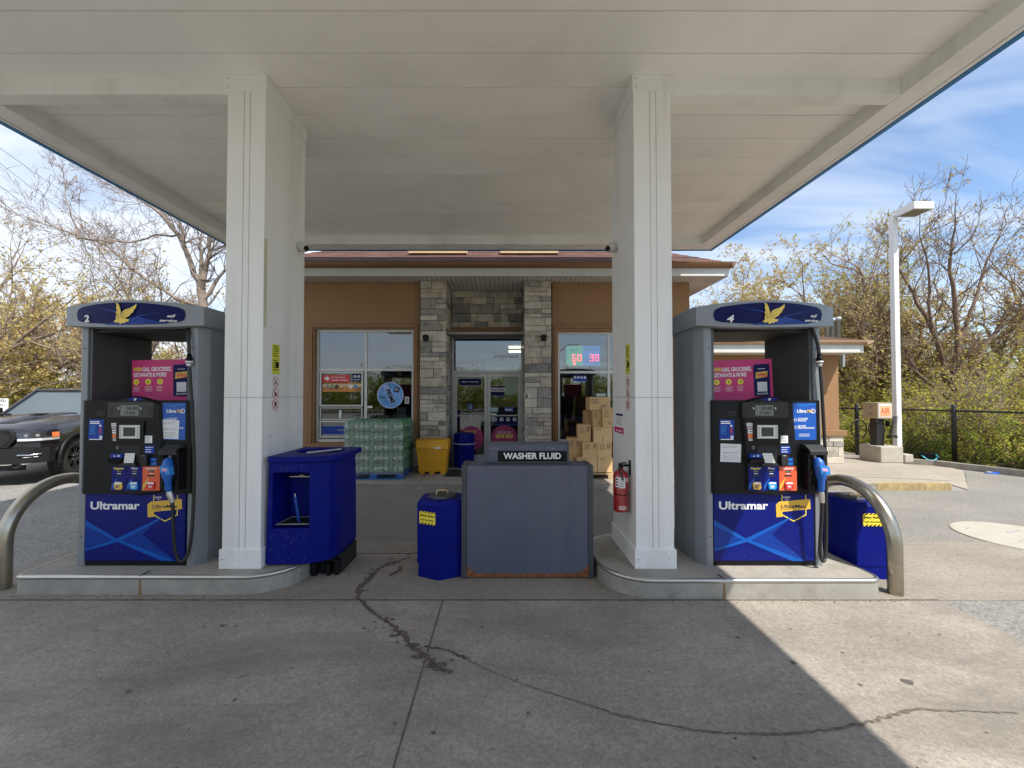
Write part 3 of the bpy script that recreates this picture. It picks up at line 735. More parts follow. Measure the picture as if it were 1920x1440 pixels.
    b.disc(xm+.088, z1-.078, .022, YH-.0014, white_print, r0=.75)
    b.text('CLEANER', x0+.055, YH-.001, z1-.158, .016, white_print, 'L', bold=.02, italic=.2); b.text('ENGINE', x0+.055, YH-.001, z1-.176, .016, white_print, 'L', bold=.02, italic=.2)
    b.text('BETTER', x0+.055, YH-.001, z1-.228, .016, white_print, 'L', bold=.02, italic=.2); b.text('PERFORMANCE', x0+.055, YH-.001, z1-.246, .016, white_print, 'L', bold=.02, italic=.2)
    for z_ in (.162, .232): b.disc(x0+.032, z1-z_, .013, YH-.001, white_print, r0=.7)
    lines(b, xm-.05, xm+.05, z0+.03, z0+.06, 3, YH-.001, white_print, f=.3, ragged_=False)
    b.build('additive_poster', head)
    # paper note, taped on
    b = MB()
    (c0, d0, c1, d1) = note; x0, z1 = C4(c0, d0); x1, z0 = C4(c1, d1)
    xm = (x0+x1)/2; b.rect(x0, x1, z0, z1, YH-.003, offwhite, rot=R(-2))
    b.text('PREPAY ONLY', xm, YH-.0038, (z0+z1)/2-.005, .014, grey_print, bold=.01, width=(x1-x0)*.78)
    lines(b, x0+.02, x1-.02, z1-.045, z1-.012, 2, YH-.0038, grey_print, 3, f=.25); lines(b, x0+.02, x1-.02, z0+.012, (z0+z1)/2-.02, 3, YH-.0038, grey_print, 7, f=.18)
    b.build('paper_note', head)
    # nozzle boot
    b = MB(); bx0, bx1 = .335, .495; bz0, bz1 = .745, 1.165
    b.box(bx0, bx0+.02, -.47, -.375, bz0, bz1-.03, black_plastic); b.box(bx1-.02, bx1, -.47, -.375, bz0, bz1-.03, black_plastic)
    b.box(bx0+.0205, bx1-.0205, -.40, -.374, bz0, bz1-.03, black_inner)
    b.prism([(-.375,bz1),(-.43,bz1),(-.50,bz1-.05),(-.50,bz1-.09),(-.375,bz1-.03)], bx0, bx1, 'x', dark_grey)
    b.box(bx0+.021, bx1-.021, -.47, -.4005, bz0, bz0+.06, black_plastic)
    b.build('nozzle_boot', t, bevel=.006)
    # nozzle
    b = MB(); b.tube([(.405,-.43,1.11),(.408,-.45,1.06),(.412,-.47,1.02)], [.012,.013,.015], aluminium, 10); nz_ = b.build('nozzle_spout', t)
    b = MB(); b.tube([(.412,-.472,1.045),(.415,-.485,1.02),(.42,-.50,.96),(.425,-.505,.90),(.428,-.50,.84),(.430,-.495,.77),(.432,-.49,.745)], [.024,.040,.046,.044,.028,.027,.023], nozzle_blue, 14)
    b.prism([(.385,.985),(.47,.975),(.482,.905),(.40,.91)], -.545, -.50, 'y', M('nozzle_hood', (.02,.22,.60), .3), top=[(.375,.99),(.475,.98),(.488,.90),(.39,.905)])
    b.shape([(.405,.967),(.452,.962),(.458,.94),(.41,.935)], -.5458, M('nozzle_ad', (.65,.35,.5), .4))
    b.tube([(.40,-.455,.93),(.385,-.44,.88),(.39,-.435,.80),(.415,-.46,.765)], .007, black_plastic, 6)
    b.build('nozzle_body', t)
    b = MB(); b.tube([(.432,-.49,.75),(.436,-.485,.71),(.446,-.48,.68),(.452,-.475,.64)], [.022,.028,.024,.022], aluminium, 12); b.build('swivel', t)
    b = MB()
    path = [(.452,-.475,.645),(.455,-.47,.55),(.452,-.455,.36),(.455,-.44,.2),(.470,-.43,.115),(.495,-.42,.075),(.525,-.405,.095),(.548,-.39,.17),(.562,-.38,.34),(.570,-.374,.60),(.572,-.374,.85),(.566,-.376,1.12),(.548,-.38,1.5),(.53,-.385,1.80),(.520,-.385,1.92)]
    def smooth_path(P, n=6):
        P = [Vector(p) for p in P]; out = []
        for i in range(len(P)-1):
            p0 = P[max(i-1,0)]; p1 = P[i]; p2 = P[i+1]; p3 = P[min(i+2,len(P)-1)]
            for k in range(n):
                u = k/n; out.append(.5*((2*p1)+(p2-p0)*u+(2*p0-5*p1+4*p2-p3)*u*u+(3*p1-p0-3*p2+p3)*u**3))
        return out+[P[-1]]
    b.tube(smooth_path(path), .0145, hose_black, 10)
    b.tube(smooth_path([(.516,-.385,2.02),(.512,-.383,2.08),(.50,-.375,2.16),(.485,-.36,2.24),(.475,-.35,2.28)]), .0145, hose_black, 10)
    b.build('hose', t)
    b = MB(); b.lathe([(.018,0),(.022,.01),(.022,.035),(.030,.037),(.030,.05),(.024,.052),(.024,.065),(.031,.067),(.031,.08),(.022,.082),(.018,.12)], (.518,-.385,1.905), black_plastic, 14)
    b.lathe([(.025,.036),(.0315,.037),(.0315,.0505),(.025,.052)], (.518,-.385,1.904), white_print, 14); b.lathe([(.019,0),(.0235,.012),(.0235,.034),(.018,.036)], (.518,-.385,1.902), aluminium, 14); b.build('breakaway_coupling', t)
    # top sign shell
    b = MB(); n = 28; vs = []; fs = []
    for i in range(n+1):
        x = -SW + 2*SW*i/n; u = (x/SW)**2; yf = sfront(x); zt = SZT-.045*u; zb = SZB+.035*u
        vs += [(x, yf, zb),(x, yf+.004, (zb+zt)/2),(x, yf, zt),(x, yf+.05, zt+.012),(x, -yf-.05, zt+.012),(x, -yf, zt),(x, -yf, zb),(x, -yf-.04, zb-.004),(x, yf+.04, zb-.004)]
    k = 9
    for i in range(n):
        for a in range(k): fs.append((i*k+a, i*k+(a+1) % k, (i+1)*k+(a+1) % k, (i+1)*k+a))
    fs = [f[::-1] for f in fs]
    b.add(vs, fs, grey_plastic, True); b.add([vs[a] for a in range(k)], [tuple(range(k))], grey_plastic); b.add([vs[n*k+a] for a in range(k)], [tuple(range(k))[::-1]], grey_plastic)
    sg = b.build('top_sign', t)
    sg.data.set_sharp_from_angle(angle=R(32))
    b = MB(); b.prism([(-.49,-.30),(-.2,-.37),(.2,-.37),(.49,-.30),(.49,.30),(.2,.37),(-.2,.37),(-.49,.30)], 2.235, 2.257, 'z', black_inner); b.build('under_tray', sg)
    # blue face
    for side in (1, -1):
        b = MB(); 
        if side < 0: b.T = Matrix.Rotation(math.pi, 4, 'Z')
        pts_t, pts_b = [], []
        for i in range(21):
            u = -1+2*i/20; x = .50*u; end = max(0, (abs(u)-.90)/.10)
            pts_t.append((x, SZT-.020-.042*u*u-.015*end)); pts_b.append((x, SZB+.028+.035*u*u+.012*end))
        wv = on_sign(.003)
        for i in range(20): b.add([wv((pts_b[i][0],0,pts_b[i][1])), wv((pts_b[i+1][0],0,pts_b[i+1][1])), wv((pts_t[i+1][0],0,pts_t[i+1][1])), wv((pts_t[i][0],0,pts_t[i][1]))], [(0,1,2,3)], navy_dark)
        for s_ in (-1, 1):
            e = [wv((s_*.50,0,pts_b[0][1])), wv((s_*.512,0,pts_b[0][1]+.05)), wv((s_*.515,0,2.39)), wv((s_*.512,0,pts_t[0][1]-.04)), wv((s_*.50,0,pts_t[0][1]))]
            b.add(e, [(0,1,2,3,4)] if s_ > 0 else [(4,3,2,1,0)], navy_dark)
        ws = on_sign(.0045)
        def fan(p, m_, off):
            w2 = on_sign(off); nseg = 8
            b.add([w2((a_,0,c_)) for a_, c_ in p], [tuple(range(len(p)))], m_)
        for tri in (((-.20,2.285),(.0,2.33),(.12,2.36),(.02,2.285)), ((.12,2.36),(.26,2.325),(.38,2.30),(.10,2.288),(.02,2.287))): fan(tri, beam_a, .010)
        for tri in (((.10,2.362),(.38,2.425),(.40,2.432),(.12,2.356)), ((-.36,2.465),(-.10,2.415),(.08,2.358),(-.10,2.405))): fan(tri, beam_a, .011)
        b.build('sign_face', sg)
        b = MB()
        if side < 0: b.T = Matrix.Rotation(math.pi, 4, 'Z')
        b.text(num, -.375, 0, 2.315, .062, white_print, bold=.03, italic=.2 if num == '4' else 0, xs=1.25, warp=on_sign(.016)); b.build('pump_number', sg)
        b = MB()
        if side < 0: b.T = Matrix.Rotation(math.pi, 4, 'Z')
        bird(b, .0, 2.388, .20, 0, gold_bird, on_sign(.016)); feathers(b, .0, 2.388, .20, 0, navy_dark, on_sign(.0175)); b.build('bird_emblem', sg)
        b = MB()
        if side < 0: b.T = Matrix.Rotation(math.pi, 4, 'Z')
        b.text('self', .445, 0, 2.358, .027, white_print, 'R', bold=.02, italic=.25, width=.072, warp=on_sign(.016)); b.text('service', .455, 0, 2.316, .025, white_print, 'R', bold=.02, italic=.25, width=.145, warp=on_sign(.016)); b.build('service_lettering', sg)
    place(t, loc)
    return t
PY_ = 4.245
make_pump('4', (2.50, PY_, .165), (232,708,325,790))
make_pump('2', (-3.51, PY_, .165), (556,600,640,685))

# pink posters standing on the pump heads
def pink_poster(x, y, z, rz, tilt, label):
    b = MB(); b.T = Matrix.Translation((x, y, z)) @ Matrix.Rotation(rz, 4, 'Z') @ Matrix.Rotation(tilt, 4, 'Y')
    w_, h_ = .31, .42
    b.box(-w_, w_, -.004, .004, 0, h_, pink)
    yy = -.005
    b.text('WIN', -w_+.014, yy, h_-.115, .040, yellow_text, 'L', bold=.03, width=.085); b.text('GAS, GROCERIES,', -w_+.107, yy, h_-.115, .040, white_print, 'L', bold=.03, width=.30)
    b.text('GETAWAYS & MORE!', -w_+.014, yy, h_-.172, .040, white_print, 'L', bold=.03, width=.34)
    for k in range(3):
        X = -w_+.045+k*.122; b.disc(X, h_-.225, .030, yy, yellow_text); b.text('123'[k], X, yy-.001, h_-.237, .026, navy_dark, bold=.03)
        lines(b, X-.035, X+.045, h_-.325, h_-.268, 4, yy, M('pale_pink', (.72,.45,.5), .5), k+3, f=.4)
    lines(b, -w_+.014, .06, .02, .045, 2, yy, M('dim_pink', (.5,.12,.22), .5), 9, f=.3)
    ph = [(w_-.195,.05),(w_-.185,.04),(w_-.04,.035),(w_-.028,.05),(w_-.028,h_-.06),(w_-.04,h_-.05),(w_-.185,h_-.055),(w_-.195,h_-.065)]
    b.shape(ph, yy-.0005, navy_dark); b.text('WINS', w_-.11, yy-.0022, h_-.185, .040, red_print, bold=.03, width=.10, italic=.1)
    b.shape([(w_-.175,h_-.20),(w_-.055,h_-.185),(w_-.05,h_-.125),(w_-.17,h_-.135)], yy-.0014, gold); lines(b, w_-.15, w_-.07, h_-.105, h_-.095, 1, yy-.0014, white_print)
    b.rect(w_-.16, w_-.06, .085, .185, yy-.0014, offwhite)
    b.text('PLAY NOW!', w_-.11, yy-.0014, .055, .018, white_print, bold=.02, width=.11)
    for r_ in range(7):
        for c_ in range(9): b.disc(w_-.19+c_*.022+(.011 if r_ % 2 else 0), h_-.008-r_*.0065 if r_ < 5 else h_-.04, .0022, yy-.0003, M('dot_pink', (.45,.05,.1), .5), n=6)
    for k in range(14): b.disc(w_-.012, .02+k*.028, .003, yy-.0003, M('dot_pink'), n=6)
    b.build('promotion_poster', label=label, cat='poster', group='pink prize posters on the pump heads', loc=(x, y, z))
pink_poster(2.47, 4.17, .165+1.575, 0, R(-2), 'pink prize poster standing on the control head of pump 4')
pink_poster(-3.50, 4.17, .165+1.575, 0, R(-1.2), 'pink prize poster standing on the control head of pump 2')

# ------------------------------------------------------------------ squeegee and waste bin hung at the left column
t = thing('windshield_service_bin', 'big dark blue waste bin with squeegee recess beside the left canopy column', 'service bin', (-1.9, 4.2, 0))
zb, zt = .185, 1.145
plan = [(-2.262,3.885),(-1.85,3.905),(-1.765,3.94),(-1.70,3.995),(-1.662,4.07),(-1.65,4.16),(-1.65,4.60),(-2.262,4.60)]; NP = len(plan)
def taper(P, o): # widen towards the base
    c = Vector((-1.95,4.25)); return [(c.x+(p[0]-c.x)*(1+o), c.y+(p[1]-c.y)*(1+o)) for p in P]
hx0, hx1, hz0, hz1 = -2.205, -1.862, .52, 1.05
b = MB()
pt_, pb_ = taper(plan, -.03), taper(plan, .0)
pt_[0] = (plan[0][0]+.02, pt_[0][1]); pt_[-1] = (plan[-1][0]+.02, pt_[-1][1])
def wallp(i, f):  # bottom->top interpolation
    return lambda z: ((pb_[i][0]*(1-(z-zb)/(zt-zb))+pt_[i][0]*(z-zb)/(zt-zb)), (pb_[i][1]*(1-(z-zb)/(zt-zb))+pt_[i][1]*(z-zb)/(zt-zb)), z)
for i in range(1, NP):
    j_ = (i+1) % NP; A, B_ = wallp(i, 0), wallp(j_, 0)
    for z0, z1 in ((zb,hz0),(hz0,hz1),(hz1,zt)): b.add([A(z0), B_(z0), B_(z1), A(z1)], [(0,1,2,3)], bin_blue)
A, B_ = wallp(0, 0), wallp(1, 0)
def fp(x, z):
    a, c = A(z), B_(z); u = (x-a[0])/(c[0]-a[0]); return (x, a[1]+(c[1]-a[1])*u, z)
rows = [zb, hz0, hz1, zt]
for r_ in range(3):
    z0, z1 = rows[r_], rows[r_+1]
    b.add([A(z0), fp(hx0,z0), fp(hx0,z1), A(z1)], [(0,1,2,3)], bin_blue)
    b.add([fp(hx1,z0), B_(z0), B_(z1), fp(hx1,z1)], [(0,1,2,3)], bin_blue)
    if r_ != 1: b.add([fp(hx0,z0), fp(hx1,z0), fp(hx1,z1), fp(hx0,z1)], [(0,1,2,3)], bin_blue)
def bk(x, z): p = fp(x, z); return (x+(.03 if x < -2 else -.0), p[1]+.30, z)
b.add([fp(hx0,hz0), fp(hx1,hz0), fp(hx1,hz1), fp(hx0,hz1), bk(hx0,hz0), bk(hx1,hz0), bk(hx1,hz1), bk(hx0,hz1)], [(0,1,5,4),(1,2,6,5),(2,3,7,6),(3,0,4,7),(4,5,6,7)], bin_blue)
b.add([A(zb), *[wallp(i,0)(zb) for i in range(1,NP)]], [tuple(range(NP))[::-1]], bin_blue)
b.build('bin_body', t, bevel=.014, seg=3, weld=True)
b = MB()
o_ = [(-2.245,3.87),(-1.83,3.885),(-1.735,3.925),(-1.66,3.985),(-1.615,4.07),(-1.60,4.16),(-1.60,4.62),(-2.245,4.62)]
inn = [(-1.93+.235*math.cos(a)*1.05, 4.33+.20*math.sin(a)) for a in [2*math.pi*k/24 for k in range(24)]]
def ring(mb, outer, inner, z0, z1, mat):
    # lid = outer walls + top ring bridging outline to the oval opening
    n = len(outer)
    mb.add([(p[0],p[1],z0) for p in outer]+[(p[0],p[1],z1) for p in outer], [(i,(i+1)%n,n+(i+1)%n,n+i) for i in range(n)]+[tuple(range(n))[::-1]], mat)
    c = Vector((-1.93,4.33)); m = len(inner); out2 = []
    for p in inner:
        d = (Vector(p)-c).normalized(); best = 1e9
        for i in range(n):
            a, q = Vector(outer[i]), Vector(outer[(i+1) % n]); e = q-a; den = d.x*e.y-d.y*e.x
            if abs(den) < 1e-9: continue
            s_ = ((a.x-c.x)*e.y-(a.y-c.y)*e.x)/den; u_ = ((a.x-c.x)*d.y-(a.y-c.y)*d.x)/den
            if s_ > 0 and -1e-6 <= u_ <= 1+1e-6: best = min(best, s_)
        out2.append(c+d*best)
    pts = [(p.x,p.y,z1) for p in out2]+[(p[0],p[1],z1) for p in inner]+[(p[0],p[1],z1-.05) for p in inner]
    mb.add(pts, [(i,(i+1)%m,m+(i+1)%m,m+i) for i in range(m)]+[(m+i,m+(i+1)%m,2*m+(i+1)%m,2*m+i) for i in range(m)], mat)
    mb.add([(p[0],p[1],z1-.05) for p in inner], [tuple(range(m))], black_inner)
ring(b, o_, inn, zt+.001, zt+.062, bin_blue)
b.build('lid', t, bevel=.016, seg=3, weld=True)
b = MB(); rs = random.Random(91); sm = M('bin_scuff', (.02,.03,.22), .7); sp_ = M('bin_scuff_pale', (.10,.11,.24), .7)
for k in range(60):
    x, z = rs.uniform(-2.24,-1.87), rs.choice([rs.uniform(.2,.5), rs.uniform(.2,.5), rs.uniform(1.06,1.13)]); l_ = rs.uniform(.004,.05); yq = fp(x, z)[1]-.0022
    b.rect(x, x+rs.uniform(.0012,.003), z, min(z+l_, .515 if z < .6 else 1.14), yq, rs.choice([sm, sm, sp_]), rot=rs.uniform(-.6,.6))
b.build('scratches', t, kind='stuff')
b = MB(); b.tube([(-2.02,4.18,1.20),(-1.78,4.47,1.20)], .012, aluminium, 6); b.build('lid_divider', t)
b = MB(); b.tube([(-2.12,4.05,.985),(-1.90,4.055,.985)], .010, steel, 8); b.tube([(-2.03,4.05,.99),(-2.0,4.05,1.003),(-1.97,4.05,.99)], .008, steel, 6); b.build('towel_bar', t)
b = MB(); b.add([(-2.17,3.93,.545),(-1.88,3.94,.545),(-1.88,4.16,.545),(-2.17,4.16,.545)], [(0,1,2,3)], black_inner)
b.tube([(-2.185,3.925,.552),(-1.872,3.935,.552),(-1.872,4.17,.552),(-2.15,4.17,.552)], .006, grey_print, 6, closed=True); b.build('water_tray', t)
b = MB(); b.tube([(-2.01,4.02,.55),(-2.018,4.0,.68),(-2.035,3.99,.80)], [.014,.015,.018], M('squeegee_blue', (.01,.06,.35), .4), 8); b.tube([(-2.035,3.99,.80),(-2.037,3.99,.83)], .006, offwhite, 6)
b.build('squeegee', label='blue squeegee handle standing in the recess of the service bin', cat='squeegee', loc=(-2.01,4.02,.55))
b = MB(); rs = random.Random(8)
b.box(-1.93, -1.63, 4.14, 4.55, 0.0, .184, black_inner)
for k in range(16):
    x = rs.uniform(-1.94,-1.66); y_ = rs.uniform(4.08,4.2) if k < 9 else rs.uniform(4.1,4.5)
    b.box(x-.02, x+.02, y_-.03, y_+.03, 0, rs.uniform(.10,.18), black_plastic)
b.build('bin_foot', t, bevel=.004)

# ------------------------------------------------------------------ spill bins
def spill_bin(label, cx, cy, pl, h, lidr, sign_face, rz=0., handle=True):
    t = thing('spill_absorbent_bin', label, 'bin', (cx, cy, 0), rz, group='blue spill absorbent bins')
    b = MB(); wp = lambda P, s_: [(cx+p[0]*s_, cy+p[1]*s_) for p in P]
    b.prism(wp(pl, .94), 0, .13, 'z', bin_blue, top=wp(pl, .95)); 
    b.prism(wp(pl, .985), .13, h-.04, 'z', bin_blue, top=wp(pl, 1.0)); b.prism(wp(pl, 1.0), h-.0395, h, 'z', bin_blue, top=wp(pl, .90))
    b.T = None; b.build('bin_body', t, bevel=.012, seg=3)
    b = MB(); n = 8; oc = [(cx+lidr*math.cos(R(22.5+45*k)), cy+lidr*.9*math.sin(R(22.5+45*k))) for k in range(n)]
    b.prism(oc, h+.001, h+.022, 'z', M('lid_black', (.05,.052,.055), .55), top=[(cx+(p[0]-cx)*.93, cy+(p[1]-cy)*.93) for p in oc]); lid_ = b.build('lid', t)
    if handle:
        b = MB(); b.tube([(cx-.055,cy-.02,h+.02),(cx-.055,cy-.02,h+.055),(cx-.04,cy-.02,h+.07),(cx+.04,cy+.01,h+.06),(cx+.055,cy+.01,h+.045),(cx+.055,cy+.01,h+.02)], .007, M('brass', (.65,.5,.22), .35, .7), 8); b.build('handle', lid_)
    # hazard label wrapped on one face
    (ax, ay), (bx_, by_) = sign_face; A_ = Vector((cx+ax, cy+ay, 0)); B2 = Vector((cx+bx_, cy+by_, 0)); d = (B2-A_); L_ = d.length; ang = math.atan2(d.y, d.x)
    b = MB(); b.T = Matrix.Translation(A_) @ Matrix.Rotation(ang, 4, 'Z')
    w_ = .19; x0 = L_/2-w_/2-.0; z1 = h-.10; z0 = z1-.125
    b.rect(x0, x0+w_, z0+.012, z1-.012, -.004, yellow_text)
    for k in range(5):
        xk = x0+k*w_/5
        for zz in (z0, z1-.016): b.shape([(xk,zz),(xk+w_/10,zz),(xk+w_/5,zz+.016),(xk+w_/10,zz+.016)], -.0045, yellow_text); b.shape([(xk+w_/10,zz),(xk+w_/5,zz),(xk+w_*.3 if k < 4 else xk+w_/5,zz+.016),(xk+w_/5,zz+.016)], -.0043, black_print)
    b.text('Safety Station', x0+w_/2, -.0055, z1-.050, .022, black_print, bold=.02, width=w_*.92); b.text('Spill Absorbent', x0+w_/2, -.0055, z1-.090, .017, black_print, bold=.01, width=w_*.82)
    b.build('hazard_label', t)
    if rz: t.rotation_euler[2] = rz
    return t
hexa = [(.0,-.25),(.232,-.14),(.232,.13),(.0,.25),(-.232,.13),(-.232,-.14)]
spill_bin('narrow dark blue spill absorbent bin with brass handled lid left of the washer fluid box', -.623, 4.19, hexa, .755, .15, ((-.232,-.14),(0,-.25)))
spill_bin('wide blue spill absorbent bin in sunlight behind the right hoop bollard', 3.60, 4.215, [(-.15,-.235),(.155,-.245),(.20,-.19),(.20,.22),(-.21,.22),(-.205,.0)], .745, .15, ((-.15,-.235),(.155,-.245)), handle=False)
b = MB(); rs = random.Random(2); leafm = M('dry_leaf', (.35,.22,.09), .8, var=.4, vs=40)
for k in range(26):
    x, y_, z = 3.60+rs.uniform(-.09,.08), 4.13+rs.uniform(-.05,.07), .768+rs.uniform(0,.022); a = rs.uniform(0,6.3); s_ = rs.uniform(.012,.028)
    b.add([(x+s_*math.cos(a),y_+s_*math.sin(a),z),(x-s_*math.sin(a),y_+s_*math.cos(a),z+rs.uniform(0,.02)),(x-s_*math.cos(a),y_-s_*math.sin(a),z+.006)], [(0,1,2)], leafm)
b.build('dry_leaves', label='small heap of dry brown leaves on the lid of the right spill bin', cat='leaves', kind='stuff', loc=(3.6,4.13,.768))

# ------------------------------------------------------------------ washer fluid cabinet
cab = M('cabinet_grey', (.085,.093,.135), .5, .1, var=.07, vs=3, dirt=.28, dirtc=(.16,.165,.19), ds=5, streak=True)
cab_trim = M('cabinet_trim', (.06,.068,.08), .5)
t = thing('washer_fluid_cabinet', 'low grey metal cabinet with rusty foot below the washer fluid sign', 'cabinet', (.24, 4.15, 0))
x0, x1, y0, y1, zt = -.405, .888, 4.00, 4.30, 1.10
b = MB(); b.box(x0+.05, x1-.05, y0, y1, .02, zt, cab); bd = b.build('cabinet_body', t, bevel=.006)
for s_ in (x0, x1-.049):
    b = MB()
    for k in range(4): b.box(s_+k*.0123, s_+k*.0123+.0115, y0-.008+(.006 if k % 2 else 0), y1+.008, .0, zt+.002, cab_trim)
    b.build('corner_post', t)
b = MB(); rs = random.Random(7); n = 80; pts = []
for k in range(n+1):
    u = k/n; e = min(u, 1-u); hgt = .028+.10*math.exp(-(e/.035)**1.1)+rs.uniform(-.006,.010); pts.append((x0+.051+u*(x1-x0-.102), .02+hgt))
b.add([(p[0],y0-.0015,p[1]) for p in pts]+[(p[0],y0-.0015,.018) for p in pts], [(n+1+i, n+2+i, i+1, i) for i in range(n)], rust)
b.build('rust_edge', bd)
b = MB(); rs = random.Random(17)
for k in range(90):
    x, z = rs.uniform(x0+.08, x1-.08), rs.choice([rs.uniform(.05,.3), rs.uniform(.1,1.)]); l = rs.uniform(.002,.014); b.rect(x, x+rs.uniform(.001,.003), z, z+l, y0-.0012, M('scratch', (.27,.28,.31), .6), rot=rs.uniform(-1.3,1.3))
b.build('scratches', bd, kind='stuff')
t = thing('washer_fluid_sign', 'grey framed box sign reading WASHER FLUID standing on the low grey cabinet', 'sign', (.24, 4.2, 1.102))
sx0, sx1, sy0, sz0, sz1 = -.180, .672, 4.13, 1.103, 1.315
b = MB(); b.box(sx0, sx1, sy0+.012, sy0+.09, sz0, sz1, cab); bx = b.build('sign_box', t, bevel=.003)
b = MB()
for a in ((sx0,sx1,sz0,sz0+.016),(sx0,sx1,sz1-.020,sz1),(sx0,sx0+.018,sz0+.0165,sz1-.0205),(sx1-.018,sx1,sz0+.0165,sz1-.0205)): b.box(a[0],a[1],sy0,sy0+.0115,a[2],a[3],cab_trim)
b.build('sign_frame', t, bevel=.002)
b = MB(); px0, px1 = -.052, .648; b.box(px0, px1, sy0+.006, sy0+.0115, sz0+.018, sz0+.125, black_print)
b.text('WASHER FLUID', (px0+px1)/2, sy0+.0045, sz0+.045, .060, white_print, bold=.03, width=.585); b.build('name_plate', t)
b = MB()
for x, z in ((-.13,.15),(-.09,.148),(.2,.165),(.5,.145),(.46,.15)): b.rect(x, x+.035, sz0+z, sz0+z+.003, sy0+.0108, M('scratch'), rot=R(-15))
b.build('scratches', bx)

# ------------------------------------------------------------------ fire extinguisher and leaflet on the right column
ext_red = M('extinguisher_red', (.30,.008,.012), .28, coat=.6, var=.05)
xc, yc = 1.256-.092, 4.02
Zp = lambda py: W(1155, py, yc).z
t = thing('fire_extinguisher', 'red fire extinguisher hanging from the side of the right canopy column', 'extinguisher', (xc, yc, Zp(958)))
z0, z1 = Zp(958), Zp(882)
b = MB(); hh = z1-z0; b.lathe([(.060,.0),(.072,.006),(.073,.02),(.073,hh-.05),(.066,hh-.022),(.045,hh-.004),(.024,hh+.006),(.022,hh+.03)], (xc,yc,z0), ext_red, 28); tk = b.build('tank', t)
b = MB(); b.lathe([(.0745,0),(.0745,.010)], (xc,yc,z0+hh*.42), black_plastic, 28); b.build('strap', t)
b = MB()
b.T = Matrix.Translation((xc, yc, 0)) @ Matrix.Rotation(R(8), 4, 'Z')
def cyl_rect(a0, a1, za, zb_, m_, rr=.0742):
    n = 6; P = []
    for k in range(n+1):
        a = R(a0+(a1-a0)*k/n); P.append((rr*math.sin(a), -rr*math.cos(a)))
    b.add([(p[0],p[1],za) for p in P]+[(p[0],p[1],zb_) for p in P], [(i,i+1,n+2+i,n+1+i) for i in range(n)], m_)
cyl_rect(-38, 10, z0+hh*.60, z0+hh*.86, white_print); cyl_rect(-66, -42, z0+hh*.62, z0+hh*.86, white_print); cyl_rect(16, 50, z0+hh*.74, z0+hh*.84, M('pale_pink'))
for k in range(5): cyl_rect(-34+rs.uniform(0,4), 6-rs.uniform(0,12), z0+hh*(.63+.045*k), z0+hh*(.645+.045*k), black_print, .0746)
for k in range(3): cyl_rect(-62, -47, z0+hh*(.65+.07*k), z0+hh*(.69+.07*k), black_print, .0746)
cyl_rect(-40, 20, z0+hh*.07, z0+hh*.17, M('pale_label', (.5,.35,.33), .5))
b.build('instruction_label', tk)
b = MB(); b.box(xc-.02, xc+.02, yc-.02, yc+.02, z1+.03, z1+.062, black_plastic); b.tube([(xc-.03,yc-.03,z1+.066),(xc+.015,yc-.01,z1+.075),(xc+.06,yc+.02,z1+.070)], .008, black_plastic, 6); b.tube([(xc-.03,yc-.03,z1+.045),(xc+.06,yc,z1+.05)], .007, black_plastic, 6)
b.build('valve', t, bevel=.003)
b = MB(); b.tube([(xc-.02,yc-.02,z1+.05),(xc-.055,yc-.03,z1+.065),(xc-.062,yc-.03,z1+.04),(xc-.045,yc-.035,z1+.02),(xc-.02,yc-.03,z1+.04)], .003, aluminium, 5); b.build('pull_ring', t)
b = MB(); b.tube([(xc,yc-.02,z1+.045),(xc-.03,yc-.05,z1+.03),(xc-.02,yc-.078,z1-.02),(xc+.0,yc-.082,z1-.08)], .009, hose_black, 7); b.build('discharge_hose', t)
b = MB(); b.box(1.2515, 1.2555, yc-.03, yc+.03, z1-.05, z1+.10, black_plastic); b.box(xc+.03, 1.2512, yc-.012, yc+.012, z1+.04, z1+.06, black_plastic); b.build('wall_bracket', t)

b = MB(); b.T = Matrix.Translation((1.2535, 0, 0)) @ Matrix.Rotation(R(-90), 4, 'Z')
Zc, ya, yb = W(1155,793,4.3), W(1146,793,4.64), 0
q0, q1 = -4.55, -4.20; za, zb_ = W(1155,812,4.38).z, W(1155,774,4.38).z
b.box(q0, q1, -.004, 0, za, zb_, white_print); b.rect(q0+.002, q1-.002, za+.002, za+(zb_-za)*.30, -.0048, pink); b.rect(q0+.06, q1-.03, zb_-.03, zb_-.008, -.0048, navy_dark)
lines(b, q0+.06, q1-.04, za+.09, zb_-.04, 6, -.0048, grey_print, 3, f=.3); b.rect(q0+.08, q1-.06, za+.022, za+.032, -.0055, white_print)
b.build('notice_leaflet', label='white and pink notice sheet on the right column above the extinguisher', cat='notice', loc=(1.2535, 4.37, za))

# ------------------------------------------------------------------ store building
stucco = M('tan_stucco', (.30,.168,.082), .9, var=.06, vs=1.5, bump=.5, bs=140, fine=.08, dirt=.15, dirtc=(.26,.15,.07), ds=1.5)
trim_m = M('tan_trim', (.26,.142,.066), .75, var=.05, bump=.2, bs=120)
mortar = M('mortar', (.12,.11,.095), .95)
stones = [M('stone_cream', (.50,.455,.385), .85, var=.2, vs=7, bump=.9, bs=28, fine=.18), M('stone_buff', (.42,.38,.32), .85, var=.28, vs=6, bump=.9, bs=28, fine=.2), M('stone_pale', (.55,.50,.41), .85, var=.12, vs=8, bump=.9, bs=28, fine=.16),
          M('stone_grey', (.29,.27,.24), .85, var=.25, vs=6, bump=.9, bs=28, fine=.25), M('stone_slate', (.20,.19,.18), .85, var=.3, vs=5, bump=.9, bs=28, fine=.3), M('stone_tan', (.45,.39,.31), .85, var=.25, vs=6, bump=.9, bs=28, fine=.2)]
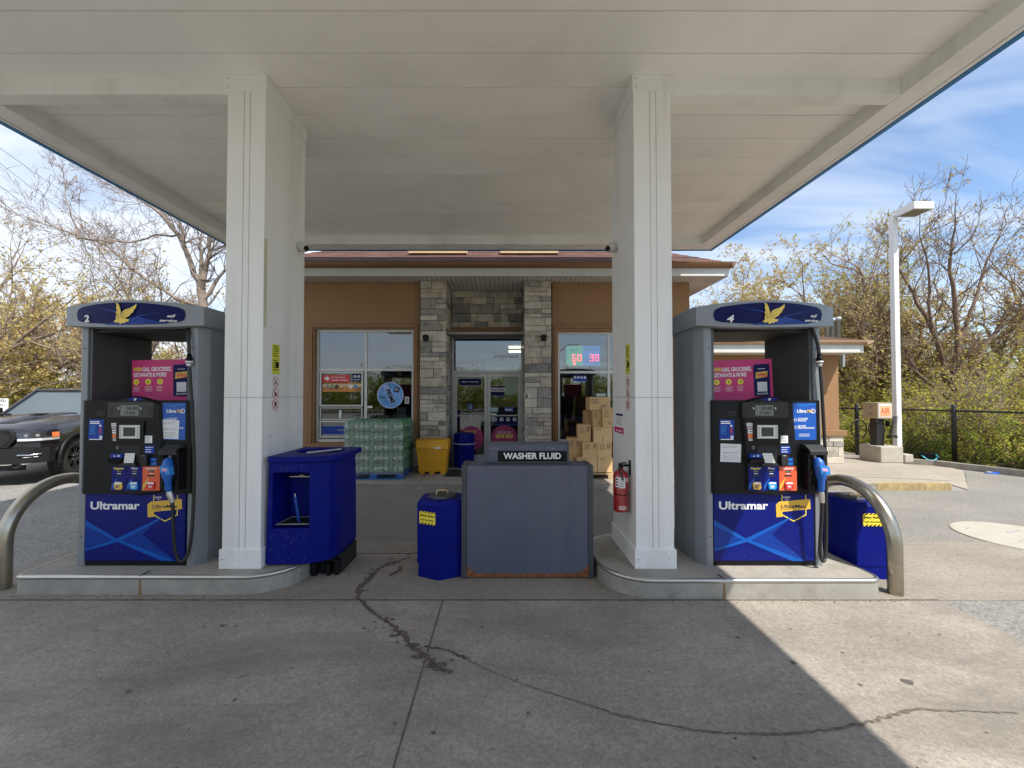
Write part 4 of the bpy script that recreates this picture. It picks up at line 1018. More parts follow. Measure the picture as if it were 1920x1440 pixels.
def masonry(mb, x0, x1, z0, z1, y, seed, T=None, th=.04, wts=(5,5,4,4,2.4,3)):
    r = random.Random(seed); old = mb.T; mb.T = T
    z = z0
    while z < z1-.03:
        h = min(r.choice([.09,.12,.14,.17,.20,.24]), z1-z)
        if z1-(z+h) < .05: h = z1-z
        x = x0
        while x < x1-.01:
            w_ = min(r.choice([.18,.26,.32,.40,.48,.56])*r.uniform(.85,1.1), x1-x)
            if x1-(x+w_) < .09: w_ = x1-x
            cuts = [(z, z+h)]
            if h > .19 and r.random() < .3: cuts = [(z, z+h*.48), (z+h*.48, z+h)]
            for a, c in cuts:
                p = r.uniform(.004, .030); g_ = .004; e = .006
                m_ = r.choices(stones, wts)[0]
                X0, X1, Z0, Z1 = x+g_, x+w_-g_, a+g_, c-g_
                yb_, yf_ = y+th, y-p
                j = [r.uniform(-.003,.003) for _ in range(8)]
                v = [(X0,yb_,Z0),(X1,yb_,Z0),(X1,yb_,Z1),(X0,yb_,Z1),(X0,yf_+e,Z0),(X1,yf_+e,Z0),(X1,yf_+e,Z1),(X0,yf_+e,Z1),
                     (X0+e+j[0],yf_+j[4],Z0+e+j[1]),(X1-e+j[2],yf_+j[5],Z0+e-j[0]),(X1-e-j[1],yf_+j[6],Z1-e+j[3]),(X0+e+j[3],yf_+j[7],Z1-e+j[2])]
                mb.add(v, [(0,1,5,4),(1,2,6,5),(2,3,7,6),(3,0,4,7),(4,5,9,8),(5,6,10,9),(6,7,11,10),(7,4,8,11),(8,9,10,11)], m_)
            x += w_
        z += h
    mb.T = old
store = thing('store_building', 'tan stucco shop with stone entrance pillars and brown shingle roof behind the pumps', 'shop', (-.4, 11, .12))
WY = 9.15; SZ = .116; TOPZ = 4.36
bx0, bx1 = -4.95, W(1293, 600, WY).x
def hole(px0, py0, px1, py1, Y=WY):
    a, c = W(px0, py1, Y), W(px1, py0, Y); return (a.x, c.x, a.z, c.z)
h1 = hole(590, 617, 776, 829); h2 = hole(1046, 622, 1232, 829)
pL0, pL1 = W(787,700,WY).x, W(1035,700,WY).x
def cells(mb, x0, x1, z0, z1, holes, y0, y1, mat):
    xs = sorted({x0, x1, *[h[0] for h in holes], *[h[1] for h in holes]}); 
    for a, c in zip(xs, xs[1:]):
        zs = [z0]; 
        for h in holes:
            if h[0] <= a+1e-6 and h[1] >= c-1e-6: zs += [h[2], h[3]]
        zs.append(z1)
        for k in range(0, len(zs), 2): mb.box(a, c, y0, y1, zs[k], zs[k+1], mat)
b = MB(); cells(b, bx0, pL0, SZ, TOPZ, [h1], WY, WY+.2, stucco); cells(b, pL1, bx1, SZ, TOPZ, [h2], WY, WY+.2, stucco)
b.box(bx1-.2, bx1, WY+.2, 17, SZ, TOPZ, stucco); b.box(bx0, bx0+.2, WY+.2, 17, SZ, TOPZ, stucco); b.box(bx0, bx1, 17, 17.2, SZ, TOPZ, stucco)
wall = b.build('stucco_wall', store)
for xa_, xb_ in ((pL0-.11, pL0-.002), (pL1+.002, pL1+.13)): b = MB(); b.box(xa_, xb_, WY-.03, WY-.001, 1.0, TOPZ-.002, trim_m); b.build('corner_strip', wall)
# stone base under the windows
b = MB()
masonry(b, bx0, h1[0]-.02, SZ, .62, WY-.03, 31); masonry(b, h1[0]-.02, pL0-.02, SZ, .60, WY-.03, 32); masonry(b, pL1+.02, bx1+.03, SZ, .62, WY-.03, 33)
b.build('stone_base', store)
# pillars and alcove
DY = 9.92
aL = W(837.5,700,9.0).x; aR = W(982.5,700,9.0).x
def pillar(x0, x1, seed, label):
    b = MB(); b.box(x0+.03, x1-.03, 9.05, DY+.3, SZ, TOPZ-.004, mortar)
    masonry(b, x0, x1, SZ, TOPZ-.01, 9.03, seed)
    inner_right = x1 if x1 < 0 else x0
    if x1 < 0: T = Matrix.Translation((x1-.03, 9.02, 0)) @ Matrix.Rotation(R(90), 4, 'Z'); masonry(b, 0, DY+.25-9.02, SZ, TOPZ-.01, 0, seed+5, T)
    else: T = Matrix.Translation((x0+.03, 9.02, 0)) @ Matrix.Rotation(R(-90), 4, 'Z'); masonry(b, -(DY+.25-9.02), 0, SZ, TOPZ-.01, 0, seed+5, T)
    return b.build('stone_pillar', store, label=label)
x_l0, x_l1 = W(787.5,700,9.03).x, W(836.5,700,9.03).x
x_r0, x_r1 = W(983.5,700,9.03).x, W(1034,700,9.03).x
pilL = pillar(x_l0, x_l1, 11, 'stone pillar left of the entrance doors'); 
pilR = pillar(x_r0, x_r1, 23, 'stone pillar right of the entrance doors')
dz_top = W(915, 629, DY).z; dl = W(847.5, 700, DY).x; dr = W(980.5, 700, DY).x; hd_top = W(915, 614, DY).z
b = MB(); b.box(x_l1+.0, x_r0, DY+.05, DY+.3, hd_top, TOPZ-.004, mortar); masonry(b, x_l1, x_r0, hd_top+.002, TOPZ-.01, DY+.03, 47, wts=(3,4,2,4,3,4)); b.build('stone_lintel_wall', store)
b = MB(); b.box(x_l1, x_r0, DY-.05, DY+.3, dz_top+.004, hd_top, trim_m); b.box(x_l1-.01, x_r0+.01, DY-.075, DY-.051, hd_top-.05, hd_top+.004, trim_m); b.build('door_header', store, bevel=.004)
# window surrounds
def surround(h, px0, py0, px1, py1):
    a, c = W(px0, py1, WY-.04), W(px1, py0, WY-.04)
    b = MB(); X0, X1, Z0, Z1 = a.x, c.x, a.z, c.z; 
    for k, (ins, pr) in enumerate(((0,.035),(.045,.060),(.10,.035))):
        i0, i1 = ins, [.045,.10,None][k]
        w0 = X0+ins; w1 = X1-ins; zz = Z1-ins
        iw = (h[0] if i1 is None else X0+i1); iw1 = (h[1] if i1 is None else X1-i1); iz = (h[3] if i1 is None else Z1-i1)
        b.box(w0, iw, WY-pr, WY-.001, Z0+.09, zz, trim_m); b.box(iw1, w1, WY-pr, WY-.001, Z0+.09, zz, trim_m); b.box(iw, iw1, WY-pr, WY-.001, iz, zz, trim_m)
    b.box(X0-.03, X1+.03, WY-.10, WY-.001, Z0, Z0+.088, trim_m)
    return b.build('window_surround', store, bevel=.006)
surround(h1, 576, 606, 787, 838); surround(h2, 1036, 608, 1245, 838)
# windows
pane_mat = glass('window_glass', refl=.13, clear=.7)
pane_low = glass('window_glass_low', refl=.075, clear=.6)
def win(h, xm, zs, label):
    """frame with one mullion at xm and transom at zs"""
    b = MB(); f = .058; y0, y1 = WY+.055, WY+.12
    x0, x1, z0, z1 = h
    for a in ((x0,x1,z0,z0+f),(x0,x1,z1-f,z1),(x0,x0+f,z0+f,z1-f),(x1-f,x1,z0+f,z1-f),(xm-f*.5,xm+f*.5,z0+f,z1-f)): b.box(a[0],a[1],y0,y1,a[2],a[3],white_frame)
    b.box(x0+f,xm-f*.5,y0,y1,zs-f*.5,zs+f*.5,white_frame); b.box(xm+f*.5,x1-f,y0,y1,zs-f*.5,zs+f*.5,white_frame)
    w_ = b.build('window', store, bevel=.004, label=label)
    for a, c in ((x0+f,xm-f*.5),(xm+f*.5,x1-f)):
        for p, q in ((z0+f,zs-f*.5),(zs+f*.5,z1-f)):
            bb = MB(); bb.add([(a,y0+.025,p),(c,y0+.025,p),(c,y0+.025,q),(a,y0+.025,q)], [(0,1,2,3)], pane_mat if p > zs-.1 else pane_low); bb.build('pane', w_)
    return w_
GY = WY+.078   # just in front of the glass
xm1 = W(686.5,700,GY).x; zs1 = W(686,693.5,GY).z
w1 = win(h1, xm1, zs1, 'white framed four pane window left of the entrance')
xm2 = W(1141,700,GY).x; zs2 = W(1090,698,GY).z
w2 = win(h2, xm2, zs2, 'white framed window right of the entrance behind the cartons')
# pay hatch sash in the left window
def pr(px0, py0, px1, py1, Y): a, c = W(px0,py1,Y), W(px1,py0,Y); return a.x, c.x, a.z, c.z
b = MB()
def fr(px0, py0, px1, py1, t_=.028, Y=GY-.004):
    X0,X1,Z0,Z1 = pr(px0,py0,px1,py1,Y)
    for a in ((X0,X1,Z0,Z0+t_),(X0,X1,Z1-t_,Z1),(X0,X0+t_,Z0+t_,Z1-t_),(X1-t_,X1,Z0+t_,Z1-t_)): b.box(a[0],a[1],Y-.03,Y+.002,a[2],a[3],white_frame)
fr(600,697,681.5,762,.036); fr(601,764,680,787,.02); 
X0,X1,Z0,Z1 = pr(636.5,769,641.5,784,GY); b.box(X0,X1,GY-.03,GY,Z0,Z1,white_frame); fr(600,789,682,820,.03); b.build('hatch_frame', w1, bevel=.003)
b = MB(); Y = GY-.003
X0,X1,Z0,Z1 = pr(604,703,656,717,Y); b.rect(X0,X1,Z0,Z1,Y,red_print); 
leaf = [(0,1),(.18,.62),(.42,.74),(.36,.30),(.62,.46),(.70,.32),(.98,.36),(.86,.10),(.96,.0),(.52,-.36),(.58,-.52),(.05,-.44),(.03,-.9)]; lp = leaf+[(-a, c) for a, c in leaf[::-1]][:-1]
lx, lz = X0+.115, (Z0+Z1)/2+.0; b.shape([(lx+a*.065, lz+c*.065) for a, c in lp], Y-.001, white_print)
b.text('We are a proud', X0+.21, Y-.001, lz+.02, .034, white_print, 'L', bold=.02); b.text('Canadian company', X0+.21, Y-.001, lz-.045, .034, white_print, 'L', bold=.02, width=.38); b.build('company_sticker', w1)
b = MB(); X0,X1,Z0,Z1 = pr(661,701,677.5,714,Y); b.rect(X0,X1,Z0,Z1,Y,navy_dark)
for u in (.3,.72): b.disc(X0+(X1-X0)*u, Z0+(Z1-Z0)*.62, .03, Y-.001, white_print); b.disc(X0+(X1-X0)*u, Z0+(Z1-Z0)*.62, .014, Y-.0016, grey_print, rz=.02)
lines(b, X0+.02, X1-.02, Z0+.015, Z0+.04, 1, Y-.001, white_print, f=.4); b.build('service_sticker', w1)
b = MB(); X0,X1,Z0,Z1 = pr(604.5,718.5,677.5,734.5,Y); b.rect(X0,X1,Z0,Z1,Y,M('orange_banner', (.50,.20,.04), .5, var=.5, vs=6)); b.rect(X0,X1,Z0+.11,Z1-.02,Y-.0005,M('cream_band', (.62,.48,.3), .5))
for k, m_ in enumerate((grey_print, M('badge_green', (.08,.14,.05), .5), black_print, gold, gold, white_print, light_blue)): b.disc(X0+.12+k*.105, (Z0+Z1)/2+.02, .044 if k not in (3,4) else .025, Y-.001, m_); b.disc(X0+.12+k*.105, (Z0+Z1)/2+.02, .022, Y-.0016, white_print if k % 2 else grey_print, rz=.012)
b.build('payment_banner', w1)
b = MB(); X0,X1,Z0,Z1 = pr(603,798,690,815,Y); b.rect(X0,X1,Z0,Z1,Y,sticker_blue); b.text('PAY HERE', X0+(X1-X0)*.5, Y-.001, (Z0+Z1)/2-.015, .03, offwhite, bold=.01, width=.30); 
for a in ((X0,X1,Z0,Z0+.006),(X0,X1,Z1-.006,Z1)): b.rect(a[0],a[1],a[2],a[3],Y-.001,offwhite)
b.build('blue_window_sign', w1)
# round drink poster
b = MB(); c_ = W(732, 741, Y); rr = 24.6*Y/F
b.disc(c_.x, c_.z, rr, Y, white_print, n=40); pb = M('poster_sky', (.10,.33,.72), .4, var=.5, vs=3.2, dirt=.8, dirtc=(.55,.42,.62), ds=2.6); b.disc(c_.x, c_.z, rr*.965, Y-.001, pb, n=40)
old = b.T; b.T = Matrix.Translation((c_.x-.01, 0, c_.z)) @ Matrix.Rotation(R(66), 4, 'Y')
b.shape([(-.27,-.05),(-.25,.05),(-.18,.06),(-.14,.085),(.20,.085),(.22,.05),(.22,-.05),(.20,-.085),(-.14,-.085),(-.18,-.06)], Y-.0015, M('bottle_pale', (.30,.42,.72), .4)); b.text('PRIME', .03, Y-.0025, -.05, .10, black_print, bold=.035, width=.34)
b.T = Matrix.Translation((c_.x+.14, 0, c_.z+.13)) @ Matrix.Rotation(R(15), 4, 'Y'); b.rect(-.065,.065,-.06,.06,Y-.002,black_print); b.text('DRINK', 0, Y-.003, .015, .022, white_print, bold=.02, width=.10); b.text('MIX', 0, Y-.003, -.03, .03, white_print, bold=.02, width=.09)
b.T = Matrix.Translation((c_.x-.18, 0, c_.z-.05)) @ Matrix.Rotation(R(6), 4, 'Y'); b.text('HERE', .0, Y-.0026, -.02, .038, black_print, bold=.02, width=.16); b.T = None
b.build('drink_poster', w1)
b = MB(); X0,X1,Z0,Z1 = pr(687+1,761,698,765,Y); b.rect(X0,X1,Z0,Z1,Y,white_print); X0,X1,Z0,Z1 = pr(744,764,762,785,GY+.03); b.rect(X0,X1,Z0,Z1,GY+.03,offwhite); X0,X1,Z0,Z1 = pr(759,744,767,757,Y); b.rect(X0,X1,Z0,Z1,Y,offwhite); b.rect(X0+.02,X1-.02,Z0+.03,Z1-.03,Y-.001,grey_print); b.build('small_notice', w1)
# right window: card sticker
b = MB(); X0,X1,Z0,Z1 = pr(1075,704,1100,716,Y); b.shape([(X0,Z0+.02),((X0+X1)/2,Z0),(X1,Z0+.02),(X1,Z1),(X0,Z1)], Y, sticker_blue); b.shape([(X0,Z0+.02),((X0+X1)/2,Z0),(X1,Z0+.02),((X0+X1)/2,Z0-.012),(X0,Z0+.005)], Y-.001, white_print)
for k in range(4): b.disc(X0+.04+k*.075, Z1-.045, .027, Y-.001, white_print); b.disc(X0+.04+k*.075, Z1-.045, .012, Y-.0015, sticker_blue)
b.build('card_sticker', w2)
b = MB()
for q_ in ((1124,701,1135,704),(1118,738,1136,743)): X0,X1,Z0,Z1 = pr(*q_, Y); b.rect(X0,X1,Z0,Z1,Y,M('teal_paper', (.4,.52,.52), .6))
b.build('small_notice', w2)
# entrance: transom, two doors
YD0, YD1 = DY+.0, DY+.06; GD = DY+.03; YS = GD-.004
alu = M('door_frame_grey', (.43,.43,.42), .4, .4, var=.05, dirt=.25)
ent = None
b = MB(); f = .045
zt_ = W(915,634,DY).z; zm1 = W(915,694.5,DY).z; zm0 = W(915,699.5,DY).z
for a in ((dl,dr,zt_,dz_top),(dl,dr,zm0,zm1),(dl,dl+f,SZ,zm0),(dr-f,dr,SZ,zm0),(dl,dl+f,zm1,zt_),(dr-f,dr,zm1,zt_)): b.box(a[0],a[1],YD0,YD1+.04,a[2],a[3],alu)
ef = b.build('entrance_frame', store, bevel=.003)
b = MB(); b.box(x_l1-.0, dl-.002, DY+.02, DY+.1, SZ, dz_top, alu); b.box(dr+.002, x_r0, DY+.02, DY+.1, SZ, dz_top, alu); b.build('jamb', ef)
b = MB(); b.add([(dl+f,GD,zm1),(dr-f,GD,zm1),(dr-f,GD,zt_),(dl+f,GD,zt_)], [(0,1,2,3)], pane_mat)
tp = b.build('transom_pane', ef)
b = MB(); c_ = W(949,669,YS); 
for k in range(40):
    a0_, a1_ = R(200+k*4), R(204+k*4)
b.text('express', c_.x, YS, c_.z-.03, .10, M('ghost_lettering', (.62,.66,.68), .5), bold=.02, italic=.15, width=.62); b.build('window_lettering', tp)
dmid = W(914.0,750,DY).x
pd = M('dark_mat', (.02,.02,.022), .9, bump=.6, bs=120)
def door(x0, x1, hs, label):
    b = MB(); st_ = .075
    z0 = SZ+.02; z1 = zm0-.006
    for a in ((x0,x1,z0,z0+.2),(x0,x1,z1-.09,z1),(x0,x0+st_,z0+.2,z1-.09),(x1-st_,x1,z0+.2,z1-.09)): b.box(a[0],a[1],YD0+.006,YD1-.004,a[2],a[3],alu)
    zz = W(915,779,DY).z; b.box(x0+st_, x1-st_, YD0+.018, YD1-.02, zz-.018, zz+.012, alu)
    d = b.build('door', store, bevel=.003, label=label)
    b = MB(); b.add([(x0+st_,GD,z0+.2),(x1-st_,GD,z0+.2),(x1-st_,GD,z1-.09),(x0+st_,GD,z1-.09)], [(0,1,2,3)], pane_low); b.build('pane', d)
    b = MB(); hx = x1-.055 if hs > 0 else x0+.055; za, zb_ = W(915,797,DY).z, W(915,778.5,DY).z; o = -.14*hs*.55
    b.tube([(hx,DY+.004,zb_),(hx+o*.8,DY-.055,zb_),(hx+o,DY-.065,zb_-.03),(hx+o,DY-.065,za+.03),(hx+o*.8,DY-.055,za),(hx,DY+.004,za)], .011, aluminium, 8); b.build('handle', d)
    return d
dL = door(dl+f+.003, dmid-.003, 1, 'left entrance door'); dR = door(dmid+.003, dr-f-.003, -1, 'right entrance door')
b = MB(); X0,X1,Z0,Z1 = pr(859.5,709,903,723.5,YS); b.rect(X0,X1,Z0,Z1,YS,navy_dark)
for a in ((X0,X1,Z0,Z0+.008),(X0,X1,Z1-.008,Z1),(X0,X0+.008,Z0,Z1),(X1-.008,X1,Z0,Z1)): b.rect(*a[:2],*a[2:],YS-.001,offwhite)
b.text('GREAT TO SEE YOU!', (X0+X1)/2, YS-.0012, (Z0+Z1)/2-.012, .028, white_print, bold=.015, width=.40); b.build('greeting_sign', dL)
b = MB(); X0,X1,Z0,Z1 = pr(877,757,887,768,YS); b.rect(X0,X1,Z0,Z1,YS,sticker_blue); xm_, zm_ = (X0+X1)/2, (Z0+Z1)/2
b.disc(xm_-.005, zm_+.045, .011, YS-.001, white_print, n=10); b.tube([(xm_-.005,YS-.001,zm_+.03),(xm_,YS-.001,zm_),(xm_+.03,YS-.001,zm_-.002),(xm_+.04,YS-.001,zm_-.035)], .005, white_print, 4); b.disc(xm_, zm_-.02, .034, YS-.0014, white_print, r0=.78); b.build('wheelchair_sticker', dL)
def round_ad(cxp, cyp, rp, door_, flip):
    b = MB(); c_ = W(cxp, cyp, YS); r_ = rp*YS/F
    x0 = dl+f+.08 if flip else dmid+.08; x1 = dmid-.08 if flip else dr-f-.08
    P = [(c_.x+r_*math.cos(2*math.pi*k/40), c_.z+r_*math.sin(2*math.pi*k/40)) for k in range(40)]
    P = [(min(max(p[0], x0), x1), max(p[1], SZ+.23)) for p in P]
    b.shape(P, YS, magenta)
    if flip: b.text('FREE', c_.x-.02, YS-.001, c_.z+.12, .07, gold, bold=.02, width=.28); b.text('SIGN UP', c_.x+.0, YS-.001, c_.z-.02, .05, M('dim_pink'), bold=.02, width=.3)
    else:
        b.text('SIGN UP AND', c_.x, YS-.001, c_.z+.10, .06, M('pale_pink'), bold=.02, width=.34); b.text('SAVE BIG!', c_.x, YS-.001, c_.z-.0, .085, yellow_text, bold=.03, width=.42)
    b.build('round_poster', door_)
round_ad(884, 822, 23, dL, True); round_ad(945.5, 821, 24, dR, False)
b = MB()
def sst(q_, m_, n=0, lm=white_print, Yk=YS, f=.35):
    X0,X1,Z0,Z1 = pr(*q_, Yk); b.rect(X0,X1,Z0,Z1,Yk,m_)
    if n: lines(b, X0+.015, X1-.015, Z0+.01, Z1-.01, n, Yk-.001, lm, 3, f=f)
sst((946,706,970,740), M('pale_green_sheet', (.30,.38,.32), .6), Yk=YS-.0005); sst((920,764,934,772), M('pale_sky', (.25,.5,.62), .5), 2); sst((946,764,962,772), mid_blue, 1); sst((920,775,931,780.5), white_print)
b.text('Cola', W(938,718,YS).x, YS-.001, W(938,723,YS).z, .06, M('tan_script', (.45,.3,.15), .5), italic=.4, width=.22)
b.build('door_sticker', dR)
for q_ in ((920,724,946,742),(922,780.5,971,796)):
    b = MB(); X0,X1,Z0,Z1 = pr(*q_, YS); b.rect(X0,X1,Z0,Z1,YS-.0008,navy_dark); b.shape([(X0,Z0),((X0+X1)/2,Z0-.02),(X1,Z0),(X1,Z0+.01),((X0+X1)/2,Z0-.008),(X0,Z0+.01)], YS-.0012, mid_blue)
    rr_ = (Z1-Z0)*.22
    for k in range(4): cx_ = X0+(X1-X0)*(k+.5)/4; b.disc(cx_, Z0+(Z1-Z0)*.62, rr_, YS-.0015, white_print); b.disc(cx_, Z0+(Z1-Z0)*.62, rr_*.5, YS-.002, navy_dark)
    b.build('card_sticker', dR)
# wall lanterns, junction box
for px in (799, 1019):
    b = MB(); c_ = W(px, 634, 8.93); x, z = c_.x, c_.z; y_ = 8.94
    b.box(x-.035, x+.035, y_-.02, y_+.035, z-.05, z+.07, black_plastic); b.prism([(x-.055,y_-.09),(x+.055,y_-.09),(x+.055,y_-.021),(x-.055,y_-.021)], z-.07, z+.03, 'z', black_plastic, top=[(x-.065,y_-.10),(x+.065,y_-.10),(x+.065,y_-.021),(x-.065,y_-.021)])
    b.prism([(x-.075,y_-.11),(x+.075,y_-.11),(x+.075,y_-.0205),(x-.075,y_-.0205)], z+.031, z+.075, 'z', black_plastic, top=[(x-.03,y_-.06),(x+.03,y_-.06),(x+.03,y_-.03),(x-.03,y_-.03)])
    b.build('wall_lantern', store, bevel=.003)
b = MB(); c_ = W(995, 806, 8.98); b.box(c_.x-.055, c_.x+.055, 8.95, 8.998, c_.z-.055, c_.z+.055, M('junction_grey', (.28,.27,.25), .5)); b.build('junction_box', store, bevel=.004)
# soffit, frieze, gutter
ev_y = 8.66; ex0, ex1 = -5.45, W(1366, 515, ev_y).x
so_w = M('eave_white', (.60,.60,.57), .5, var=.04, dirt=.2); so_g = M('eave_groove', (.2,.2,.19), .7)
b = MB(); z_s = W(900,517.5,ev_y).z
b.box(ex0, ex1, ev_y+.01, WY+.9, z_s+.002, z_s+.02, so_w)
b.box(bx1, ex1, WY+.9, 17.6, z_s+.002, z_s+.02, so_w)
x = ex0
while x < ex1: b.box(x, x+.012, ev_y+.02, WY-.001 if not (x_l0 < x < x_r1) else DY+.02, z_s-.0035, z_s+.001, so_g); x += .105
b.build('eave_soffit', store)
b = MB(); z_f = W(900,503.5,ev_y).z; b.box(ex0, ex1, ev_y-.02, ev_y+.008, z_s-.004, z_f, so_w); b.box(ex1-.03, ex1, ev_y+.009, 17.6, z_s-.004, z_f, so_w)
b.box(ex0+2.1, ex0+2.106, ev_y-.022, ev_y-.02, z_s, z_f, dark_grey); b.build('frieze', store, bevel=.003)
gut = M('brown_gutter', (.20,.105,.05), .4, .2, var=.05)
gx1 = W(1380, 492, ev_y-.14).x
b = MB(); zg = W(900,490.5,ev_y-.13).z
b.prism([(ev_y-.021,z_f+.0),(ev_y-.07,z_f+.004),(ev_y-.12,z_f+.05),(ev_y-.14,zg-.01),(ev_y-.14,zg),(ev_y-.021,zg)], ex0-.1, gx1, 'x', gut)
b.prism([(ex1+.001,z_f),(ex1+.05,z_f+.004),(gx1-.02,z_f+.05),(gx1,zg-.01),(gx1,zg),(ex1+.001,zg)], ev_y-.14+.003, 17.7, 'y', gut); b.build('gutter', store)
# hip roof
def shingle_mat():
    m = bpy.data.materials.new('roof_shingle'); m.use_nodes = True; nt = m.node_tree; bb = nt.nodes['Principled BSDF']; L = nt.links.new
    uv = nt.nodes.new('ShaderNodeTexCoord'); mp_ = nt.nodes.new('ShaderNodeMapping'); mp_.inputs['Rotation'].default_value = (0,0,0)
    L(uv.outputs['Object'], mp_.inputs[0])
    br = nt.nodes.new('ShaderNodeTexBrick'); br.inputs['Scale'].default_value = 1; br.inputs['Brick Width'].default_value = .3; br.inputs['Row Height'].default_value = .13; br.inputs['Mortar Size'].default_value = .008
    br.inputs['Color1'].default_value = (.15,.072,.056,1); br.inputs['Color2'].default_value = (.08,.042,.036,1); br.inputs['Mortar'].default_value = (.03,.02,.018,1); br.inputs['Bias'].default_value = -.1
    L(mp_.outputs[0], br.inputs['Vector'])
    n = nt.nodes.new('ShaderNodeTexNoise'); n.inputs['Scale'].default_value = 40; L(uv.outputs['Object'], n.inputs['Vector'])
    mm = nt.nodes.new('ShaderNodeMixRGB'); mm.blend_type = 'MULTIPLY'; mm.inputs['Fac'].default_value = .6; L(br.outputs['Color'], mm.inputs['Color1']); L(n.outputs['Color'], mm.inputs['Color2'])
    L(br.outputs['Color'], bb.inputs['Base Color']); bb.inputs['Roughness'].default_value = .95
    bp = nt.nodes.new('ShaderNodeBump'); bp.inputs['Strength'].default_value = .8; L(br.outputs['Fac'], bp.inputs['Height']); bp.invert = True; L(bp.outputs[0], bb.inputs['Normal']); return m
shing = shingle_mat(); MATS['roof_shingle'] = shing
rx0, rx1, ry0, ry1, rz0 = ex0-.06, gx1-.03, ev_y-.09, 17.7, zg-.02
hw = 4.2; rzt = rz0+.58*hw
b = MB(); n_s = 26   # stepped shingle courses so the edge reads as layered
for k in range(n_s):
    a0_ = hw*k/n_s; a1_ = hw*(k+1)/n_s; za = rz0+.58*a0_+.012; zb_ = rz0+.58*a1_
    A1 = [(rx0+a0_,ry0+a0_,za),(rx1-a0_,ry0+a0_,za),(rx1-a0_,ry1-a0_,za),(rx0+a0_,ry1-a0_,za)]; A2 = [(rx0+a1_,ry0+a1_,zb_),(rx1-a1_,ry0+a1_,zb_),(rx1-a1_,ry1-a1_,zb_),(rx0+a1_,ry1-a1_,zb_)]
    A0 = [(p[0],p[1],za-.014) for p in A1]
    b.add(A0+A1+A2, [(i,(i+1)%4,4+(i+1)%4,4+i) for i in range(4)]+[(4+i,4+(i+1)%4,8+(i+1)%4,8+i) for i in range(4)], shing)
b.add(A2, [(0,1,2,3)], shing); roof = b.build('roof', store)
skl = M('roof_box_tan', (.62,.44,.24), .6)
for pa, pb_ in ((766,875),(938,1047)):
    b = MB(); yy = 9.25; X0,X1 = W(pa,472,yy).x, W(pb_,472,yy).x; z_ = W(800,474.5,yy).z; b.box(X0,X1,yy,yy+.9,z_,z_+.14,skl); b.box(X0+.02,X1-.02,yy+.03,yy+.85,z_-.07,z_-.001,black_inner); b.build('roof_box', store, bevel=.004)
# interior of the shop seen through the glass
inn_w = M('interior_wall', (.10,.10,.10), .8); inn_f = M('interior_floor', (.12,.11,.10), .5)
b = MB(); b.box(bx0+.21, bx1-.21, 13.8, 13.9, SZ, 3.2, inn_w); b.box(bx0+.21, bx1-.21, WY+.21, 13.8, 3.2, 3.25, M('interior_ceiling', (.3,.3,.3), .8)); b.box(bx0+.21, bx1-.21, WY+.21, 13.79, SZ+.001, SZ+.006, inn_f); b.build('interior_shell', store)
lampm = M('strip_light', (1.,.88,.6), emit=3.5)
b = MB()
for px_, py_, Yk in ((966,634.5,11.6),(966,645,12.8)):
    a = W(954,py_,Yk); c_ = W(990,py_,Yk); zt2 = min(a.z, 3.19); b.box(a.x, c_.x, Yk, Yk+.12, zt2-.05, zt2, lampm)
b.build('strip_light', store)
# LED jackpot sign hanging inside the right window
Yk = GY+.10
t = thing('lottery_sign', 'blue and green lit jackpot sign with red digits inside the right shop window', 'lit sign', (W(1094,660,Yk).x, Yk, W(1094,685,Yk).z))
b = MB(); X0,X1,Z0,Z1 = pr(1062,648.5,1092.5,685.5,Yk); lg = M('lit_green', (.04,.34,.16), emit=.8); lb = M('lit_blue', (.015,.14,.50), emit=.8)
b.box(X0,X1,Yk,Yk+.03,Z0,Z1,lg); X2,X3,Z2,Z3 = pr(1093,648.5,1125,686,Yk); b.box(X2,X3,Yk,Yk+.03,Z2,Z3,lb); b.build('sign_panel', t)
b = MB(); led = M('red_led', (1.,.04,.09), emit=4.)
def seg7(mb, ch, x, z, w_, h_, y_, m_):
    S = {'0':'abcdef','3':'abgcd','6':'acdefg','8':'abcdefg'}[ch]; t_ = w_*.20; hm = z+h_/2
    D = {'a':(x,x+w_,z+h_-t_,z+h_),'g':(x,x+w_,hm-t_/2,hm+t_/2),'d':(x,x+w_,z,z+t_),'f':(x,x+t_,hm,z+h_),'b':(x+w_-t_,x+w_,hm,z+h_),'e':(x,x+t_,z,hm),'c':(x+w_-t_,x+w_,z,hm)}
    for i_, s_ in enumerate(S): q_ = D[s_]; mb.rect(q_[0],q_[1],q_[2],q_[3],y_-.0002*i_,m_)
for ch, px_ in (('6',1073),('0',1083),('3',1105.5),('8',1115.5)): a = W(px_,677,Yk); seg7(b, ch, a.x, a.z, .088, .155, Yk-.004, led)
a = W(1075,685,Yk); seg7(b, '6', a.x, a.z+.005, .05, .075, Yk-.004, led); b.build('led_digits', t)
b = MB(); a = W(1077,661,Yk); b.text('MAX', a.x, Yk-.004, a.z+.03, .055, white_print, bold=.03, italic=.2); a = W(1100,660,Yk); b.text('649', a.x, Yk-.004, a.z+.02, .065, white_print, bold=.03, width=.13); a = W(1116,659,Yk); b.text('MILLION', a.x, Yk-.004, a.z+.02, .030, white_print, bold=.02, width=.17)
a = W(1109,682,Yk); b.text('GOLD BALL', a.x, Yk-.004, a.z, .032, offwhite, bold=.01, width=.26); a = W(1065,682,Yk); b.disc(a.x, a.z, .02, Yk-.004, white_print); b.build('sign_lettering', t)
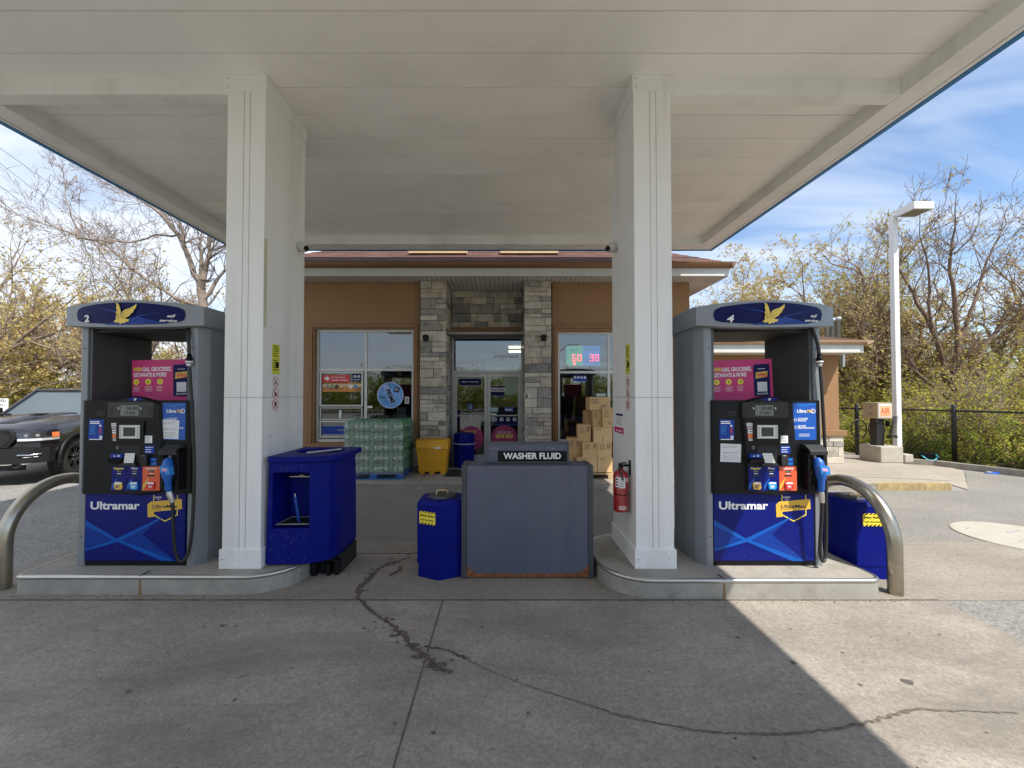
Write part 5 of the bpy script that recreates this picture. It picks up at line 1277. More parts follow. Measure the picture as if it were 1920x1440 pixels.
# shelves inside
rs = random.Random(21); pk = [M('packet_red', (.35,.03,.03), .5), M('packet_blue', (.03,.08,.3), .5), M('packet_yellow', (.5,.38,.05), .5), M('packet_white', (.5,.5,.5), .5)]
for sx, sy in ((-3.6,11.2),(-1.2,12.6),(2.2,11.4)):
    t = thing('goods_shelf', {-3.6:'shelf of packaged goods inside the left shop window', -1.2:'shelf of packaged goods seen through the entrance doors', 2.2:'shelf of packaged goods inside the right shop window'}[sx], 'shelf', (sx, sy, SZ), group='goods shelves inside the shop')
    b = MB(); b.box(sx-.7, sx+.7, sy+.35, sy+.4, SZ, 1.6, dark_grey)
    for z in (.2,.6,1.0,1.4): b.box(sx-.7, sx+.7, sy, sy+.349, z, z+.03, dark_grey)
    fr_ = b.build('shelf_frame', t); b = MB()
    for z in (.23,.63,1.03):
        x = sx-.66
        while x < sx+.58: w_ = rs.uniform(.07,.16); b.box(x, x+w_-.01, sy+.03, sy+.3, z+.001, z+rs.uniform(.15,.3), rs.choice(pk)); x += w_
    b.build('packets', fr_)

# ------------------------------------------------------------------ annex at the right
an = thing('annex_building', 'low tan stucco annex with stone foot and brown hip roof behind pump 4', 'building', (6.5, 11, .12))
AY = 10.0; ax0 = bx1+.001; ax1 = W(1572.5, 740, AY).x; az = W(1560,663,AY).z
b = MB(); b.box(ax0, ax1, AY, AY+.2, .9, az, stucco); b.box(ax1-.2, ax1, AY+.201, 14.5, .9, az, stucco); b.box(ax0, ax1, 14.5, 14.7, .9, az, stucco); b.build('stucco_wall', an)
b = MB(); zc0, zc1 = W(1580,818,AY-.1).z, W(1580,807,AY-.1).z
b.box(ax0, ax1+.12, AY-.10, AY-.001, zc0, zc1, trim_m); b.box(ax1+.001, ax1+.12, AY, 14.6, zc0, zc1, trim_m); b.build('base_cap', an, bevel=.008)
b = MB(); b.box(ax0, ax1+.02, AY-.02, AY+.18, SZ, zc0-.002, mortar); masonry(b, ax0, ax1+.06, SZ, zc0-.004, AY-.04, 61, wts=(6,2,8,.6,.1,1))
T = Matrix.Translation((ax1+.03, AY, 0)) @ Matrix.Rotation(R(90), 4, 'Z'); masonry(b, 0, 4.4, SZ, zc0-.004, 0, 66, T, wts=(6,2,8,.6,.1,1)); b.build('stone_base', an)
ey = 9.4; e1 = W(1618, 655, ey).x; z0 = W(1600,661,ey).z; z1 = W(1600,646.5,ey).z; zg2 = W(1600,637.5,ey-.1).z; g1 = W(1638,640,ey-.1).x
b = MB(); b.box(ax0, e1, ey+.01, AY+.4, z0+.002, z0+.02, so_w); b.box(ax0, e1, ey-.02, ey+.009, z0, z1, so_w); b.box(e1-.03, e1, ey+.0095, 15, z0, z1, so_w); b.box(ax1, e1-.031, AY+.4, 15, z0+.002, z0+.02, so_w); b.build('eave_trim', an)
b = MB(); gut2 = M('tan_gutter', (.42,.27,.17), .4, .2); b.prism([(ey-.021,z1),(ey-.06,z1+.004),(ey-.11,z1+.05),(ey-.12,zg2),(ey-.021,zg2)], ax0, g1, 'x', gut2); b.prism([(e1+.001,z1),(e1+.05,z1+.004),(g1-.01,z1+.05),(g1,zg2),(e1+.001,zg2)], ey-.117, 15.1, 'y', gut2); b.build('gutter', an)
b = MB(); rz_ = zg2-.01; hh_ = 2.6
for k in range(18):
    a0_ = hh_*k/18; a1_ = hh_*(k+1)/18; za = rz_+.30*a0_+.012; zb_ = rz_+.30*a1_
    A1 = [(ax0,ey-.08+a0_,za),(g1-.03-a0_*1.25,ey-.08+a0_,za),(g1-.03-a0_*1.25,15.0-a0_,za),(ax0,15.0-a0_,za)]; A2 = [(ax0,ey-.08+a1_,zb_),(g1-.03-a1_*1.25,ey-.08+a1_,zb_),(g1-.03-a1_*1.25,15.0-a1_,zb_),(ax0,15.0-a1_,zb_)]
    A0 = [(p[0],p[1],za-.014) for p in A1]
    b.add(A0+A1+A2, [(i,(i+1)%4,4+(i+1)%4,4+i) for i in range(4)]+[(4+i,4+(i+1)%4,8+(i+1)%4,8+i) for i in range(4)], shing)
b.add(A2, [(0,1,2,3)], shing); b.build('roof', an)
galv = M('galvanised', (.40,.43,.45), .45, .7)
for px_, py_ in ((1550.5,609),(1559.5,598),(1571,596)):
    b = MB(); a = W(px_, py_, 11.2); b.lathe([(.065,-1.0),(.065,-.08),(.085,-.078),(.085,0),(.06,.02)], (a.x,11.2,a.z), galv, 14); b.build('vent_pipe', an)
b = MB(); a = W(1573,665,AY+.2); a2 = W(1572,688,AY+.2); b.tube([(a.x+.05,AY+.15,a.z+.05),(a.x+.05,AY+.15,a2.z)], .045, galv, 8); b.build('downspout', an)

# ------------------------------------------------------------------ things by the shop front
# bottled drinks on a blue pallet
t = thing('pallet', 'blue wooden pallet under the shrink-wrapped green bottles', 'pallet', (-2.6, 8.5, SZ))
pal = M('pallet_blue', (.01,.10,.35), .7, var=.25, vs=9, dirt=.5, dirtc=(.05,.05,.06))
X0, X1, Y0, Y1 = -3.16, -1.99, 8.07, 8.97
b = MB()
for k in range(6): y_ = Y0+k*(Y1-Y0-.1)/5; b.box(X0,X1,y_,y_+.1,SZ+.115,SZ+.135,pal)
for y_ in (Y0, (Y0+Y1)/2-.05, Y1-.1): b.box(X0,X1,y_,y_+.1,SZ+.001,SZ+.02,pal)
b.build('board', t)
for y_ in (Y0,(Y0+Y1)/2-.05,Y1-.1):
    for x in (X0,(X0+X1)/2-.07,X1-.14): b = MB(); b.box(x,x+.14,y_+.002,y_+.098,SZ+.0205,SZ+.1145,pal); b.build('block', t)
green = M('bottle_green', (.015,.30,.085), .12, spec=.8, var=.3, vs=20, coat=.5)
lbl = M('bottle_label', (.74,.80,.76), .4, var=.5, vs=22); capm = M('bottle_cap', (.02,.22,.07), .3)
def film_mat():
    m = bpy.data.materials.new('shrink_film'); m.use_nodes = True; nt = m.node_tree; nt.nodes.clear(); L = nt.links.new
    o = nt.nodes.new('ShaderNodeOutputMaterial'); g_ = nt.nodes.new('ShaderNodeBsdfGlossy'); g_.inputs['Roughness'].default_value = .15; tr = nt.nodes.new('ShaderNodeBsdfTransparent'); tr.inputs['Color'].default_value = (.93,.96,.94,1)
    d_ = nt.nodes.new('ShaderNodeBsdfDiffuse'); d_.inputs['Color'].default_value = (.75,.8,.78,1)
    tc_ = nt.nodes.new('ShaderNodeTexCoord'); mp_ = nt.nodes.new('ShaderNodeMapping'); mp_.inputs['Scale'].default_value = (1,1,2.2); mp_.inputs['Rotation'].default_value = (.3,.5,.2); L(tc_.outputs['Object'], mp_.inputs[0])
    n = nt.nodes.new('ShaderNodeTexNoise'); n.inputs['Scale'].default_value = 13; n.inputs['Detail'].default_value = 6; n.inputs['Distortion'].default_value = 1.5; L(mp_.outputs[0], n.inputs['Vector'])
    bp = nt.nodes.new('ShaderNodeBump'); bp.inputs['Strength'].default_value = 1; bp.inputs['Distance'].default_value = .04; L(n.outputs['Fac'], bp.inputs['Height']); L(bp.outputs[0], g_.inputs['Normal'])
    m1 = nt.nodes.new('ShaderNodeMixShader'); m1.inputs[0].default_value = .16; L(tr.outputs[0], m1.inputs[1]); L(g_.outputs[0], m1.inputs[2])
    r = nt.nodes.new('ShaderNodeMapRange'); r.inputs['From Min'].default_value = .60; r.inputs['From Max'].default_value = .70; r.inputs['To Max'].default_value = .38; L(n.outputs['Fac'], r.inputs['Value'])
    m2 = nt.nodes.new('ShaderNodeMixShader'); L(r.outputs[0], m2.inputs[0]); L(m1.outputs[0], m2.inputs[1]); L(d_.outputs[0], m2.inputs[2]); L(m2.outputs[0], o.inputs[0]); return m
film = film_mat(); MATS['shrink_film'] = film
PW, PD, PH = .386, .296, .205
def make_pack():
    t = thing('bottle_pack', 'x', 'bottle pack', group='shrink-wrapped packs of green bottles on the blue pallet')
    b = MB(); r = random.Random(4)
    for i in range(4):
        for j_ in range(3):
            x, y_ = -PW/2+PW*(i+.5)/4, -PD/2+PD*(j_+.5)/3; s_ = .047; dz = r.uniform(-.003,.003)
            b.lathe([(s_*.8,.004),(s_,.015),(s_,.055)], (x,y_,dz), green, 8); b.lathe([(s_*1.01,.055),(s_*1.01,.105)], (x,y_,dz), lbl if r.random() < .5 else green, 8)
            b.lathe([(s_,.105),(s_*.95,.13),(s_*.45,.165),(s_*.4,.18)], (x,y_,dz), green, 8); b.lathe([(s_*.5,.18),(s_*.5,.198)], (x,y_,dz), capm, 8)
    b.build('bottles', t)
    b = MB(); hx, hy = PW/2-.001, PD/2-.001; v = []; nx = 9
    for z, q_ in ((.002,1.),(.06,.99),(.12,1.),(.165,.985),(.203,.93)):
        for (sx, sy) in ((-1,-1),(1,-1),(1,1),(-1,1)): v.append((sx*hx*q_, sy*hy*q_, z))
    fs = [(k*4+i, k*4+(i+1) % 4, (k+1)*4+(i+1) % 4, (k+1)*4+i) for k in range(4) for i in range(4)]+[(16,17,18,19)]
    b.add(v, fs, film); b.build('wrap', t); return t
proto = make_pack(); first = True
layer_n = ['bottom', 'second', 'third', 'fourth', 'top']
for k in range(5):
    for i in range(3):
        for j_ in range(3):
            if not (j_ == 0 or i == 2 or k == 4): continue
            p = proto if first else copy_tree(proto); first = False
            p.location = (X0+.01+PW*(i+.5)+random.Random(k*9+i).uniform(-.004,.004), Y0+.005+PD*(j_+.5), SZ+.1365+k*(PH+.003))
            w_ = ['left', 'middle', 'right'][i]; d_ = ['front row', 'middle row', 'rear row'][j_]
            p['label'] = f'pack of green bottles, {layer_n[k]} layer, {w_} column, {d_}'
b = MB()
wx0, wx1, wy0, wy1 = X0-.004, X0+3*PW+.024, Y0-.006, Y0+3*PD+.02
v = []
for z in (.10,.4,.8,1.12):
    q_ = .0 if z > .2 else .01
    v += [(wx0-q_,wy0-q_,SZ+z),(wx1+q_,wy0-q_,SZ+z),(wx1+q_,wy1,SZ+z),(wx0-q_,wy1,SZ+z)]
b.add(v, [(k*4+i, k*4+(i+1) % 4, (k+1)*4+(i+1) % 4, (k+1)*4+i) for k in range(3) for i in range(4)], film)
b.build('stretch_wrap', label='clear stretch film wound round the whole stack of green bottle packs', cat='film', loc=(-2.6,8.5,SZ+.1))
# yellow salt bin
t = thing('salt_bin', 'yellow plastic salt bin with hinged lid in front of the left stone pillar', 'bin', (-1.5, 8.8, SZ))
ymat = M('bin_yellow', (.74,.36,.015), .45, var=.06, dirt=.15, dirtc=(.4,.22,.03)); 
a, c_ = W(780,830,8.6).x, W(840,830,8.6).x; xm = (a+c_)/2; hw_ = (c_-a)/2; z0 = SZ; z1 = W(810,843,8.6).z; z2 = W(810,824.5,8.6).z
b = MB()
b.prism([(xm-hw_*.84,8.63),(xm+hw_*.84,8.63),(xm+hw_*.84,8.97),(xm-hw_*.84,8.97)], z0+.05, z1-.03, 'z', ymat, top=[(xm-hw_*.95,8.60),(xm+hw_*.95,8.60),(xm+hw_*.95,8.98),(xm-hw_*.95,8.98)])
b.box(xm-hw_*.98, xm+hw_*.98, 8.585, 8.98, z1-.029, z1, ymat)
for s_ in (-.8,-.18,.5): b.box(xm+hw_*s_, xm+hw_*(s_+.32), 8.64, 8.96, z0, z0+.049, ymat)
b.box(xm-hw_*.62, xm-hw_*.40, 8.626,8.63, z0+.08, z1-.06, ymat); b.box(xm+hw_*.35, xm+hw_*.55, 8.626,8.63, z0+.08, z1-.06, ymat)
b.build('bin_body', t, bevel=.012)
b = MB(); b.prism([(8.57,z1+.002),(8.57,z1+.05),(8.62,z2-.02),(8.72,z2),(8.94,z2),(8.985,z2-.03),(8.985,z1+.002)], xm-hw_, xm+hw_, 'x', ymat); b.build('lid', t, bevel=.012)
b = MB(); b.box(xm+.05, xm+.20, 8.567, 8.569, z1+.02, z1+.055, white_print); b.box(xm-.06, xm+.0, 8.56, 8.569, z1-.05, z1+.03, ymat); b.build('latch', t)
# blue bin at the door
t = thing('door_waste_bin', 'dark blue octagonal waste bin with clear bag standing by the left entrance door', 'bin', (-.92, 9.5, SZ))
cx_, cy_ = W(870,850,9.5).x, 9.55; r_ = 19.5*9.5/F*1.06
oct_ = lambda s_: [(cx_+r_*s_*math.cos(R(22.5+45*k)), cy_+r_*s_*math.sin(R(22.5+45*k))) for k in range(8)]
zt3 = W(870,813,9.4).z
b = MB(); b.prism(oct_(.93), SZ, zt3-.22, 'z', bin_blue, top=oct_(.98)); b.build('bin_body', t, bevel=.008)
b = MB(); b.prism(oct_(1.0), zt3-.218, zt3, 'z', bin_blue, top=oct_(.95)); b.build('hood', t, bevel=.01)
b = MB(); zr = zt3-.235; rs = random.Random(12)
b.tube([(cx_+(r_*1.0+rs.uniform(0,.02))*math.cos(R(15*k)), cy_+(r_*1.0+rs.uniform(0,.02))*math.sin(R(15*k)), zr+rs.uniform(-.012,.012)) for k in range(24)], .012, M('clear_bag', (.45,.5,.55), .25), 5, closed=True); b.build('bin_bag', t)
# door mat
b = MB(); b.box(-1.20, .62, 8.35, 9.05, SZ+.004, SZ+.018, pd); b.build('door_mat', label='dark rubber mat lying before the entrance doors', cat='mat', loc=(-.3,8.7,SZ))
# cartons
card = [M('cardboard', (.62,.40,.19), .85, var=.06, vs=3), M('cardboard_pale', (.68,.46,.23), .85, var=.06, vs=3), M('cardboard_dark', (.52,.32,.15), .85, var=.07, vs=3)]
cprint = M('carton_print', (.06,.04,.03), .7); tape = M('carton_tape', (.50,.36,.19), .35)
t = thing('pallet', 'plain wooden pallet under the stack of cardboard boxes', 'pallet', (2.1, 8.45, SZ)); wood = M('pallet_wood', (.42,.30,.17), .85, var=.2, vs=8)
b = MB()
for k in range(6): y_ = 8.12+k*.14; b.box(1.42,2.95,y_,y_+.09,SZ+.085,SZ+.103,wood)
b.build('board', t)
for y_ in (8.12,8.46,8.82):
    for x in (1.42,2.1,2.81): b = MB(); b.box(x,x+.14,y_,y_+.09,SZ,SZ+.0845,wood); b.build('block', t)
def carton(px0, py0, px1, py1, Y, label, rz=0., dep=.34, style=0, seed=0):
    a, c_ = W(px0, py1, Y), W(px1, py0, Y); w_ = (c_.x-a.x)/2; h_ = c_.z-a.z; cx_ = (a.x+c_.x)/2; cy_ = Y+dep/2
    t = thing('cardboard_box', label, 'cardboard box', group='cardboard boxes stacked by the right window'); m_ = card[seed % 3]
    b = MB(); b.box(-w_, w_, -dep/2, dep/2, 0, h_-.002, m_)
    bd_ = b.build('carton', t, bevel=.004)
    b = MB(); b.box(-w_+.002, w_-.002, -dep/2+.002, -.002, h_-.0018, h_+.001, m_); b.box(-w_+.002, w_-.002, .002, dep/2-.002, h_-.0018, h_+.001, m_); b.build('flap', t)
    b = MB(); yy = -dep/2-.001; r = random.Random(seed+3)
    if style in (0, 2):
        lines(b, -w_+.03, -w_+.03+w_*.9, h_*.5, h_*.9, 5, yy, cprint, seed, f=.28)
    if style == 0:
        for k in (0,1): b.rect(w_-.085+k*.032, w_-.070+k*.032, h_*.62, h_*.86, yy, cprint)
        for z_ in (.58,.89): b.rect(w_-.095, w_-.028, h_*z_, h_*z_+.005, yy, cprint)
    if style == 1: b.rect(-.02, .02, h_*.0+.002, h_*.35, yy, tape); lines(b, -w_+.03, 0, h_*.84, h_*.92, 1, yy, cprint, seed)
    if style == 2: lines(b, w_*.1, w_-.03, .05, .12, 3, yy, cprint, seed, f=.4)
    b.build('carton_print', t)
    place(t, (cx_, cy_, a.z), rz); return t
YB1 = 8.2
C = lambda a, b_, c_, d: (1040+a/4.8, 600+b_/4.8, 1040+c_/4.8, 600+d/4.8)
carton(*C(205,1236,382,1371), YB1, 'long low carton at the base of the stack beside the washer fluid sign', 0, style=1, seed=1)
carton(*C(386,1236,520,1371), YB1, 'plain carton at the base of the stack next to the right column', 0, style=1, seed=4)
carton(*C(95,1222,203,1371), YB1+.1, 'shaded carton at the base of the stack partly behind the washer fluid sign', 0, style=0, seed=2)
carton(*C(120,1066,240,1220), YB1+.1, 'printed carton with arrows at the left end of the second row', R(-4), style=0, seed=5)
carton(*C(248,1100,384,1235), YB1, 'slightly turned carton with arrows in the middle of the second row', R(3), style=0, seed=3)
carton(*C(388,1104,512,1235), YB1, 'printed carton with arrows at the right of the second row', 0, style=0, seed=7)
carton(*C(218,944,332,1094), YB1+.08, 'printed carton at the left of the third row', R(-5), style=0, seed=6)
carton(*C(350,966,515,1103), YB1, 'wide plain carton at the right of the third row', R(2), style=1, seed=10)
carton(*C(283,818,345,943), YB1+.22, 'narrow shaded carton at the left of the fourth row', 0, style=2, seed=8)
carton(*C(346,818,428,964), YB1+.05, 'dark carton in the middle of the fourth row', R(-2), style=2, seed=11)
carton(*C(430,788,520,964), YB1, 'carton with print near its foot beside the right column, fourth row', R(2), style=2, seed=9)
carton(*C(312,694,494,815), YB1+.08, 'topmost carton of the stack by the right window', R(2), style=2, seed=12)
for k, (z_, h_) in enumerate(((SZ+.104,.27),(SZ+.376,.27),(SZ+.648,.27))):
    x = 2.42; a = Vector((x, YB1+.1, z_)); t = carton(1150, 800, 1180, 830, YB1+.1, ['base','middle','top'][k]+' carton of the column of boxes hidden behind the right canopy column', 0, style=1, seed=k)
    t.location = (2.45, YB1+.3, z_)

# ------------------------------------------------------------------ air machine corner
b = MB(); blk = M('block_concrete', (.42,.39,.33), .9, var=.12, vs=4, bump=.7, bs=40, fine=.15, dirt=.4, dirtc=(.2,.17,.13)); ca = G(1652,868,SZ)
bX, bY = ca.x, ca.y
b.box(bX, bX+.56, bY, bY+.62, SZ, SZ+.40, blk); b.build('concrete_block', bevel=.02, label='rough concrete block carrying the air machine', cat='concrete block', loc=(bX+.28,bY+.3,SZ))
b = MB(); b.box(bX+.64, bX+.86, bY+.05, bY+.5, SZ, SZ+.20, blk); b.box(bX+.57, bX+.72, bY+.2, bY+.45, SZ+.001, SZ+.12, blk); b.build('broken_kerb_block', bevel=.02, label='small broken concrete lumps beside the block of the air machine', cat='concrete lump', loc=(bX+.7,bY+.3,SZ))
t = thing('air_machine', 'beige air pump box with orange AIR sign on a black post', 'air machine', (bX+.25,bY+.3,SZ+.4))
mx0, my = bX+.05, bY+.12
zc0, zc1 = W(1650,785,my).z, W(1650,755,my).z; mw = W(1674.5,770,my).x-W(1647,770,my).x
b = MB(); beig = M('cabinet_beige', (.42,.35,.25), .5, var=.05, dirt=.2); b.box(mx0, mx0+mw, my, my+.42, zc0, zc1, beig); cb = b.build('cabinet', t, bevel=.006)
b = MB(); b.box(mx0+.03, mx0+mw-.02, my-.006, my-.0005, zc0+.03, zc1-.035, offwhite); b.box(mx0+.05,mx0+mw-.03,my-.0075,my-.0062,zc0+.05,zc1-.075,M('panel_peach',(.75,.45,.25),.5)); b.text('AIR', mx0+mw/2, my-.0088, zc0+.12, .15, orange_red, bold=.02, width=.24); lines(b, mx0+.07,mx0+mw-.05,zc0+.06,zc0+.10,2,my-.0088,orange_red,f=.3); b.build('sign_panel', cb)
b = MB()
for k in range(3):
    for z_ in (zc0+.08, zc0+.26): b.box(mx0-.004, mx0-.0005, my+.14+k*.04, my+.16+k*.04, z_, z_+.07, grey_print)
b.build('vent', cb)
b = MB(); b.box(mx0+.05, mx0+.24, my+.09, my+.28, SZ+.401, zc0-.001, M('post_black', (.015,.015,.016), .5)); b.build('post', t, bevel=.006)
b = MB(); pc = [(mx0+.30+.10*k/60*0 + .05*math.cos(k*.9)+.0, my+.0+.05*math.sin(k*.9), zc0-.02-.0048*k) for k in range(0,110)]
b.tube([(mx0+mw+.06+.055*math.cos(k*.8)-.0009*k, my-.02+.055*math.sin(k*.8), zc0+.06-.0040*k) for k in range(0,125)], .007, hose_black, 5)
b.tube([(mx0+mw-.02+.11*math.cos(k*.7), my+.0+.08*math.sin(k*.7), zc0-.42-.0015*k) for k in range(40)], .009, hose_black, 5)
b.tube([(mx0+.02,my+.12,zc0+.0),(mx0-.02,my+.02,zc0-.06),(mx0+.05,my+.0,zc0-.12),(mx0+.14,my+.05,zc0-.10)], .009, hose_black, 5)
b.build('coil_hose', t)
b = MB(); b.box(mx0+.27,mx0+.33,my+.03,my+.09,zc0-.20,zc0-.06,black_plastic); b.build('gauge', t, bevel=.004)
# light pole
pY = bY+.75; pc_ = W(1681, 740, pY).x; zt4 = W(1679,404,pY).z
lamp_white = M('pole_white', (.72,.73,.74), .35, var=.02, dirt=.15, dirtc=(.45,.44,.4))
t = thing('light_pole', 'tall square white light pole with one flat lamp head behind the air machine', 'light pole', (pc_, pY, SZ))
b = MB(); hw_ = 4.6*pY/F; b.box(pc_-hw_, pc_+hw_, pY-hw_, pY+hw_, SZ, zt4, lamp_white); b.build('pole', t, bevel=.006)
b = MB(); b.box(pc_-.18, pc_+.18, pY-.18, pY+.18, SZ+.001, SZ+.03, lamp_white); b.build('base_plate', t)
b = MB(); yA = pY-.62; f0 = W(1714.5,391,yA); f1 = W(1752,377,yA); b.box(f0.x, f1.x, yA, pY-.12, f0.z, f1.z, lamp_white); hd = b.build('lamp_head', t, bevel=.008)
b = MB(); b.box(f0.x+.05, f1.x-.05, yA+.05, pY-.17, f0.z-.006, f0.z-.001, M('lamp_lens', (.30,.30,.28), .3)); b.build('lamp_lens', hd)
b = MB(); b.tube([(pc_,pY,zt4-.06),(pc_+.12,pY-.1,zt4+.0),(f0.x+.06,pY-.25,f0.z+.04)], .05, lamp_white, 8); b.build('arm', t)
# ring bike racks
blackm = M('rack_black', (.012,.012,.013), .45)
for k, (px_, lab) in enumerate(((1607,'black ring bicycle rack standing between the annex corner and the air machine'),(1640,'black ring bicycle rack mostly hidden behind the air machine'))):
    Yr = 11.35; a = W(px_, 786, Yr); b = MB(); b.lathe([(.045,0),(.045,a.z-SZ-.02),(.03,a.z-SZ)], (a.x,Yr,SZ), blackm, 12); cz = a.z-.27
    t = thing('bicycle_rack', lab, 'bicycle rack', (a.x,Yr,SZ), group='ring bicycle racks by the fence'); b.build('post', t)
    b = MB(); b.tube([(a.x+.215*math.cos(R(15*i)), Yr-.05, cz+.265*math.sin(R(15*i))) for i in range(24)], .017, blackm, 8, closed=True); b.build('ring', t)
# chain-link fence
ft = thing('chain_link_fence', 'black chain link fence along the yard edge at the right', 'fence', (11.4, 10.2, 0))
fp_ = [(8.9,13.6),(10.55,12.1),(11.50,10.35),(12.05,8.4),(12.65,6.2),(13.3,3.6),(14.2,0.5)]
ZT = 1.42; fb = M('fence_black', (.01,.01,.011), .5)
for i, p in enumerate(fp_):
    b = MB(); r_ = .05 if i in (1,2) else .03; b.lathe([(r_,0),(r_,ZT+(.09 if r_ > .04 else .0)),(r_*.5,ZT+.04+(.09 if r_ > .04 else 0))], (p[0],p[1],0), fb, 10); b.build('fence_post', ft)
b = MB()
for a, c_ in zip(fp_, fp_[1:]): b.tube([(a[0],a[1],ZT-.03),(c_[0],c_[1],ZT-.03)], .024, fb, 8); b.tube([(a[0],a[1],.16),(c_[0],c_[1],.16)], .006, fb, 4)
b.build('top_rail', ft)
b = MB(); z0, z1 = .15, ZT-.03
for a, c_ in zip(fp_, fp_[1:]):
    A, B_ = Vector((*a,0)), Vector((*c_,0)); L_ = (B_-A).length; d = (B_-A)/L_; hgt = z1-z0; s_ = -hgt
    while s_ < L_:
        for dir_ in (1, -1):
            u0, u1 = s_, s_+hgt; zz0, zz1 = (z0, z1) if dir_ > 0 else (z1, z0)
            lo, hi = max(u0, 0), min(u1, L_)
            if hi-lo < .02: continue
            q0 = zz0+(zz1-zz0)*(lo-u0)/hgt; q1 = zz0+(zz1-zz0)*(hi-u0)/hgt
            b.tube([A+d*lo+Vector((0,0,q0)), A+d*hi+Vector((0,0,q1))], .0032, fb, 3, caps=False, smooth=False)
        s_ += .085
b.build('wire_mesh', ft)
# bucket, blue wrapper
a = G(1745,869,.03); b = MB(); b.lathe([(.12,0),(.17,.26),(.175,.27),(.16,.27),(.15,.2)], (a.x,a.y+.1,.02), black_plastic, 20)
bt_ = b.build('bucket', label='small black bucket with light blue handle beneath the fence', cat='bucket', loc=(a.x,a.y+.1,.02))
b = MB(); b.tube([(a.x-.17,a.y+.06,.23),(a.x-.13,a.y-.06,.13),(a.x,a.y-.09,.12),(a.x+.13,a.y-.06,.20),(a.x+.17,a.y+.06,.28)], .014, M('handle_sky', (.05,.45,.6), .4), 6); b.build('handle', bt_)
a = G(1860,887,.01); b = MB(); rs = random.Random(4)
b.prism([(a.x-.17,a.y-.02),(a.x-.1,a.y-.06),(a.x+.15,a.y-.05),(a.x+.17,a.y+.0),(a.x+.05,a.y+.06),(a.x-.12,a.y+.05)], .0, .035, 'z', mid_blue, top=[(a.x-.14,a.y-.01),(a.x-.08,a.y-.03),(a.x+.11,a.y-.02),(a.x+.13,a.y+.0),(a.x+.04,a.y+.03),(a.x-.1,a.y+.03)])
b.box(a.x-.13,a.x-.03,a.y-.045,a.y+.02,.036,.04,offwhite); b.build('blue_wrapper', label='crumpled blue and white wrapper lying by the kerb at the far right', cat='litter', loc=(a.x,a.y,0))

# ------------------------------------------------------------------ sign at far left
t = thing('towing_sign', 'white parking notice with black capitals behind the black pickup', 'sign', (-14.2, 11.5, 0))
Y = 11.6; a, c_ = W(-48, 778, Y), W(15.5, 747, Y)
b = MB(); b.box(a.x, c_.x, Y, Y+.01, a.z, c_.z, white_print)
hh_ = c_.z-a.z
for k, s_ in enumerate(('UNAUTHORIZED','VEHICLES WILL','BE TOWED AT','OWNERS EXPENSE')):
    tw = {0:1.02,1:.95,2:.90,3:1.02}[k]*.9; b.text(s_, c_.x-.06-(0 if k in (0,3) else .05*k), Y-.002, c_.z-hh_*(.22+.24*k), hh_*.145, black_print, 'R', bold=.015, width=tw*.98)
b.build('notice_board', t)
b = MB(); b.box((a.x+c_.x)/2-.03,(a.x+c_.x)/2+.03,Y+.011,Y+.06,-.03,c_.z,galv); b.build('post', t)

# ------------------------------------------------------------------ black pickup (local: x to its right, y forward, front axle at y=0)
paint = M('truck_paint', (.010,.010,.016), .22, coat=1., var=.0, dirt=.12, dirtc=(.08,.075,.07), ds=3)
trimb = M('truck_trim', (.010,.010,.011), .5, bump=.2, bs=200, spec=.3)
chrome = M('lamp_chrome', (.6,.62,.65), .12, 1.)
tyre_m = M('tyre', (.022,.021,.020), .85, bump=.4, bs=60, dirt=.4, dirtc=(.07,.06,.05)); rim_m = M('wheel_black', (.02,.02,.02), .35, .4)
t = thing('pickup_truck', 'dirty black pickup truck with off-road tyres parked at the left edge', 'pickup truck')
def loft(mb, st, mat, close=True):
    n = len(st[0]); vs = [p for s_ in st for p in s_]
    fs = [(i*n+a, i*n+(a+1) % n, (i+1)*n+(a+1) % n, (i+1)*n+a) for i in range(len(st)-1) for a in range(n)]
    mb.add(vs, fs, mat, True); mb.add(st[0], [tuple(range(n))[::-1]], mat); mb.add(st[-1], [tuple(range(n))], mat)
def sec(y, hw, zb, zm, zt, top):  # half width, bottom, shoulder, top centre, half width at the top
    P = [(hw*.90,y,zb),(hw,y,zb+.12),(hw*1.005,y,(zb+zm)/2),(hw*.995,y,zm),(hw*.965,y,zm+(zt-zm)*.45),(top,y,zt-.02),(top*.55,y,zt+.015),(0,y,zt+.02)]
    return P + [(-p[0],p[1],p[2]) for p in P[-2::-1]]
b = MB()
S_ = [sec(.88,.80,.62,.86,1.06,.70), sec(.86,.90,.55,.92,1.12,.78), sec(.72,.98,.52,1.02,1.19,.84), sec(.50,1.005,.52,1.06,1.24,.86), sec(.0,1.02,.52,1.10,1.30,.88), sec(-.6,1.02,.50,1.12,1.34,.88), sec(-.95,1.01,.48,1.13,1.32,.90), sec(-2.9,1.01,.48,1.14,1.30,.93), sec(-4.75,1.01,.52,1.14,1.30,.93), sec(-4.85,.98,.56,1.12,1.27,.92)]
loft(b, S_[::-1], paint); 
b0 = b.build('body', t)
# wheel arches cut with a boolean, applied at once
cut = MB()
for yw in (0., -3.67):
    cut.T = Matrix.Translation((-1.3, yw, .44)) @ Matrix.Rotation(R(90), 4, 'Y'); cut.lathe([(.50,0),(.50,2.6)], (0,0,0), trimb, 28, smooth=False)
co = cut.build('wheel_cut'); md = b0.modifiers.new('cut', 'BOOLEAN'); md.object = co; md.solver = 'EXACT'
dg = bpy.context.evaluated_depsgraph_get(); nm = bpy.data.meshes.new_from_object(b0.evaluated_get(dg)); b0.modifiers.clear(); b0.data = nm; bpy.data.objects.remove(co)
b0.data.set_sharp_from_angle(angle=R(40))
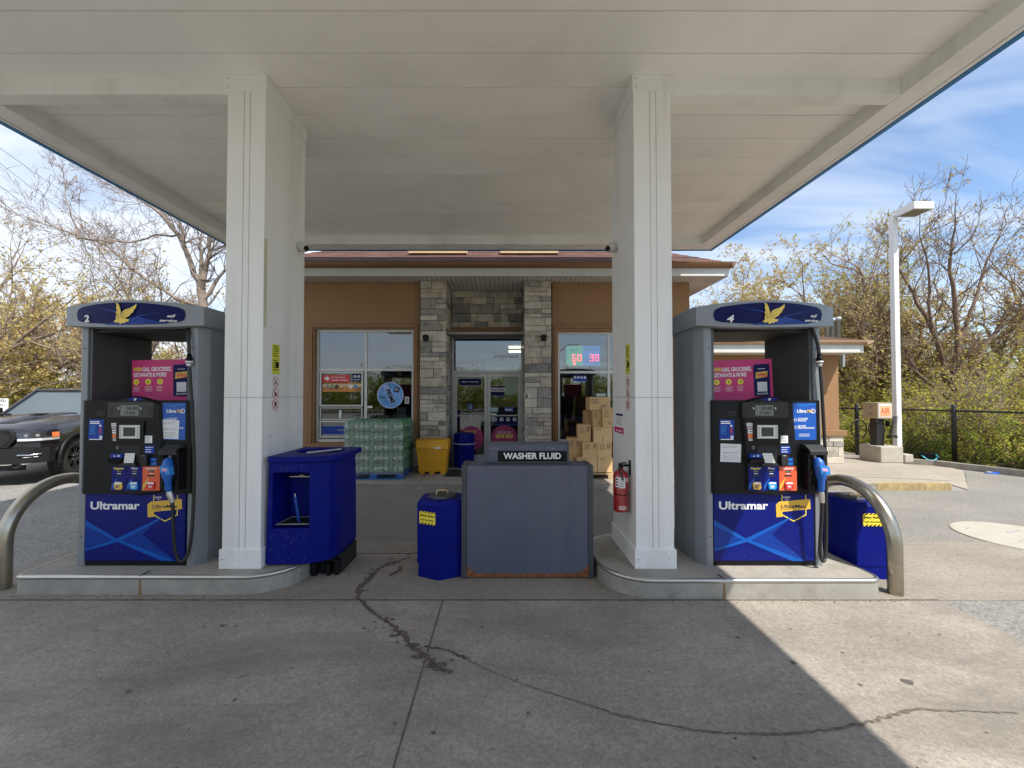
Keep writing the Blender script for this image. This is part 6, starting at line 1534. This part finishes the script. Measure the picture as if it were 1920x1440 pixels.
# hood bulge with scoop
b = MB(); hb = lambda y, w_, z: [(w_,y,z-.06),(w_*.92,y,z),(0,y,z+.012),(-w_*.92,y,z),(-w_,y,z-.06)]
loft(b, [hb(-.92,.52,1.375), hb(-.4,.50,1.375), hb(.25,.46,1.335), hb(.66,.40,1.235)], paint); 
for s_ in (-1,1): b.prism([(s_*.20,-.15),(s_*.42,-.18),(s_*.40,.02),(s_*.22,.06)], 1.372, 1.392, 'z', trimb)
b.build('hood_bulge', t)
b = MB() # cab
def cabs(y, hwb, hwt, zb, zt): return [(hwb,y,zb),(hwt,y,zt-.05),(hwt*.86,y,zt),(0,y,zt+.02),(-hwt*.86,y,zt),(-hwt,y,zt-.05),(-hwb,y,zb)]
loft(b, [cabs(-1.62,.78,.74,1.80,1.90), cabs(-1.75,.93,.76,1.30,1.955), cabs(-3.0,.93,.76,1.30,1.955), cabs(-3.25,.92,.74,1.30,1.86)][::-1], paint)
cab_ = b.build('cab', t)
gl = glass('truck_glass', (.25,.33,.35), .22, .8)
wsm = M('windscreen', (.05,.07,.08), .05, spec=1., coat=1., var=.2, vs=1.2)
b = MB(); b.add([(-.86,-.93,1.335),(.86,-.93,1.335),(.70,-1.66,1.89),(-.70,-1.66,1.89)], [(0,1,2,3)], wsm)
b.add([(-.80,-1.0,1.378),(-.2,-1.0,1.378),(-.2,-1.008,1.386),(-.80,-1.008,1.386)], [(0,1,2,3)], black_plastic); b.build('windscreen', cab_)
b = MB()
for s_ in (-1,1): b.tube([(s_*.88,-.91,1.33),(s_*.72,-1.65,1.90),(s_*.74,-1.78,1.95)], .035, paint, 8)
b.tube([(-.72,-1.66,1.905),(.72,-1.66,1.905)], .03, paint, 8); b.build('pillar', cab_)
b = MB()
for s_ in (-1,1):
    b.add([(s_*.935,-1.12,1.34),(s_*.935,-2.05,1.34),(s_*.80,-2.05,1.86),(s_*.80,-1.72,1.86)], [(0,1,2,3) if s_ < 0 else (3,2,1,0)], wsm); b.add([(s_*.935,-2.12,1.34),(s_*.935,-3.0,1.34),(s_*.80,-2.95,1.86),(s_*.80,-2.12,1.86)], [(0,1,2,3) if s_ < 0 else (3,2,1,0)], wsm)
b.build('side_glass', cab_)
for s_ in (-1,1):
    b = MB(); b.box(min(s_*.98,s_*1.24), max(s_*.98,s_*1.24), -1.13,-1.05,1.30,1.50, trimb); b.build('wing_mirror', t, bevel=.03)
# grille, bumper
b = MB(); b.prism([(-.46,.76),(.46,.76),(.59,.94),(.47,1.10),(-.47,1.10),(-.59,.94)], .86, .95, 'y', trimb); b.build('grille_surround', t, bevel=.02)
b = MB(); b.prism([(-.40,.80),(.40,.80),(.50,.94),(.41,1.05),(-.41,1.05),(-.50,.94)], .951, .956, 'y', black_inner)
for k in range(21):
    for kz in range(6):
        x = -.42+k*.042; z_ = .82+kz*.04; b.box(x-.012,x+.012,.9565,.960,z_,z_+.008,trimb)
b.build('grille_mesh', t)
b = MB(); 
bp_ = [(-.55,1.01),(.55,1.01),(.84,.95),(1.0,.80),(1.03,.66),(.90,.60),(-.90,.60),(-1.03,.66),(-1.0,.80),(-.84,.95)]
b.prism(bp_, .44, .74, 'z', trimb, top=[(p[0], p[1]-.02) for p in bp_]); b.prism([(-.5,.93),(.5,.93),(.7,.85),(-.7,.85)], .30, .399, 'z', trimb); bm_ = b.build('bumper', t, bevel=.02)
for s_ in (-1,1):
    b = MB(); b.tube([(s_*.93,.875,.62),(s_*.82,.965,.60),(s_*.64,1.0,.61)], .016, chrome, 6); b.tube([(s_*.90,.90,.565),(s_*.72,.99,.555)], .010, chrome, 6); b.build('fog_lamp', bm_)
b = MB()
for s_ in (-1,1): b.tube([(s_*.50,.985,.40),(s_*.62,.975,.365),(s_*.70,.955,.40),(s_*.62,.97,.44)], .022, trimb, 8, closed=True)
b.build('tow_hook', bm_)
amber = M('amber', (.75,.16,.01), .2, coat=1)
for s_ in (-1,1):
    O = [(.60,.945),(.80,.930),(.925,.865),(1.005,.72),(1.028,.56)]; I = [(.96,.50),(.58,.80)]
    P_ = [(s_*p[0],p[1]) for p in O+I]; Q_ = [(s_*(p[0]-.035),p[1]-.03) for p in O]+[(s_*p[0],p[1]) for p in I]
    b = MB(); b.prism(P_, .875, 1.045, 'z', M('lamp_dark', (.03,.03,.035), .08, coat=1), top=Q_); b.prism([(s_*p[0],p[1]+.0) for p in O+I], .845, .874, 'z', trimb)
    hl = b.build('headlight', t)
    def strip(mb, pts, z0, z1, m_, o_=.006, k=0.):
        v = [(s_*(p[0]+o_),p[1]+o_,z0) for p in pts]+[(s_*(p[0]+o_-k),p[1]+o_-k,z1) for p in pts]; n = len(pts)
        mb.add(v, [(i,i+1,n+i+1,n+i) if s_ < 0 else (i+1,i,n+i,n+i+1) for i in range(n-1)], m_)
    b = MB(); strip(b, O[:], .88, .925, M('lamp_silver', (.75,.78,.82), .18, .5), k=.006); b.build('light_bar', hl)
    b = MB(); strip(b, [O[3], O[4]], .932, 1.03, amber, k=.026); b.build('indicator', hl)
    b = MB(); b.tube([(s_*.72,.90,.985),(s_*.725,.935,.985)], .032, chrome, 12); b.tube([(s_*.86,.85,.985),(s_*.875,.885,.985)], .030, chrome, 12); b.build('projector', hl)
for s_ in (-1,1):
    for yw in (0., -3.67):
        b = MB(); arc = [(s_*1.015, yw+.52*math.cos(R(a_)), .44+.50*math.sin(R(a_))) for a_ in range(-8,189,12)]; b.tube(arc, .04, trimb, 6); b.build('wheel_arch', t)
        b = MB(); xw = s_*.87
        b.T = Matrix.Translation((xw-.145, yw, .43)) @ Matrix.Rotation(R(90), 4, 'Y')
        b.lathe([(.27,.01),(.38,.0),(.415,.02),(.43,.05),(.43,.24),(.415,.27),(.38,.29),(.27,.28)], (0,0,0), tyre_m, 36, caps=False)
        for k in range(30):
            a_ = 2*math.pi*k/30
            for zz, ph in ((.03,0),(.11,.1),(.19,0)): 
                b.T = Matrix.Translation((xw-.145, yw, .43)) @ Matrix.Rotation(R(90), 4, 'Y') @ Matrix.Rotation(a_+ph, 4, 'Z'); b.box(.422,.442,-.028,.028,zz,zz+.065,tyre_m)
        wh = b.build('wheel', t)
        b = MB(); b.T = Matrix.Translation((xw, yw, .43)) @ Matrix.Rotation(R(90)*s_, 4, 'Y'); b.lathe([(.27,-.02),(.27,.125),(.25,.13),(.24,.04),(.05,.03)], (0,0,0), rim_m, 28)
        for k in range(6):
            a_ = 2*math.pi*k/6; b.T = Matrix.Translation((xw, yw, .43)) @ Matrix.Rotation(R(90)*s_, 4, 'Y') @ Matrix.Rotation(a_, 4, 'Z')
            b.prism([(.03,-.03),(.25,-.055),(.25,-.02),(.06,.0),(.25,.02),(.25,.055),(.03,.03)], .06, .115, 'z', rim_m); b.lathe([(.013,.05),(.013,.125)], (.075,.0,0), chrome, 8)
        b.T = Matrix.Translation((xw, yw, .43)) @ Matrix.Rotation(R(90)*s_, 4, 'Y'); b.lathe([(.045,.05),(.04,.135)], (0,0,0), black_plastic, 12); b.build('rim', wh)
b = MB(); b.box(-.80,.80,-3.2,.6,.42,.60,black_inner); b.build('underbody', t)
place(t, (-10.42, 8.72, 0), math.atan2(-.30, -.954))

# ------------------------------------------------------------------ overhead wires (run away to the left rear)
wirem = M('cable', (.03,.03,.033), .6)
for k, (p0, p1, lab) in enumerate((((-40,250),(455,572),'topmost'), ((-40,276),(470,640),'second'), ((-40,318),(480,690),'third'), ((-40,344),(470,720),'fourth'), ((-40,388),(460,730),'fifth'), ((-40,430),(330,632),'lowest'))):
    A, B_ = W(*p0, 15.), W(*p1, 48.); pts = []
    for i in range(13):
        u = i/12; p = A.lerp(B_, u); p.z -= .5*math.sin(math.pi*u); pts.append(p)
    b = MB(); b.tube(pts, .010, wirem, 4); b.build('overhead_wire', label=f'{lab} of the thin overhead cables crossing the sky at the left', cat='cable', group='overhead cables at the left', loc=A)

# ------------------------------------------------------------------ trees
def leafy(name, cols_, trans=.45):
    m = bpy.data.materials.new(name); m.use_nodes = True; nt = m.node_tree; nt.nodes.clear(); L = nt.links.new; MATS[name] = m
    o = nt.nodes.new('ShaderNodeOutputMaterial'); d = nt.nodes.new('ShaderNodeBsdfDiffuse'); tl = nt.nodes.new('ShaderNodeBsdfTranslucent'); mx_ = nt.nodes.new('ShaderNodeMixShader'); mx_.inputs[0].default_value = trans
    g_ = nt.nodes.new('ShaderNodeNewGeometry'); n = nt.nodes.new('ShaderNodeTexNoise'); n.inputs['Scale'].default_value = .9; n.inputs['Detail'].default_value = 2
    L(g_.outputs['Position'], n.inputs['Vector'])
    wn_ = nt.nodes.new('ShaderNodeMath'); wn_.operation = 'MULTIPLY_ADD'; L(g_.outputs['Random Per Island'], wn_.inputs[0]); wn_.inputs[1].default_value = .45; L(n.outputs['Fac'], wn_.inputs[2])
    cr_ = nt.nodes.new('ShaderNodeValToRGB'); e = cr_.color_ramp.elements; e[0].position = .42; e[0].color = (*cols_[0],1); e[1].position = 1.0; e[1].color = (*cols_[-1],1)
    for i, c_ in enumerate(cols_[1:-1]): x = e.new(.42+.58*(i+1)/(len(cols_)-1)); x.color = (*c_,1)
    L(wn_.outputs[0], cr_.inputs[0]); L(cr_.outputs[0], d.inputs[0]); L(cr_.outputs[0], tl.inputs[0]); L(d.outputs[0], mx_.inputs[1]); L(tl.outputs[0], mx_.inputs[2]); L(mx_.outputs[0], o.inputs[0]); return m
leaf_ochre = leafy('spring_leaf_ochre', [(.50,.33,.13),(.58,.43,.17),(.50,.44,.14),(.66,.55,.28)])
leaf_green = leafy('spring_leaf_green', [(.30,.34,.05),(.24,.36,.04),(.42,.46,.07),(.50,.42,.10)])
leaf_mix = leafy('spring_leaf_mixed', [(.55,.36,.12),(.42,.44,.07),(.62,.54,.12),(.36,.48,.05)])
bark = M('bark', (.20,.15,.115), .95, var=.3, vs=5, bump=.8, bs=30, coords='Object'); bark_pale = M('bark_pale', (.22,.175,.14), .95, var=.25, vs=5, bump=.6, bs=30); twig_dark = M('twig_dark', (.27,.195,.15), .95, var=.3, vs=3); twigm = M('twig', (.27,.195,.145), .95, var=.3, vs=3)
twig_pale = M('twig_pale', (.25,.20,.175), .95, var=.2, vs=3)

class Segs:
    def __init__(s): s.a = []; s.b = []; s.ra = []; s.rb = []
    def add(s, a, b_, ra, rb): s.a.append(tuple(a)); s.b.append(tuple(b_)); s.ra.append(ra); s.rb.append(rb)
    def mesh(s, n):
        if not s.a: return np.zeros((0,3)), np.zeros((0,4), int)
        A = np.array(s.a); B_ = np.array(s.b); ra = np.array(s.ra)[:,None,None]; rb = np.array(s.rb)[:,None,None]
        D = B_-A; D /= np.maximum(np.linalg.norm(D, axis=1, keepdims=True), 1e-9)
        up = np.where(np.abs(D[:,2:3]) < .9, np.array([[0,0,1.]]), np.array([[1.,0,0]])); U = np.cross(D, up); U /= np.linalg.norm(U, axis=1, keepdims=True); V = np.cross(D, U)
        th = 2*np.pi*np.arange(n)/n; ring_ = U[:,None,:]*np.cos(th)[None,:,None]+V[:,None,:]*np.sin(th)[None,:,None]
        v = np.concatenate([A[:,None,:]+ring_*ra, B_[:,None,:]+ring_*rb], axis=1).reshape(-1,3)
        k = np.arange(len(A))[:,None]*2*n; i = np.arange(n)[None,:]; j_ = (i+1) % n
        f = np.stack([k+i, k+j_, k+n+j_, k+n+i], axis=2).reshape(-1,4); return v, f
def leaf_quads(P, size, rng_, n):
    P = np.repeat(np.array(P), n, axis=0); N = len(P)
    C_ = P+rng_.normal(0, size*.9, (N,3)); u = rng_.normal(size=(N,3)); u /= np.linalg.norm(u,axis=1,keepdims=True); w_ = rng_.normal(size=(N,3)); w_ = np.cross(u, w_); w_ /= np.linalg.norm(w_,axis=1,keepdims=True)
    s_ = (size*rng_.uniform(.5,1.2,(N,1)))
    v = np.stack([C_-u*s_, C_+w_*s_*.5, C_+u*s_, C_-w_*s_*.5], axis=1).reshape(-1,3); f = np.arange(N*4).reshape(-1,4); return v, f
def mesh_obj(name, groups, parent=None, smooth=True, **kw):
    """groups: list of (verts, faces, material)"""
    V = []; Fs = []; mi = []; off = 0; mats = []
    for v, f, m in groups:
        if len(v) == 0: continue
        if m not in mats: mats.append(m)
        V.append(v); Fs.append(f+off); mi.append(np.full(len(f), mats.index(m))); off += len(v)
    V = np.concatenate(V); Fs = np.concatenate(Fs); mi = np.concatenate(mi)
    me = bpy.data.meshes.new(name); me.vertices.add(len(V)); me.vertices.foreach_set('co', V.astype(np.float32).ravel())
    me.loops.add(Fs.size); me.loops.foreach_set('vertex_index', Fs.astype(np.int32).ravel()); me.polygons.add(len(Fs)); me.polygons.foreach_set('loop_start', np.arange(0, Fs.size, 4, dtype=np.int32)); me.polygons.foreach_set('loop_total', np.full(len(Fs), 4, np.int32))
    for m in mats: me.materials.append(m)
    me.polygons.foreach_set('material_index', mi.astype(np.int32)); me.polygons.foreach_set('use_smooth', np.full(len(Fs), smooth)); me.update(calc_edges=True); me.validate()
    o = bpy.data.objects.new(name, me); col.objects.link(o); o.parent = parent; tag(o, **kw); return o
def grow(rng_, base, direction, length, r, levels, trunk, twig, tips, prm, depth=0):
    """one limb: wanders, tapers, sprouts side limbs"""
    nseg = max(3, int(5-depth*.5)+ (2 if depth == 0 else 0)); p = np.array(base, float); d = np.array(direction, float); d /= np.linalg.norm(d)
    tgt = trunk if depth <= 1 else twig
    L = length/nseg; rend = r*prm['taper']; wander = prm['wander']*(1+.25*depth)
    for i in range(nseg):
        r0 = r+(rend-r)*i/nseg; r1 = r+(rend-r)*(i+1)/nseg
        d = d+rng_.normal(0, wander, 3); d[2] += prm['lift']*(1 if depth else .3); d /= np.linalg.norm(d)
        q_ = p+d*L; tgt.add(p, q_, r0, r1)
        if depth < levels and (i > 0 or depth > 0) and not (depth == 0 and i/nseg < prm['clear']):
            k = rng_.poisson(prm['kids'][min(depth, len(prm['kids'])-1)])
            for _ in range(k):
                side = rng_.normal(size=3); side -= d*np.dot(side, d); side /= np.linalg.norm(side)+1e-9; a_ = rng_.uniform(.45, 1.05)
                nd = d*math.cos(a_)+side*math.sin(a_); u = rng_.uniform(0,1); s_ = p+(q_-p)*u
                grow(rng_, s_, nd, length*rng_.uniform(.38,.68)*(1-.35*i/nseg), r1*rng_.uniform(.42,.68), levels, trunk, twig, tips, prm, depth+1)
        p = q_
        if depth >= levels-1: tips.append(tuple(p))
    if depth < levels:
        for _ in range(2):
            nd = d+rng_.normal(0,.42,3); grow(rng_, p, nd, length*rng_.uniform(.5,.72), rend*.85, levels, trunk, twig, tips, prm, depth+1)
def tree(seed, base, height, label, levels=4, lean=(0,0), stems=1, leafm_=None, leafn=0, leafs=.05, r0=.14, prm=None, pale=False, spread=.3, group='trees beyond the yard', name='bare_tree'):
    P = dict(taper=.55, wander=.10, lift=.05, kids=(1.2,1.2,1.2,1.1), clear=.35); P.update(prm or {}); P['wander'] *= .72; P['kids'] = [k*(1.0,.74,.52,.40)[i] for i, k in enumerate(P['kids'])]; leafn = leafn*.5; leafs = leafs*1.2
    rng_ = np.random.default_rng(seed); tk, tw, tips = Segs(), Segs(), []
    for s_ in range(stems):
        d = np.array([lean[0]+rng_.normal(0, spread if stems > 1 else .04), lean[1]+rng_.normal(0, spread if stems > 1 else .04), 1.])
        grow(rng_, (rng_.normal(0,.12) if stems > 1 else 0, rng_.normal(0,.12) if stems > 1 else 0, -.1), d, height*.5*(rng_.uniform(.8,1.1) if stems > 1 else 1), r0, levels, tk, tw, tips, P)
    t = thing(name, label, 'tree', base, group=group)
    tw.ra = [max(x, .0065) for x in tw.ra]; tw.rb = [max(x, .005) for x in tw.rb]
    v, f = tk.mesh(7); mesh_obj('trunk', [(v, f, bark_pale if pale else bark)], t)
    v2, f2 = tw.mesh(3); gr = [(v2, f2, twig_pale if pale else twig_dark)]
    if leafn and tips:
        sel = [p for p in tips if rng_.random() < min(1, leafn)]
        if sel: v3, f3 = leaf_quads(sel, leafs, rng_, max(1, int(round(leafn)))); gr.append((v3, f3, leafm_))
    mesh_obj('crown', gr, t)
    print('TREE', label[:30], len(f), len(f2), len(tips)); return t

def guided_tree(seed, bpx, Y, limbs, label, r0, pale, group='trees beyond the yard', name='bare_tree', leafm_=None, leafn=0, leafs=.05, kids=(1.3,1.1,.9), side=1.5, lift=.04):
    rng_ = np.random.default_rng(seed); tk, tw, tips = Segs(), Segs(), []; B = np.array([W(bpx, 740, Y).x, Y, 0.])
    P = dict(taper=.5, wander=.09, lift=lift, kids=kids, clear=0)
    for (path, ra, rb, dY) in limbs:
        pts = [np.array(W(q[0], q[1], Y+dY*i/max(1, len(path)-1)))-B for i, q in enumerate(path)]
        fine = []
        for i in range(len(pts)-1):
            for k in range(3): fine.append(pts[i]+(pts[i+1]-pts[i])*k/3+rng_.normal(0,.025,3)*(1 if k else 0))
        fine.append(pts[-1]); n = len(fine)-1
        for i in range(n):
            r_a, r_b = ra+(rb-ra)*i/n, ra+(rb-ra)*(i+1)/n; tk.add(fine[i], fine[i+1], r_a, r_b)
            if i >= n*.22:
                d = fine[i+1]-fine[i]; d /= np.linalg.norm(d)
                for _ in range(rng_.poisson(side)):
                    sd = rng_.normal(size=3); sd -= d*np.dot(sd, d); sd /= np.linalg.norm(sd); a_ = rng_.uniform(.4,1.0)
                    grow(rng_, fine[i+1], d*math.cos(a_)+sd*math.sin(a_), rng_.uniform(.7,1.7)*(1.15-.5*i/n), r_b*rng_.uniform(.3,.5), 4, tk, tw, tips, P, 2)
        grow(rng_, fine[-1], fine[-1]-fine[-2], 1.1, rb*.8, 4, tk, tw, tips, P, 1)
    t = thing(name, label, 'tree', tuple(B), group=group)
    tw.ra = [max(x, .006) for x in tw.ra]; tw.rb = [max(x, .0045) for x in tw.rb]
    v, f = tk.mesh(7); mesh_obj('trunk', [(v, f, bark_pale if pale else bark_red)], t)
    v2, f2 = tw.mesh(3); gr = [(v2, f2, twig_pale if pale else bark_red)]
    if leafn:
        sel = [p for p in tips if rng_.random() < leafn]
        v3, f3 = leaf_quads(sel, leafs, rng_, 1); gr.append((v3, f3, leafm_))
    mesh_obj('crown', gr, t); print('TREE', label[:30], len(f), len(f2)); return t
bark_red = M('bark_red_brown', (.17,.115,.085), .95, var=.3, vs=5, bump=.6, bs=30)
def base(px, Y): a = W(px, 740, Y); return (a.x, Y, 0)
# left side
guided_tree(5, 388, 13.5, [
    ([(388,900),(386,700),(383,600),(376,540)], .19, .13, 0), ([(376,540),(360,500),(335,440),(300,400),(255,368),(212,345)], .10, .025, .8), ([(378,545),(388,490),(392,440),(418,395)], .09, .03, -.5),
    ([(362,505),(345,455),(338,400),(334,340)], .06, .02, -.6), ([(383,560),(410,520),(450,480)], .07, .03, .4), ([(380,575),(330,560),(250,505),(200,460),(140,440),(80,420)], .07, .018, 1.2),
    ([(250,505),(215,455),(150,445),(130,390),(122,355)], .035, .015, 1.), ([(335,440),(290,440),(240,455),(200,450)], .035, .015, .7)], 'big bare tree with forking limbs leaning left behind the sign of pump 2', .2, True)
tree(11, base(250,12.5), 7.6, 'slender bare tree whose long limbs cross the overhead cables', levels=5, lean=(-.28,0), r0=.12, stems=2, prm=dict(kids=(1.2,1.2,1.1,.9), clear=.2), pale=True, leafm_=leaf_ochre, leafn=.5, leafs=.045)
tree(21, base(10,15), 7.4, 'twiggy tree with dark limbs at the far left edge', levels=5, r0=.13, stems=2, prm=dict(kids=(1.3,1.2,1.1,1.0)), leafm_=leaf_ochre, leafn=.7, leafs=.05)
tree(22, base(115,17), 6.8, 'yellow budding tree behind the black pickup cab', levels=5, r0=.12, stems=3, prm=dict(kids=(1.2,1.2,1.1,.9)), leafm_=leaf_ochre, leafn=2, leafs=.055, name='budding_tree')
tree(23, base(225,16), 6.0, 'yellow budding tree seen left of the pump 2 sign', levels=5, r0=.11, stems=3, prm=dict(kids=(1.2,1.2,1.1,.9)), leafm_=leaf_ochre, leafn=2, leafs=.055, name='budding_tree')
tree(24, base(330,17), 6.2, 'yellow budding tree seen through the opening of pump 2', levels=5, r0=.11, stems=3, prm=dict(kids=(1.2,1.2,1.1,.9)), leafm_=leaf_ochre, leafn=2, leafs=.055, name='budding_tree')
tree(25, base(-70,13), 7.0, 'bare tree just beyond the left edge with limbs reaching in', levels=4, r0=.13, lean=(.1,0), prm=dict(kids=(1.3,1.2,1.1)), pale=False)
# right side
guided_tree(31, 1797, 13.8, [
    ([(1800,870),(1797,800),(1790,740)], .17, .13, 0), ([(1790,740),(1762,660),(1735,590),(1700,530),(1672,480)], .09, .025, .8), ([(1792,745),(1796,650),(1790,560),(1782,480),(1790,430)], .10, .025, -.4),
    ([(1794,750),(1840,660),(1880,600),(1925,545),(1960,500)], .09, .025, .5), ([(1768,675),(1745,600),(1742,520),(1728,455)], .06, .02, -.6), ([(1796,640),(1830,560),(1850,490),(1875,440)], .06, .02, .4), ([(1790,755),(1720,700),(1690,640),(1650,590)], .06, .02, 1.)],
    'large dark-limbed tree with fan-shaped crown behind the fence post', .2, False, leafm_=leaf_ochre, leafn=.12, leafs=.045)
tree(32, base(1640,17), 8.4, 'tall twisted tree with budding top left of the light pole', levels=5, r0=.19, stems=2, spread=.14, prm=dict(kids=(1.5,1.4,1.2,1.1), wander=.14, clear=.2), leafm_=leaf_ochre, leafn=.8, leafs=.05)
tree(33, base(1905,17), 8.4, 'tall budding tree at the right edge', levels=5, r0=.18, stems=2, spread=.2, prm=dict(kids=(1.5,1.4,1.2,1.0), clear=.15), leafm_=leaf_ochre, leafn=.8, leafs=.05, name='budding_tree')
tree(34, base(1475,21), 9.2, 'round crowned budding tree above the sign of pump 4', levels=5, r0=.17, stems=3, spread=.24, prm=dict(kids=(1.4,1.4,1.2,1.0)), leafm_=leaf_ochre, leafn=2, leafs=.065, name='budding_tree')
tree(35, base(1315,24), 9.4, 'pale twiggy tree beside the shop eave', levels=5, r0=.15, stems=2, prm=dict(kids=(1.3,1.3,1.1,.9)), leafm_=leaf_ochre, leafn=.8, leafs=.055)
tree(36, base(1590,19), 7.6, 'budding tree behind the annex vent pipes', levels=5, r0=.14, stems=3, prm=dict(kids=(1.4,1.3,1.1,.9)), leafm_=leaf_mix, leafn=1.6, leafs=.05, name='budding_tree')
tree(37, base(1735,20), 8.0, 'bare tree right of the light pole, deep in the thicket', levels=5, r0=.15, stems=2, prm=dict(kids=(1.4,1.3,1.1,.9)), leafm_=leaf_ochre, leafn=1, leafs=.055)
tree(38, (12.6,11.4,0), 2.7, 'low shrub with pale upright canes behind the fence post', levels=3, r0=.022, stems=12, spread=.42, prm=dict(kids=(.9,.8,.7), clear=.1, wander=.07), pale=True, leafm_=leaf_mix, leafn=1, leafs=.04, name='bare_shrub')
tree(39, base(2080,13), 8.2, 'tree beyond the right edge with limbs reaching in', levels=4, lean=(-.12,0), r0=.15, stems=2, prm=dict(kids=(1.4,1.3,1.1)), leafm_=leaf_ochre, leafn=1, leafs=.05)

# thicket behind the fence and behind the yard at the left
def thicket(name, label, seed, count, region, hmin, hmax, lm, leaf_n, leafs):
    rng_ = np.random.default_rng(seed); tw = Segs(); tips = []; lo = []
    for _ in range(count):
        u, v_ = rng_.random(2); x, y_, hs = region(u, v_); h = rng_.uniform(hmin, hmax)*hs
        p = np.array([x, y_, -.1]); d = np.array([rng_.normal(0,.3), rng_.normal(0,.3), 1.]); d /= np.linalg.norm(d); r = rng_.uniform(.008,.02); n = 6
        for i in range(n):
            d = d+rng_.normal(0,.2,3); d /= np.linalg.norm(d); q_ = p+d*h/n; tw.add(p, q_, r*(1-i/n*.7), r*(1-(i+1)/n*.7))
            for _k in range(3):
                e = d+rng_.normal(0,.8,3); e /= np.linalg.norm(e); l = h*rng_.uniform(.08,.22); m_ = q_+e*l; tw.add(q_, m_, r*.4, r*.18)
                for u_ in (.4,.7,1.): tips.append(tuple(q_+e*l*u_))
                e2 = e+rng_.normal(0,.7,3); e2 /= np.linalg.norm(e2); m2 = m_+e2*l*.6; tw.add(m_, m2, r*.2, r*.12); tips.append(tuple(m2))
            p = q_
    tw.ra = [max(x, .006) for x in tw.ra]; tw.rb = [max(x, .005) for x in tw.rb]
    v, f = tw.mesh(3); v3, f3 = leaf_quads(tips, leafs, rng_, leaf_n)
    print('THICKET', len(f), len(f3))
    return mesh_obj(name, [(v, f, twigm), (v3, f3, lm)], kind='stuff', label=label)
def reg_right(u, v_):   # behind the fence line
    s_ = u*(len(fp_)-1.001); i = int(s_); a, c_ = fp_[i], fp_[i+1]; x = a[0]+(c_[0]-a[0])*(s_-i); y_ = a[1]+(c_[1]-a[1])*(s_-i); o = .5+v_*6.5
    return x+o*.8, y_+o*.75, .45+.75*min(1, v_*1.3)
thicket('thicket', 'dense olive and yellow brush growing behind the chain link fence', 1, 520, reg_right, 1.5, 3.0, leaf_mix, 2, .05)
thicket('thicket', 'tangled brush behind the annex and the light pole', 2, 620, lambda u, v_: (7.0+u*24, 15.0+v_*10, .7+.5*v_), 1.9, 3.7, leaf_mix, 2, .06)
thicket('thicket', 'low bright green undergrowth at the foot of the fence', 3, 330, lambda u, v_: (reg_right(u, v_*.5)[0], reg_right(u, v_*.5)[1], 1), .4, 1.3, leaf_green, 3, .045)
thicket('thicket', 'tangled olive and ochre brush behind the black pickup', 4, 760, lambda u, v_: (-31+u*24, 13.6+v_*8, .6+.6*v_), 1.8, 3.9, leaf_mix, 2, .055)
# rising wooded bank closing the view
def bank(name, pts, seed):
    b = MB(); rng_ = np.random.default_rng(seed); n = len(pts); vs = []
    m_ = M('bank_brush', (.13,.11,.045), 1., var=.5, vs=.8, bump=1, bs=6, fine=.4, dirt=.8, dirtc=(.16,.095,.05), ds=.45)
    rows_ = 6
    for j_ in range(rows_):
        for i, (x, y_, h) in enumerate(pts): vs.append((x*(1+.05*j_)+rng_.normal(0,.2), y_+j_*2.2+rng_.normal(0,.2), h*math.sin(min(1, j_/3)*math.pi/2)*(1 if j_ < 5 else .2)+rng_.normal(0,.12)*(j_ > 0)-.1))
    b.add(vs, [(j_*n+i, j_*n+i+1, (j_+1)*n+i+1, (j_+1)*n+i) for j_ in range(rows_-1) for i in range(n-1)], m_, True); return structure(b, name)
bank('hills', [(-70+5*i, 24+abs(i-14)*.2, 3.0) for i in range(29)], 3)

# ------------------------------------------------------------------ across the road behind the viewer (seen in the shop glass)
rng_s = random.Random(6)
b = MB(); pm = M('utility_pole_wood', (.12,.09,.07), .9)
for k, (x, y_) in enumerate(((-7.2,-16),(4.5,-18))):
    b = MB(); b.tube([(x,y_,-.1),(x,y_,9.5)], [.16,.11], pm, 10); b.tube([(x-1.1,y_,8.6),(x+1.1,y_,8.6)], .05, pm, 6); b.tube([(x,y_,5.2),(x+1.4,y_,6.3),(x+2.4,y_,6.35)], .035, galv, 6)
    b.build('utility_pole', label=['wooden utility pole across the road, seen in the left shop window','wooden utility pole across the road, seen in the right shop window'][k], cat='utility pole', group='utility poles across the road', loc=(x,y_,0))
b = MB(); r2 = random.Random(9)
def reg_back(u, v_): return (-24+u*48, -22-v_*5, 1.)
thicket('hedge', 'dark roadside hedge across the road, seen in the shop glass', 7, 420, reg_back, 2.8, 4.6, leaf_green, 2, .12)
b = MB()
for k in range(90): x = -12+k*.27; b.box(x,x+.02,-14.02,-14,0,1.15,blackm)
b.box(-12,12.3,-14.03,-13.99,1.1,1.14,blackm); b.box(-12,12.3,-14.03,-13.99,.12,.16,blackm); b.build('picket_fence', label='black metal picket fence across the drive, seen in the door glass', cat='fence', loc=(0,-14,0))
